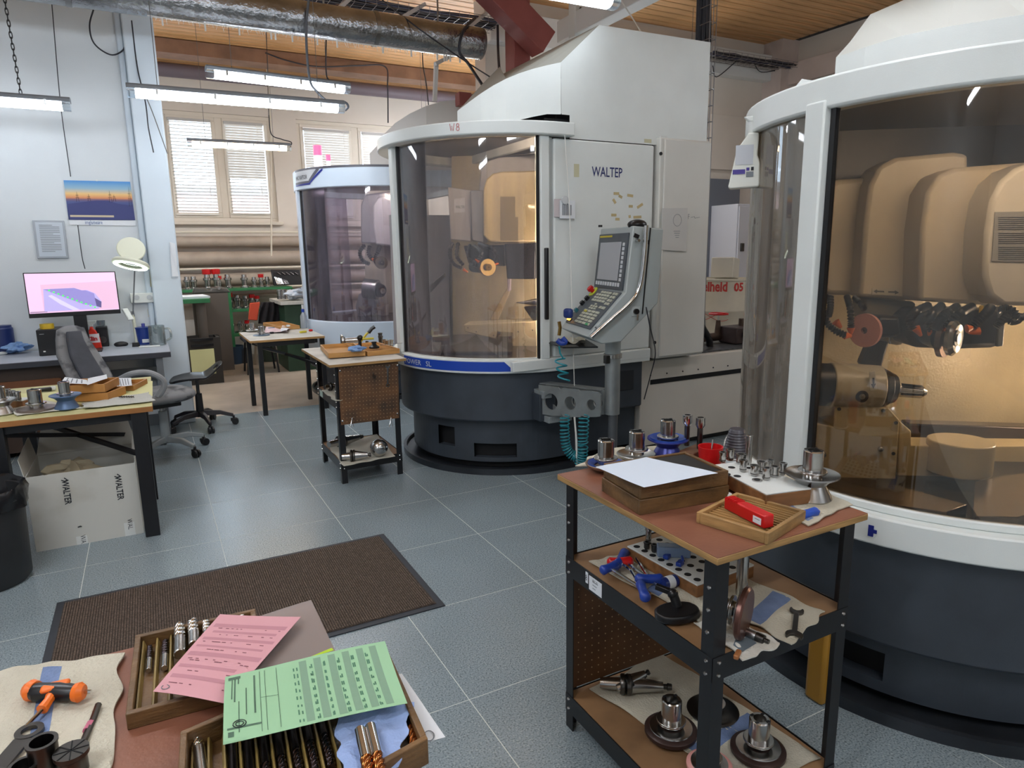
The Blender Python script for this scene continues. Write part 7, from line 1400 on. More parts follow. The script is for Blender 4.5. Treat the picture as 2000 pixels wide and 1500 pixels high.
a = desk(268, 673); MB().cyl(a, a+Vector((-.005, 0, .26)), .014, n=12).build('stand_pole', CL, t, w=True); e = onY(263, 530, YL); MB().cyl(a+Vector((-.005, 0, .26)), e, .006, n=8).build('arm_tube', ALU, t, w=True); MB().bx((a+Vector((-.005, 0, .27))), (.025, .025, .05)).build('joint', ALU, t, w=True, bevel=.003)
# wall things
yw = YW-.001
t = thing('wall_calendar', 'wall calendar with sunset picture of masts above blue hills', 'calendar', tuple(onY(190, 440, yw))); P = [onY(124, 352, yw-.01), onY(254, 355, yw-.01), onY(264, 430, yw-.006), onY(134, 429, yw-.006)]
cm = mat('sunset_print', '#4a78b0', .5); N = cm.node_tree.nodes; L = cm.node_tree.links; ge = N['Texture Coordinate']; sx_ = N.new('ShaderNodeSeparateXYZ'); L.new(ge.outputs['Generated'], sx_.inputs[0]); rp = N.new('ShaderNodeValToRGB'); L.new(sx_.outputs[2], rp.inputs[0]); e = rp.color_ramp.elements; e[0].position = 0; e[0].color = s2l('#1f2c5c'); e[1].position = 1; e[1].color = s2l('#3d8ad0')
for ps, cl in ((.25, '#2c3a72'), (.46, '#4a568a'), (.52, '#7a5a70'), (.56, '#d88a5c'), (.66, '#e8c07c'), (.80, '#8fb4c8')): x = e.new(ps); x.color = s2l(cl)
L.new(rp.outputs[0], N['Principled BSDF'].inputs['Base Color'])
slabq(P, (0, .002, 0), 'picture', cm, t); Q = quad_fn(*P); cq = lambda u, v, h=.001: Q(u, v)+Vector((0, -h, 0))
MB().add([cq(.02, .60), cq(.25, .54), cq(.45, .50), cq(.62, .50), cq(.78, .58), cq(1, .62), cq(1, 1), cq(.02, 1)], [tuple(range(8))]).build('blue_hill', mat('blue_hill_print', '#3c4278', .6), t, w=True, smooth=False)
for u, v, h_ in ((.17, .28, .26), (.34, .34, .18), (.66, .24, .30), (.72, .34, .18), (.96, .14, .5)):
    MB().tube([cq(u-.02, v+h_, .0015), cq(u, v, .0015), cq(u+.02, v+h_, .0015)], .0012, 4).tube([cq(u-.03, v+h_*.6, .0015), cq(u+.03, v+h_*.6, .0015)], .001, 4).tube([cq(u-.022, v+h_*.35, .0015), cq(u+.022, v+h_*.35, .0015)], .001, 4).build('mast', DINK, t, w=True)
MB().add([cq(.03, .88, .002), cq(.68, .88, .002), cq(.68, .93, .002), cq(.03, .93, .002)], [(0, 1, 2, 3)]).build('caption_bar', mat('pale_caption', '#c9bba0', .6), t, w=True, smooth=False)
P2 = [onY(135, 430, yw-.006), onY(265, 431, yw-.006), onY(265, 441, yw-.006), onY(137, 439, yw-.006)]; slabq(P2, (0, .002, 0), 'footer', PAPER, t); a = onY(166, 437, yw-.0065); text('imglsmeare', .045, planefn((a.x, yw-.0075, a.z-.003), (1, 0, 0), (0, 0, 1)), 'footer_lettering', mat('blue_print', '#3a5f9a', .6), t, sx=.62); MB().cyl(onY(189, 352, yw-.02), onY(189, 352, yw-.004), .008, n=10).build('pin', WHITEP, t, w=True)
t = thing('framed_notice', 'framed printed notice on the left wall below the calendar', 'picture frame', tuple(onY(98, 505, yw))); P = [onY(63, 430, yw-.014), onY(125, 431, yw-.014), onY(134, 504, yw-.014), onY(73, 505, yw-.014)]; slabq(P, (0, .013, 0), 'frame', mat('silver_frame', '#9da3ab', .35, .3), t, .002); Q = quad_fn(*P)
MB().add([cq2 for cq2 in (Q(.07, .05)+Vector((0, -.001, 0)), Q(.93, .05)+Vector((0, -.001, 0)), Q(.93, .95)+Vector((0, -.001, 0)), Q(.07, .95)+Vector((0, -.001, 0)))], [(0, 1, 2, 3)]).build('printed_sheet', mat('notice_sheet', '#bfc8d2', .3), t, w=True, smooth=False)
for k in range(16):
    v = .12+.046*k; u1 = .82 if k % 5 else .6; MB().add([Q(.18, v)+Vector((0, -.002, 0)), Q(u1, v)+Vector((0, -.002, 0)), Q(u1, v+.014)+Vector((0, -.002, 0)), Q(.18, v+.014)+Vector((0, -.002, 0))], [(0, 1, 2, 3)]).build('text_line', INK, t, w=True, smooth=False)
t = thing('wall_socket', 'white double wall socket with thermostat beside the lamp stand', 'socket', tuple(onY(278, 590, yw))); a = onY(256, 592, yw); b = onY(304, 571, yw); MB().box(a.x, b.x, yw-.05, yw-.001, a.z, b.z).build('trunking', WHITEP, t, w=True, bevel=.006)
for px in (267, 292): p = onY(px, 581, yw-.05); MB().cyl((p.x, yw-.056, p.z), (p.x, yw-.050, p.z), .022, n=18).build('socket_face', mat('socket_grey', '#b9bdc0', .4), t, w=True)
p = onY(296, 611, yw); o = MB().box(p.x-.03, p.x+.03, yw-.004, yw, p.z-.035, p.z+.035).build('warning_label', mat('cream_label', '#cfc8b6', .6), None, w=True); tag(o, 'small cream label with red mark stuck under the wall socket', 'label'); MB().box(-.02, .02, -.0045, -.0022, .035, .05).build('red_mark', mat('red_print', '#a85048', .6), o)
t1 = thing('wall_papers', 'white sheets hanging on the side of the column', 'paper', tuple(onY(340, 540, YW-.1)))
P = [onY(331, 472, YW-.10), onY(337, 478, YW-.10), onY(349, 540, YW-.10), onY(336, 540, YW-.10)]; slabq(P, (0, -.004, 0), 'front_sheet', PAPER, t1); P = [onY(331, 472, YW-.105), onY(342, 476, YW-.108), onY(347, 530, YW-.108), onY(338, 500, YW-.108)]; slabq(P, (0, -.003, 0), 'curled_sheet', PAPER, t1)
cable([onY(296, 560, YW-.02), onY(303, 600, YW-.03), onY(306, 640, YW-.04), onY(312, 670, YW-.05)], .005, 'cable dropping from the wall socket behind the glass mug')
# ================================================================== CHAIR AND STOOL
def star_base(t, c, r, arms, m, zt, cm=BLACKP, a0=0.):
    for k in range(arms):
        a = a0+2*PI*k/arms; d = Vector((math.cos(a), math.sin(a), 0)); p0 = Vector(c)+d*.03+Vector((0, 0, zt)); p1 = Vector(c)+d*r+Vector((0, 0, .085))
        mb = MB(); s = Vector((-d.y, d.x, 0)); V = []
        for q, w_, h_ in ((p0, .05, .045), (p0.lerp(p1, .55)+Vector((0, 0, .018)), .042, .036), (p1, .032, .028)): V += [q+s*(w_/2)+Vector((0, 0, -h_/2)), q-s*(w_/2)+Vector((0, 0, -h_/2)), q-s*(w_*.35)+Vector((0, 0, h_/2)), q+s*(w_*.35)+Vector((0, 0, h_/2))]
        F = [(0, 1, 2, 3), (11, 10, 9, 8)]
        for b in (0, 4): F += [(b+i, b+(i+1) % 4, b+4+(i+1) % 4, b+4+i) for i in range(4)]
        mb.add(V, F).build('base_arm', m, t, w=True, bevel=.005)
        ca_ = MB(); q = p1+Vector((0, 0, -.05)); 
        for o_ in (-.014, .014): ca_.cyl(q+s*(o_-.009)+d*.01+Vector((0, 0, -.006)), q+s*(o_+.009)+d*.01+Vector((0, 0, -.006)), .029, n=18)
        ca_.cyl(p1+Vector((0, 0, -.035)), p1, .010, n=10).bar(q+s*-.012+d*-.005+Vector((0, 0, .012)), q+s*.012+d*-.005+Vector((0, 0, .012)), .045, .03)
        tag(ca_.build('caster', cm, t, w=True, bevel=.003), kind=None)
sc_ = (.295, 6.47, 0); t = thing('work_stool', 'black moulded work stool on five casters in front of the column', 'stool', sc_); DP = mat('worn_dark_plastic', '#26242a', .35, var=.3, vs=9)
star_base(t, sc_, .27, 5, DP, .13, a0=R_(-6)); MB().cyl((sc_[0], sc_[1], .10), (sc_[0], sc_[1], .31), .034, .028, 20).build('gas_cover', BLACKP, t, w=True, bevel=.003); MB().cyl((sc_[0], sc_[1], .311), (sc_[0], sc_[1], .44), .014, n=16).build('gas_piston', DSTEEL, t, w=True)
def seatfn(u, v):
    "saddle seat with a low back that curls up at the right"
    x = (u-.5)*.44; y = (v-.5)*.36*(1-.35*abs(u-.45)**1.5); z = .455+.035*(1-((u-.42)/.5)**2) - .05; z += max(0, (u-.62))**1.35*.62; z -= .015*(1-(2*v-1)**2)
    return Vector((sc_[0]+x+.0, sc_[1]+y, z+.04))
mb = MB(); n = 28; V = []; F = []; rings = 9
SP = lambda a: (.5+.5*math.cos(a)*(1-.10*math.sin(a)**2), .5+.5*math.sin(a))
def seatmesh():
    V = []; F = []; nu = 24; nv = 16; ids = {}
    def inside(u, v): return ((u-.5)/.5)**2.6 if False else abs((u-.5)/.5)**2.8+abs((v-.5)/.5)**2.8 < 1.0
    hole = lambda u, v: (abs(u-.90)/.045)**2+(abs(v-.5)/.20)**2 < 1
    for j in range(nv+1):
        for i in range(nu+1):
            u, v = i/nu, j/nv; uu, vv = 2*u-1, 2*v-1; a = math.sqrt(max(1e-9, 1-.5*vv*vv)); b = math.sqrt(max(1e-9, 1-.5*uu*uu)); V.append(seatfn(.5+.5*uu*(a*.55+.45), .5+.5*vv*(b*.6+.4)))
    n0 = len(V); V += [p+Vector((0, 0, -.022)) for p in V]; W = nu+1; faces = set()
    for j in range(nv):
        for i in range(nu):
            if i in (20, 21) and 5 <= j <= 10: continue
            faces.add((i, j))
    for i, j in faces:
        a = j*W+i; F.append((a, a+1, a+W+1, a+W)); F.append((n0+a, n0+a+W, n0+a+W+1, n0+a+1))
        for di, dj, e in ((-1, 0, (a, a+W)), (1, 0, (a+1, a+W+1)), (0, -1, (a, a+1)), (0, 1, (a+W, a+W+1))):
            if (i+di, j+dj) not in faces: F.append((e[0], e[1], e[1]+n0, e[0]+n0))
    return MB().add(V, F)
o = seatmesh().build('seat', mat('black_moulded_seat', '#17171b', .28), t, w=True, ang=60); sb = o.modifiers.new('s', 'SUBSURF'); sb.levels = 1; sb.render_levels = 1
MB().box(sc_[0]-.06, sc_[0]+.06, sc_[1]-.06, sc_[1]+.06, .435, .450).build('seat_plate', BLACKM, t, w=True)
# office chair
cc = (.0, 5.72, 0); t = thing('office_chair', 'worn grey and black office chair with peeling high back at the computer desk', 'chair', cc); GP = mat('worn_grey_leatherette', '#77787a', .6, var=.3, vs=9, col2='#3a3b40', cut=(.38, .5)); DG = mat('dark_grey_cushion', '#3b3e46', .7, var=.2, vs=9); GA = mat('grey_arm_plastic', '#8a8d90', .4)
star_base(t, cc, .29, 5, GREYE, .12, a0=R_(-50)); MB().cyl((cc[0], cc[1], .09), (cc[0], cc[1], .34), .035, .03, 20).build('gas_cover', GREYE, t, w=True); MB().cyl((cc[0], cc[1], .34), (cc[0], cc[1], .41), .018, n=14).build('gas_piston', STEEL, t, w=True); MB().bx((cc[0], cc[1], .405), (.2, .26, .04), .3).build('mechanism', BLACKM, t, w=True, bevel=.006)
def cushion(name, m, cx, cy, cz, wx, wy, th, rz, tilt=0, bul=.02, parent=t, p=2.6, n=26):
    M = Matrix.Translation((cx, cy, cz)) @ Matrix.Rotation(rz, 4, 'Z') @ Matrix.Rotation(tilt, 4, 'X'); V = []; F = []; L = 9
    for k in range(L+1):
        a = PI*k/L; rr = math.sin(a)**.45 if 0 < k < L else .02; z = -math.cos(a)
        for i in range(n): b = 2*PI*i/n; ex = 2/p; x = math.copysign(abs(math.cos(b))**ex, math.cos(b)); y = math.copysign(abs(math.sin(b))**ex, math.sin(b)); V.append((x*wx/2*rr, y*wy/2*rr, z*th/2))
    for k in range(L):
        for i in range(n): F.append((k*n+i, k*n+(i+1) % n, (k+1)*n+(i+1) % n, (k+1)*n+i))
    F += [tuple(range(n-1, -1, -1)), tuple(range(L*n, L*n+n))]; return MB().add(V, F, M).build(name, m, parent, w=True, ang=70)
cushion('seat', GP, cc[0]-.02, cc[1], .465, .52, .50, .10, .2)
bk = Vector((-.30, 5.50, .50)); tp = atD(140, 636, 6.0)  # back leans away to the left
def chairback():
    a0_ = atD(205, 738, 5.75); a1 = atD(122, 738, 5.9); st = []
    C0 = [(188, 756, 5.66, .14), (170, 724, 5.72, .145), (152, 692, 5.80, .135), (141, 662, 5.88, .105), (137, 637, 5.95, .085)]
    return [(atD(x, y, d), w_) for x, y, d, w_ in C0]
S = chairback(); V = []; F = []; n = 20; side_ = Vector((.93, .36, 0)).normalized(); nb = Vector((.36, -.93, 0))
for k in range(17):
    f = k/16*(len(S)-1); i = min(int(f), len(S)-2); q = f-i; c_ = S[i][0].lerp(S[i+1][0], q); w_ = S[i][1]*(1-q)+S[i+1][1]*q; e = 1 if 0 < k < 16 else .5
    for j in range(n): b = 2*PI*j/n; V.append(c_+side_*(w_*e*math.copysign(abs(math.cos(b))**.7, math.cos(b)))+nb*(.05*e*math.copysign(abs(math.sin(b))**.8, math.sin(b))-.02*(1-math.cos(b)**2)))
for k in range(16):
    for j in range(n): F.append((k*n+j, k*n+(j+1) % n, (k+1)*n+(j+1) % n, (k+1)*n+j))
F += [tuple(range(n-1, -1, -1)), tuple(range(16*n, 17*n))]; MB().add(V, F).build('backrest', GP, t, w=True, ang=70)
V = []; F = []
for k in range(11):
    f = .15+k/10*(len(S)-1.5); i = min(int(f), len(S)-2); q = f-i; c_ = S[i][0].lerp(S[i+1][0], q)+nb*.045; w_ = (S[i][1]*(1-q)+S[i+1][1]*q)*.55
    V += [c_-side_*w_+nb*.004, c_+side_*w_+nb*.004, c_+side_*w_*.9+nb*.03, c_-side_*w_*.9+nb*.03]
for k in range(10): F += [(4*k+a, 4*k+(a+1) % 4, 4*k+4+(a+1) % 4, 4*k+4+a) for a in range(4)]
F += [(3, 2, 1, 0), (40, 41, 42, 43)]; MB().add(V, F).build('back_cushion', DG, t, w=True, bevel=.008)
for s, pts in ((1, [(232, 742, 5.55), (258, 730, 5.5), (290, 728, 5.5), (316, 740, 5.5), (320, 756, 5.5), (308, 775, 5.5)]), (-1, [(170, 815, 5.35), (178, 824, 5.3), (200, 826, 5.3), (232, 815, 5.3), (262, 806, 5.35)])):
    MB().tube(curve3([atD(*q) for q in pts]), .022, 10, taper=None).build('armrest', GA, t, w=True)
# ================================================================== FAR HALL: SHELF, BENCHES
GRN = mat('green_enamel_steel', '#2f7a4a', .45, var=.2, vs=6); gx0, gx1 = .98, 1.85; gy = 10.25
t = thing('green_rack', 'green steel rack with three shelves of red-capped tool holders by the window wall', 'shelf', (1.4, gy+.2, 0)); hs_ = [onY(470, y, gy).z for y in (563, 604, 652)]
for z, xa in ((hs_[0], gx0-.62), (hs_[1], gx0-.12), (hs_[2], gx0-.12)): MB().box(xa, gx1, gy, gy+.45, z-.035, z).build('rack_shelf', GRN, t, w=True, bevel=.003)
for x in (gx0-.02, gx1-.02):
    for y in (gy, gy+.42): MB().box(x, x+.05, y-.01, y+.03, 0, hs_[0]-.036 if x > gx0 else hs_[0]).build('rack_post', GRN, t, w=True)
cap = None; kk = 0
def capped(px, py, z, s, capcol, label):
    p = onY(px, py, gy+.15); t = thing('tool_holder', label, 'tool holder', (p.x, gy+.15, z), 0, 'tool holders standing on the green rack')
    MB().lathe([(.0001, 0), (.05*s, 0), (.05*s, .02), (.03*s, .03), (.034*s, .09*s), (.045*s, .095*s), (.045*s, .12*s), (.032*s, .125*s), (.030*s, .16*s), (.0001, .16*s)], 18).build('steel_body', STEEL, t)
    if capcol: MB().lathe([(.0001, .1605*s), (.044*s, .1605*s), (.046*s, .17*s), (.046*s, .215*s), (.0001, .22*s)], 8).build('red_cap', RED, t)
for row, z, L in (('top', hs_[0]+.001, ((366, 0, 1.1), (379, 0, 1.1), (406, 1, 1.25), (424, 1, 1.25), (429, 1, .8), (446, 0, 1.2), (478, 0, 1.15), (497, 0, .9), (511, 1, .85), (523, 0, .9))), ('middle', hs_[1]+.001, ((424, 1, .75), (433, 1, .7), (446, 1, 1.05), (461, 0, 1.2), (477, 0, 1.1), (490, 1, .9), (500, 1, .8))), ('bottom', hs_[2]+.001, ((408, 1, .9), (427, 0, .9), (445, 0, 1.1), (462, 0, 1.05), (476, 1, .8)))):
    for k, (px, c_, s) in enumerate(L):
        if row == 'top' and px < 410: zz = z+.03 if px < 400 else z
        capped(px, 560, z, s, c_, f"{('first', 'second', 'third', 'fourth', 'fifth', 'sixth', 'seventh', 'eighth', 'ninth', 'tenth')[k]} tool holder from the left, {'red-capped' if c_ else 'bare'}, on the rack's {row} shelf")
t = thing('vise_bench', 'green-topped workbench with pipe legs left of the green rack', 'workbench', (.45, 9.2, 0)); a = onY(410, 583, 8.8); MB().box(a.x-1.2, a.x, 8.8, 9.7, a.z-.05, a.z).build('bench_top', GRN, t, w=True, bevel=.004); BR = mat('dull_brown_pipe', '#5d544c', .5)
for x, y in ((a.x-.10, 8.95), (a.x-.10, 9.6), (a.x-1.1, 8.95)): MB().cyl((x, y, 0), (x, y, a.z-.051), .055, n=18).build('pipe_leg', BR, t, w=True)
MB().cyl((a.x-1.1, 8.95, .35), (a.x-.16, 8.95, .35), .04, n=14).build('pipe_rail', BR, t, w=True)
o = MB().bx((a.x-.18, 9.15, a.z+.012), (.34, .5, .022), .1).build('paper_stack', PAPER, None, w=True); tag(o, 'loose white paper stack on the green workbench corner', 'paper')
p = Vector((a.x+.08, 9.75, a.z+.02)); t = thing('bench_vise', 'dark grey heavy bench vise before the green rack', 'vise', (p.x, p.y, p.z)); VG = mat('dark_grey_casting', '#55534f', .5, var=.2); zv = onY(400, 562, 9.75).z-p.z
MB().prism([(-.22, 0), (.24, 0), (.2, .06), (.10, zv), (.02, zv), (.0, zv*.6), (-.03, zv*.6), (-.05, zv), (-.13, zv), (-.18, .08)], 0, .2, Matrix(((1, 0, 0, 0), (0, 0, -1, .1), (0, 1, 0, 0), (0, 0, 0, 1)))).build('vise_body', VG, t, bevel=.015); MB().cyl((.1, -.14, .06), (.1, .14, .06), .02, n=10).build('screw_bar', STEEL, t); MB().box(-.2, .2, -.12, .12, -p.z, -.001).build('pedestal', BR, t)
t = thing('storage_crate', 'dark crate with yellow sheet under the green workbench', 'crate', (a.x-.02, 8.9, 0)); [MB().box(a.x-.35, a.x+.06, y_, y_+.04, .06, .55).build('side_board', mat('dark_crate', '#2c2620', .6), t, w=True) for y_ in (8.70, 9.0)]; MB().box(a.x-.35, a.x-.31, 8.741, 8.999, .06, .55).build('end_board', mat('dark_crate', '#2c2620', .6), t, w=True); MB().box(a.x+.02, a.x+.06, 8.741, 8.999, .06, .55).build('end_board', mat('dark_crate', '#2c2620', .6), t, w=True); MB().box(a.x-.35, a.x+.06, 8.70, 9.04, 0, .059).build('bottom', mat('dark_crate', '#2c2620', .6), t, w=True)
MB().box(a.x-.28, a.x-.02, 8.69, 8.699, .12, .42).build('yellow_sheet', mat('pale_yellow_paper', '#d6d49c', .8), t, w=True)
for z in (.45, .52): MB().lathe([(.20, z), (.212, z), (.212, z+.03), (.20, z+.03)], 24, TR(a.x-.14, 8.87, 0), close=True).build('bucket_rim', BLACKP, t, w=True)
t = thing('tool_case', 'open black tool case with rows of spanners standing on the shelf end', 'tool case', tuple(onY(565, 560, 10.3))); P = [onY(529, 527, 10.3), onY(586, 527, 10.3), onY(590, 556, 10.25), onY(535, 558, 10.25)]; slabq(P, (0, .05, 0), 'open_lid', BLACKP, t, .01)
Q = quad_fn(*P)
for k in range(9): u = .08+.05*k; MB().tube([Q(u, .45+.03*k)+Vector((0, -.01, 0)), Q(u+.05, .93)+Vector((0, -.01, 0))], .008, 6).build('chrome_spanner', CHROME, t, w=True)
for k in range(5): MB().tube([Q(.2+.15*k, .18)+Vector((0, -.01, 0)), Q(.3+.15*k, .32)+Vector((0, -.01, 0))], .010, 6).build('socket_piece', DSTEEL, t, w=True)
t = thing('green_bench', 'dark green bench with white papers left of the small grinding machine', 'workbench', (2.1, 9.4, 0)); a = onY(548, 590, 9.0); b = onY(612, 588, 9.0); MB().box(a.x, b.x+.1, 9.0, 9.9, a.z-.04, a.z).build('bench_top', WT, t, w=True); MB().box(a.x+.05, b.x+.05, 9.05, 9.85, 0, a.z-.041).build('bench_body', mat('dark_green_panel', '#2c4633', .5, var=.2), t, w=True)
for px, py, w_, lb, r in ((575, 582, .30, 'bundle of white papers on the right-hand green bench', .2), (590, 578, .26, 'bluish paper bundle on top of the white papers', -.3)):
    wipe(lb, tuple(on(px, py+4, a.z+.001+(.10 if 'bluish' in lb else 0))), w_*.55, 33+px, mat('paper_bundle', '#c9d1dc', .8), 'paper_bundle', .5)
for k, px in enumerate((548, 556)): collet(('left', 'right')[k]+' steel sleeve standing on the edge of the right-hand green bench', tuple(onY(px, 586, 9.05)+Vector((0, 0, .012))), .04, .12)
t = thing('desk_chair', 'orange backed chair with dark jacket in front of the green rack', 'chair', (1.62, 9.3, 0)); P = [onY(488, 592, 9.3), onY(508, 590, 9.3), onY(503, 626, 9.3), onY(485, 625, 9.3)]; slabq(P, (0, .03, 0), 'backrest', mat('orange_chair_back', '#c9492a', .5), t, .01)
a = onY(495, 640, 9.3); MB().bx((a.x+.05, 9.25, .44), (.42, .42, .04)).build('seat', DG, t, w=True, bevel=.01)
for sx in (-.14, .24):
    for sy in (9.08, 9.42): MB().cyl((a.x+sx, sy, 0), (a.x+sx*.8+.01, sy, .42), .012, n=8).build('leg', BLACKM, t, w=True)
t = thing('work_jacket', 'dark jacket hanging in folds beside the orange chair back', 'jacket', tuple(onY(528, 640, 9.5)))
V = []; F = []; n = 26
Pj = [(512, 590, 540, 590), (508, 600, 545, 598), (506, 615, 548, 612), (505, 632, 545, 634)]
for r, (x0, y0, x1, y1) in enumerate(Pj):
    A_, B_ = onY(x0, y0, 9.5), onY(x1, y1, 9.5)
    for i in range(n): u = i/(n-1); V.append(A_.lerp(B_, u)+Vector((0, -.05*math.sin(u*PI)-.025*math.sin(u*19+r), 0)))
m0 = len(V); V += [p+Vector((0, .05, 0)) for p in V]
for r in range(3):
    for i in range(n-1): a_ = r*n+i; F += [(a_, a_+1, a_+n+1, a_+n), (m0+a_, m0+a_+n, m0+a_+n+1, m0+a_+1)]
ed = [i for i in range(n)]+[n-1+r*n for r in range(1, 4)]+[3*n+n-1-i for i in range(1, n)]+[(3-r)*n for r in range(1, 3)]
for k in range(len(ed)): a_, b_ = ed[k], ed[(k+1) % len(ed)]; F.append((a_, b_, b_+m0, a_+m0))
MB().add(V, F).build('cloth', mat('black_jacket', '#211e22', .9), t, w=True, ang=70)
for k, (px, py, w_, h_, col, lb) in enumerate(((452, 672, .3, .25, '#2e4258', 'blue-grey tub on the floor under the green rack'), (530, 678, .4, .28, '#3c4a40', 'dark green drum on the floor under the far worktable'), (565, 682, .5, .12, '#5a4a38', 'wooden pallet piece on the floor right of the far worktable'), (475, 684, .2, .2, '#39404a', 'small dark bucket on the floor behind the far table legs'))):
    q = onY(px, py, 10.3); t = thing('floor_'+('pallet' if 'pallet' in lb else 'tub'), lb, 'pallet' if 'pallet' in lb else 'tub', (q.x, 10.2, 0))
    if 'pallet' in lb:
        for z in (0, .09): MB().box(-w_/2, w_/2, -.2, .2, z, z+.03).build('board', mat('pallet_wood', col, .7), t)
        for x in (-w_/2+.04, 0, w_/2-.04): MB().box(x-.03, x+.03, -.18, .18, .0305, .0895).build('block', mat('pallet_wood', col, .7), t)
    else: MB().lathe([(.0001, 0), (w_*.42, 0), (w_*.5, h_), (w_*.47, h_), (w_*.4, .02), (.0001, .02)], 24).build('tub_body', mat('tub_'+col[1:], col, .5), t)
for k in (0, 1): MB_ = MB().bar(Vector((onY((496, 545)[k], 690, 9.9).x, 9.9, .005)), onY((500, 530)[k], 650, 9.9), .03).build('timber_prop', mat('pale_timber', '#9b8f7e', .6), None, w=True); tag(MB_, ('left', 'right')[k]+' pale timber strip leaning under the far worktable', 'timber')
def finish():
    o = bpy.data.objects.get('cloth_pile')
    if o: bpy.data.objects.remove(o)
finish()
# ================================================================== NEAR TABLE AT THE BOTTOM LEFT
ZN = .845
a = on(0, 1312, ZN); b = on(252, 1268, ZN); yb_ = on(252, 1266, ZN).y; xr = on(612, 1180, ZN).x
tn = angle_cart('tool_trolley', 'nearest black trolley with red-brown top, trays and order slips at the lower left', -.60, xr-.02, .55, yb_-.02, ZN, .50, .12, over=.02)
rag('pale cotton rag with blue stripe hanging over the edge of the nearest trolley top', [(215, 1530), (-60, 1560), (-20, 1316), (240, 1282)], ZN, .004, 51, stripe=(.60, .42, .0) if False else (.50, .64, -.04), nu=34, nv=30)
# orange T-handle screwdriver
zz = ZN+.022
t = thing('t_handle_screwdriver', 'orange and black T-handle screwdriver lying on the pale rag', 'screwdriver', tuple(on(115, 1350, ZN+.006))); G = lambda x, y, h=.022: on(x, y, ZN+h)
MB().tube([G(62, 1350), G(72, 1352), G(92, 1350), G(115, 1350), G(138, 1352), G(148, 1352)], .0135, 14, taper=[.8, 1, .92, .98, .9, .8]).build('black_grip', BLACKP, t, w=True)
MB().tube([G(52, 1347), G(60, 1348), G(70, 1349)], .0155, 14, taper=[.7, 1, .9]).build('orange_end', ORANGE, t, w=True); MB().tube([G(147, 1352), G(156, 1352), G(165, 1351)], .0145, 14, taper=[.9, 1, .7]).build('orange_end', ORANGE, t, w=True)
MB().bx(G(108, 1340, .030), (.038, .020, .008), -.05).build('orange_pad', ORANGE, t, w=True, bevel=.004); MB().tube([G(105, 1350), G(95, 1368, .02), G(82, 1386, .017)], .008, 10, taper=[1.1, .8, 1]).build('orange_neck', ORANGE, t, w=True); MB().cyl(G(82, 1386, .017), G(38, 1432, .008), .0028, n=8).build('steel_shaft', CHROME, t, w=True); MB().cyl(G(164, 1351), G(178, 1351), .003, n=6).build('hex_tip', CHROME, t, w=True)
t = thing('hex_key', 'bent hex key wrapped with pink tape on the pale rag', 'hex key', tuple(G(190, 1400, .008))); MB().tube([G(192, 1377, .010), G(182, 1405, .010), G(168, 1437, .010), G(160, 1455, .012), G(146, 1466, .014)], .0048, 8).build('key_shaft', DSTEEL, t, w=True); MB().tube([G(178, 1412, .010), G(169, 1428, .010)], .0054, 8).build('pink_tape', mat('pink_tape', '#c56a84', .5), t, w=True)
wrench('dark flat spanner at the lower left corner of the pale rag', on(-25, 1530, ZN+.008), on(58, 1432, ZN+.008), ZN, .024, DSTEEL, .005, .022, ring=True)
for px, py, r, h_, lb in ((90, 1500, .017, .040, 'dark open ring nut standing on the pale rag'), (145, 1505, .017, .030, 'slotted collet standing on the pale rag right of the ring nut'), (50, 1520, .016, .02, 'low steel collet at the bottom edge of the photo')):
    t = thing('collet', lb, 'collet', tuple(on(px, py, ZN+.008)))
    if 'slotted' in lb:
        MB().lathe([(.0001, 0), (r, 0), (r, h_*.7), (r*1.2, h_*.8), (r*1.2, h_), (.0001, h_)], 24).build('sleeve', DSTEEL, t)
        for k in range(4): MB().bx((0, 0, h_+.0003), (r*2.3, .0014, .0008), k*PI/4).build('slot', HOLE, t)
    else: MB().lathe([(r*.7, 0), (r, 0), (r, h_*.9), (r*1.08, h_*.92), (r*1.08, h_), (r*.8, h_), (r*.7, h_*.5)], 24, close=True).build('sleeve', DSTEEL, t)
# first drill tray
def mtray(label, near_left, near_right, far_left, z, H, slots, m, side=None):
    fl = on(*near_left, z+H); fr = on(*near_right, z+H); ux = (fr-fl).normalized(); uy = Vector((-ux.y, ux.x, 0)) if side is None else (fr-on(*side, z+H)).normalized(); W = far_left; a = fl-uy*W; a.z = z; return wood_tray(label, a, ux, uy, (fr-fl).length, W, H, 0, m, .009), a, ux, uy, (fr-fl).length, W
(tA, MA), a, ux, uy, L, W = mtray('dark oily tray holding end mills under the pink slip', (264, 1240), (498, 1188), (on(264, 1240, ZN+.026)-on(258, 1424, ZN)).length, ZN, .026, 0, TRAYD)
LA, WA = L, W
for k in range(9): x = .012+(L-.024)*k/8; MB().prism([(x-.004, .006), (x+.004, .006), (x+.0012, .017), (x-.0012, .017)], .010, W-.010, MA @ Matrix(((1, 0, 0, 0), (0, 0, 1, 0), (0, 1, 0, 0), (0, 0, 0, 1)))).build('divider', mat('slot_wood', '#8a7440', .45, var=.35, vs=7), tA, w=True)
def mill(label, M, x, y0, y1, r, z, m=CHROME, **k): endmill(label, M @ Vector((x, y0, z)), M @ Vector((x, y1, z)), r, m, **k)
st = (LA-.024)/8; xs = [.012+st*(i+.5) for i in range(8)]
DK = mat('dark_carbide', '#4a4246', .2, 1)
mill('thin dark drill in the first slot of the left tray', MA, xs[0], WA*.55, WA*.88, .0045, .013, DK, flute=.55)
mill('thin dark drill in the second slot of the left tray', MA, xs[1]+.002, WA*.52, WA*.90, .0055, .014, DK, flute=.55)
mill('thick bright end mill in the third slot of the left tray', MA, xs[2]+.004, WA*.58, WA*1.0, .0095, .024, CHROME, flute=.48)
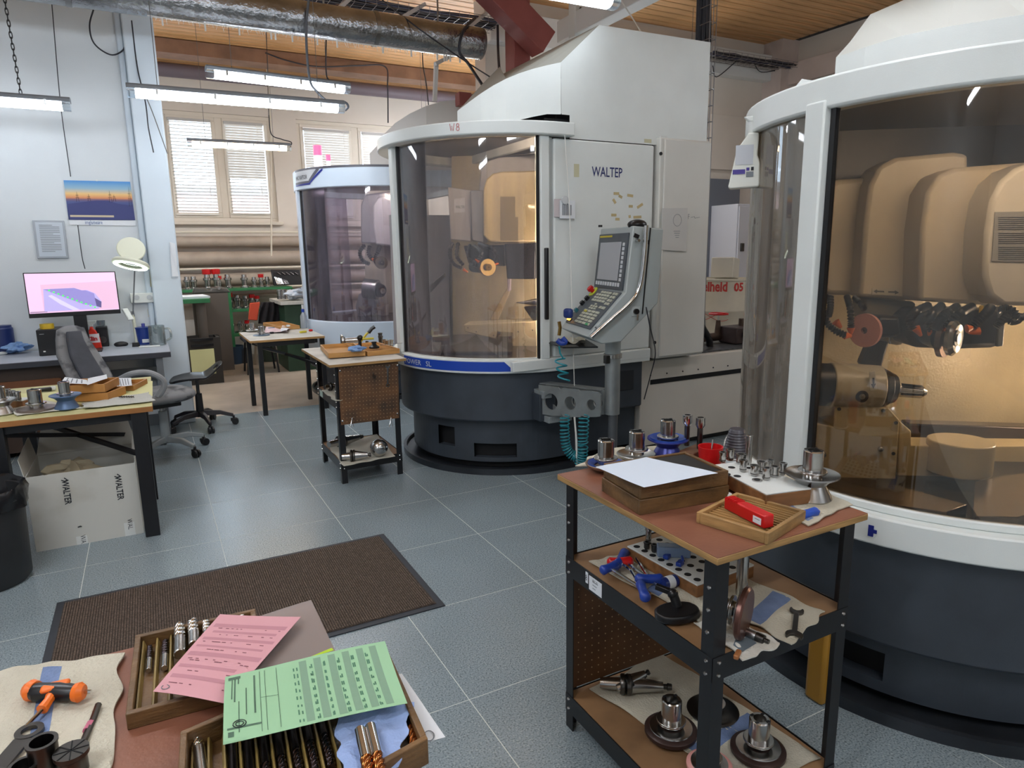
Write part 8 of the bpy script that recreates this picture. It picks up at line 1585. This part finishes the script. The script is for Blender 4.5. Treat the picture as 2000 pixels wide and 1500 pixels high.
mill('thick bright end mill in the fourth slot of the left tray', MA, xs[3]+.004, WA*.66, WA*1.02, .0090, .024, CHROME, flute=.5)
mill('bright end mill peeping out behind the pink slip', MA, xs[4]+.004, WA*.66, WA*.98, .0075, .022, CHROME, flute=.5)
mill('small bright end mill at the far right of the left tray', MA, xs[6]+.004, WA*.7, WA*.98, .0055, .020, CHROME, flute=.5)
mill('small bright end mill beside the right wall of the left tray', MA, xs[7], WA*.7, WA*.98, .0055, .020, CHROME, flute=.5)
# second tray
(tB, MBt), a, ux, uy, L, W = mtray('brown slotted tray full of tools under the green slip', (352, 1428), (752, 1256), .24, ZN, .038, 0, TRAYD, (836, 1442))
LB, WB_ = L, W
for k in range(15): x = .014+(L-.028)*k/14; MB().prism([(x-.004, .006), (x+.004, .006), (x+.0012, .018), (x-.0012, .018)], .010, W-.010, MBt @ Matrix(((1, 0, 0, 0), (0, 0, 1, 0), (0, 1, 0, 0), (0, 0, 0, 1)))).build('divider', mat('slot_wood', '#8a7440', .45, var=.35, vs=7), tB, w=True)
st = (LB-.028)/14; xb2 = [.014+st*(i+.5) for i in range(14)]
endmill('bright end mill in the first slot of the right tray', on(398, 1540, ZN+.018), on(384, 1425, ZN+.018), .0075, CHROME, flute=.35)
CPR = mat('copper_coated_carbide', '#b4713f', .22, 1)
for k, i in enumerate((2, 3, 4, 5, 6, 7, 8)): mill(('first', 'second', 'third', 'fourth', 'fifth', 'sixth', 'seventh')[k]+' black shanked tool in the shadow under the green slip', MBt, xb2[i], WB_*.92, WB_*.28, .0058, .014, DK, flute=.4, sm=mat('blackened_shank', '#2a2526', .3, .9))
endmill('left copper coated end mill resting on the blue wipe', on(703, 1425, ZN+.04), on(728, 1545, ZN+.036), .0075, CPR, flute=.5, sm=CHROME)
endmill('right copper coated end mill resting on the blue wipe', on(723, 1418, ZN+.04), on(752, 1540, ZN+.036), .0075, CPR, flute=.5, sm=CHROME)
endmill('copper coated end mill in the last slot of the right tray', on(795, 1395, ZN+.02), on(812, 1470, ZN+.02), .0072, CPR, flute=.6, sm=DK)
Wq = [on(668, 1520, ZN+.022), on(775, 1500, ZN+.022), on(803, 1370, ZN+.034), on(655, 1400, ZN+.028)]
Qw = quad_fn(*Wq); o = MB().sheet(lambda u, v: Qw(u, v)+Vector((.004*math.sin(v*15), .006*math.sin(u*11), .006*abs(math.sin(u*7+v*3))*math.sin(v*5+1)+.002)), 18, 14, .001).build('paper_wipe', mat('blue_wipe_near', '#93a9d6', .9, bump=.3, bs=120), None, w=True, ang=50); tag(o, 'light blue paper wipe lining the right tray under the copper end mills', 'wipe')
# plastic sheet, papers
o, f = paper('cloudy plastic sleeve under the pink and green slips', [(655, 1272), (430, 1330), (470, 1215), (608, 1176)], ZN+.030, .002, m=mat('cloudy_plastic', '#9b8f8a', .2, alpha=.65), lift=(0, 0, 0, 0))
paper('bright yellow-green slip edge peeping out under the green slip', [(652, 1270), (560, 1300), (590, 1290), (648, 1268)], ZN+.036, .001, m=mat('yellow_green_paper', '#b4d433', .7))
PINK = mat('pink_paper', '#cf989f', .75); GRNP = mat('mint_green_paper', '#98c29a', .75)
o, f = paper('pink handwritten order slip bent over the left tray', [(300, 1360), (430, 1202), (588, 1210), (440, 1378)], ZN+.046, .004, m=PINK, lift=(-.008, 0, -.004, -.004), nu=18, nv=14, seed=8)
ink(f, o, [(.16, .20, .06, .9), (.28, .315, .05, .8), (.42, .47, .04, .97), (.535, .56, .05, .9), (.63, .665, .05, .95), (.73, .76, .1, .9), (.81, .86, .05, .95)], mat('rose_print_bar', '#b9828c', .75))
rn = random.Random(4); ink(f, o, [(u, u+.008, v, v+rn.uniform(.02, .06)) for u in (.10, .24, .36, .38, .50, .60, .70, .79) for v in [rn.uniform(.05, .9) for _ in range(7)]], mat('red_brown_ink', '#7a4452', .75), 'handwriting', .0009)
I = Matrix.Translation(o.location).inverted(); MB().tube([I @ (f(.05+.022*math.cos(k*.35), .12+.05*math.sin(k*.35))+Vector((0, 0, .0012))) for k in range(16)], .0006, 4).build('stamp_ring', INK, o)
o, f = paper('mint green order slip with grey table bars on the right tray', [(436, 1458), (440, 1325), (752, 1258), (796, 1380)], ZN+.052, .004, m=GRNP, lift=(-.006, .004, .008, -.006), nu=24, nv=14, seed=15)
gb = mat('grey_green_bar', '#7d9d84', .75); V2 = [.44, .52, .60, .68, .76, .84, .92] if False else [.455, .56, .665, .77, .875]
# slip runs along v: v=0 at the left edge, v=1 at the right edge
fT = lambda u, v: f(v, u)
ink(f, o, [(.04, .96, v, v+.045) for v in (.44, .53, .62, .71, .80, .885)], gb); ink(f, o, [(.05+.11*k, .05+.11*k+rn.uniform(.03, .07), v, v+.008) for v in (.40, .42, .50, .51, .585, .59, .67, .68, .76, .77, .85, .86) for k in range(8)], mat('dark_green_ink', '#4c7a62', .75), 'handwriting', .0010)
ink(f, o, [(.05, .95, .30, .303), (.05, .95, .23, .233), (.05, .95, .20, .203), (.15, .17, .02, .2), (.30, .9, .165, .175), (.3, .7, .12, .126), (.1, .5, .08, .085), (.9, .95, .02, .09), (.06, .12, .025, .055), (.50, .93, .055, .063), (.55, .93, .04, .046), (.80, .93, .075, .082), (.50, .505, .20, .30)], mat('dark_form_print', '#4f6b58', .75), 'form_line', .0010)
I = Matrix.Translation(o.location).inverted()
for rr in (1., .6): MB().tube([I @ (f(.20+.045*rr*math.cos(k*.42), .085+.035*rr*math.sin(k*.42))+Vector((0, 0, .0014))) for k in range(16)], .0006, 4).build('stamp_ring', DINK, o)
o, f = paper('white sheet sticking out right of the nearest trolley tray', [(870, 1440), (760, 1470), (730, 1330), (785, 1318)], ZN+.002, .001, lift=(.0, 0, 0, 0)); I = Matrix.Translation(o.location).inverted(); MB().tube([I @ (on(838+10*math.cos(k*.42), 1437+10*math.sin(k*.42), ZN+.0045)) for k in range(16)], .0008, 4).build('stamp_ring', INK, o)
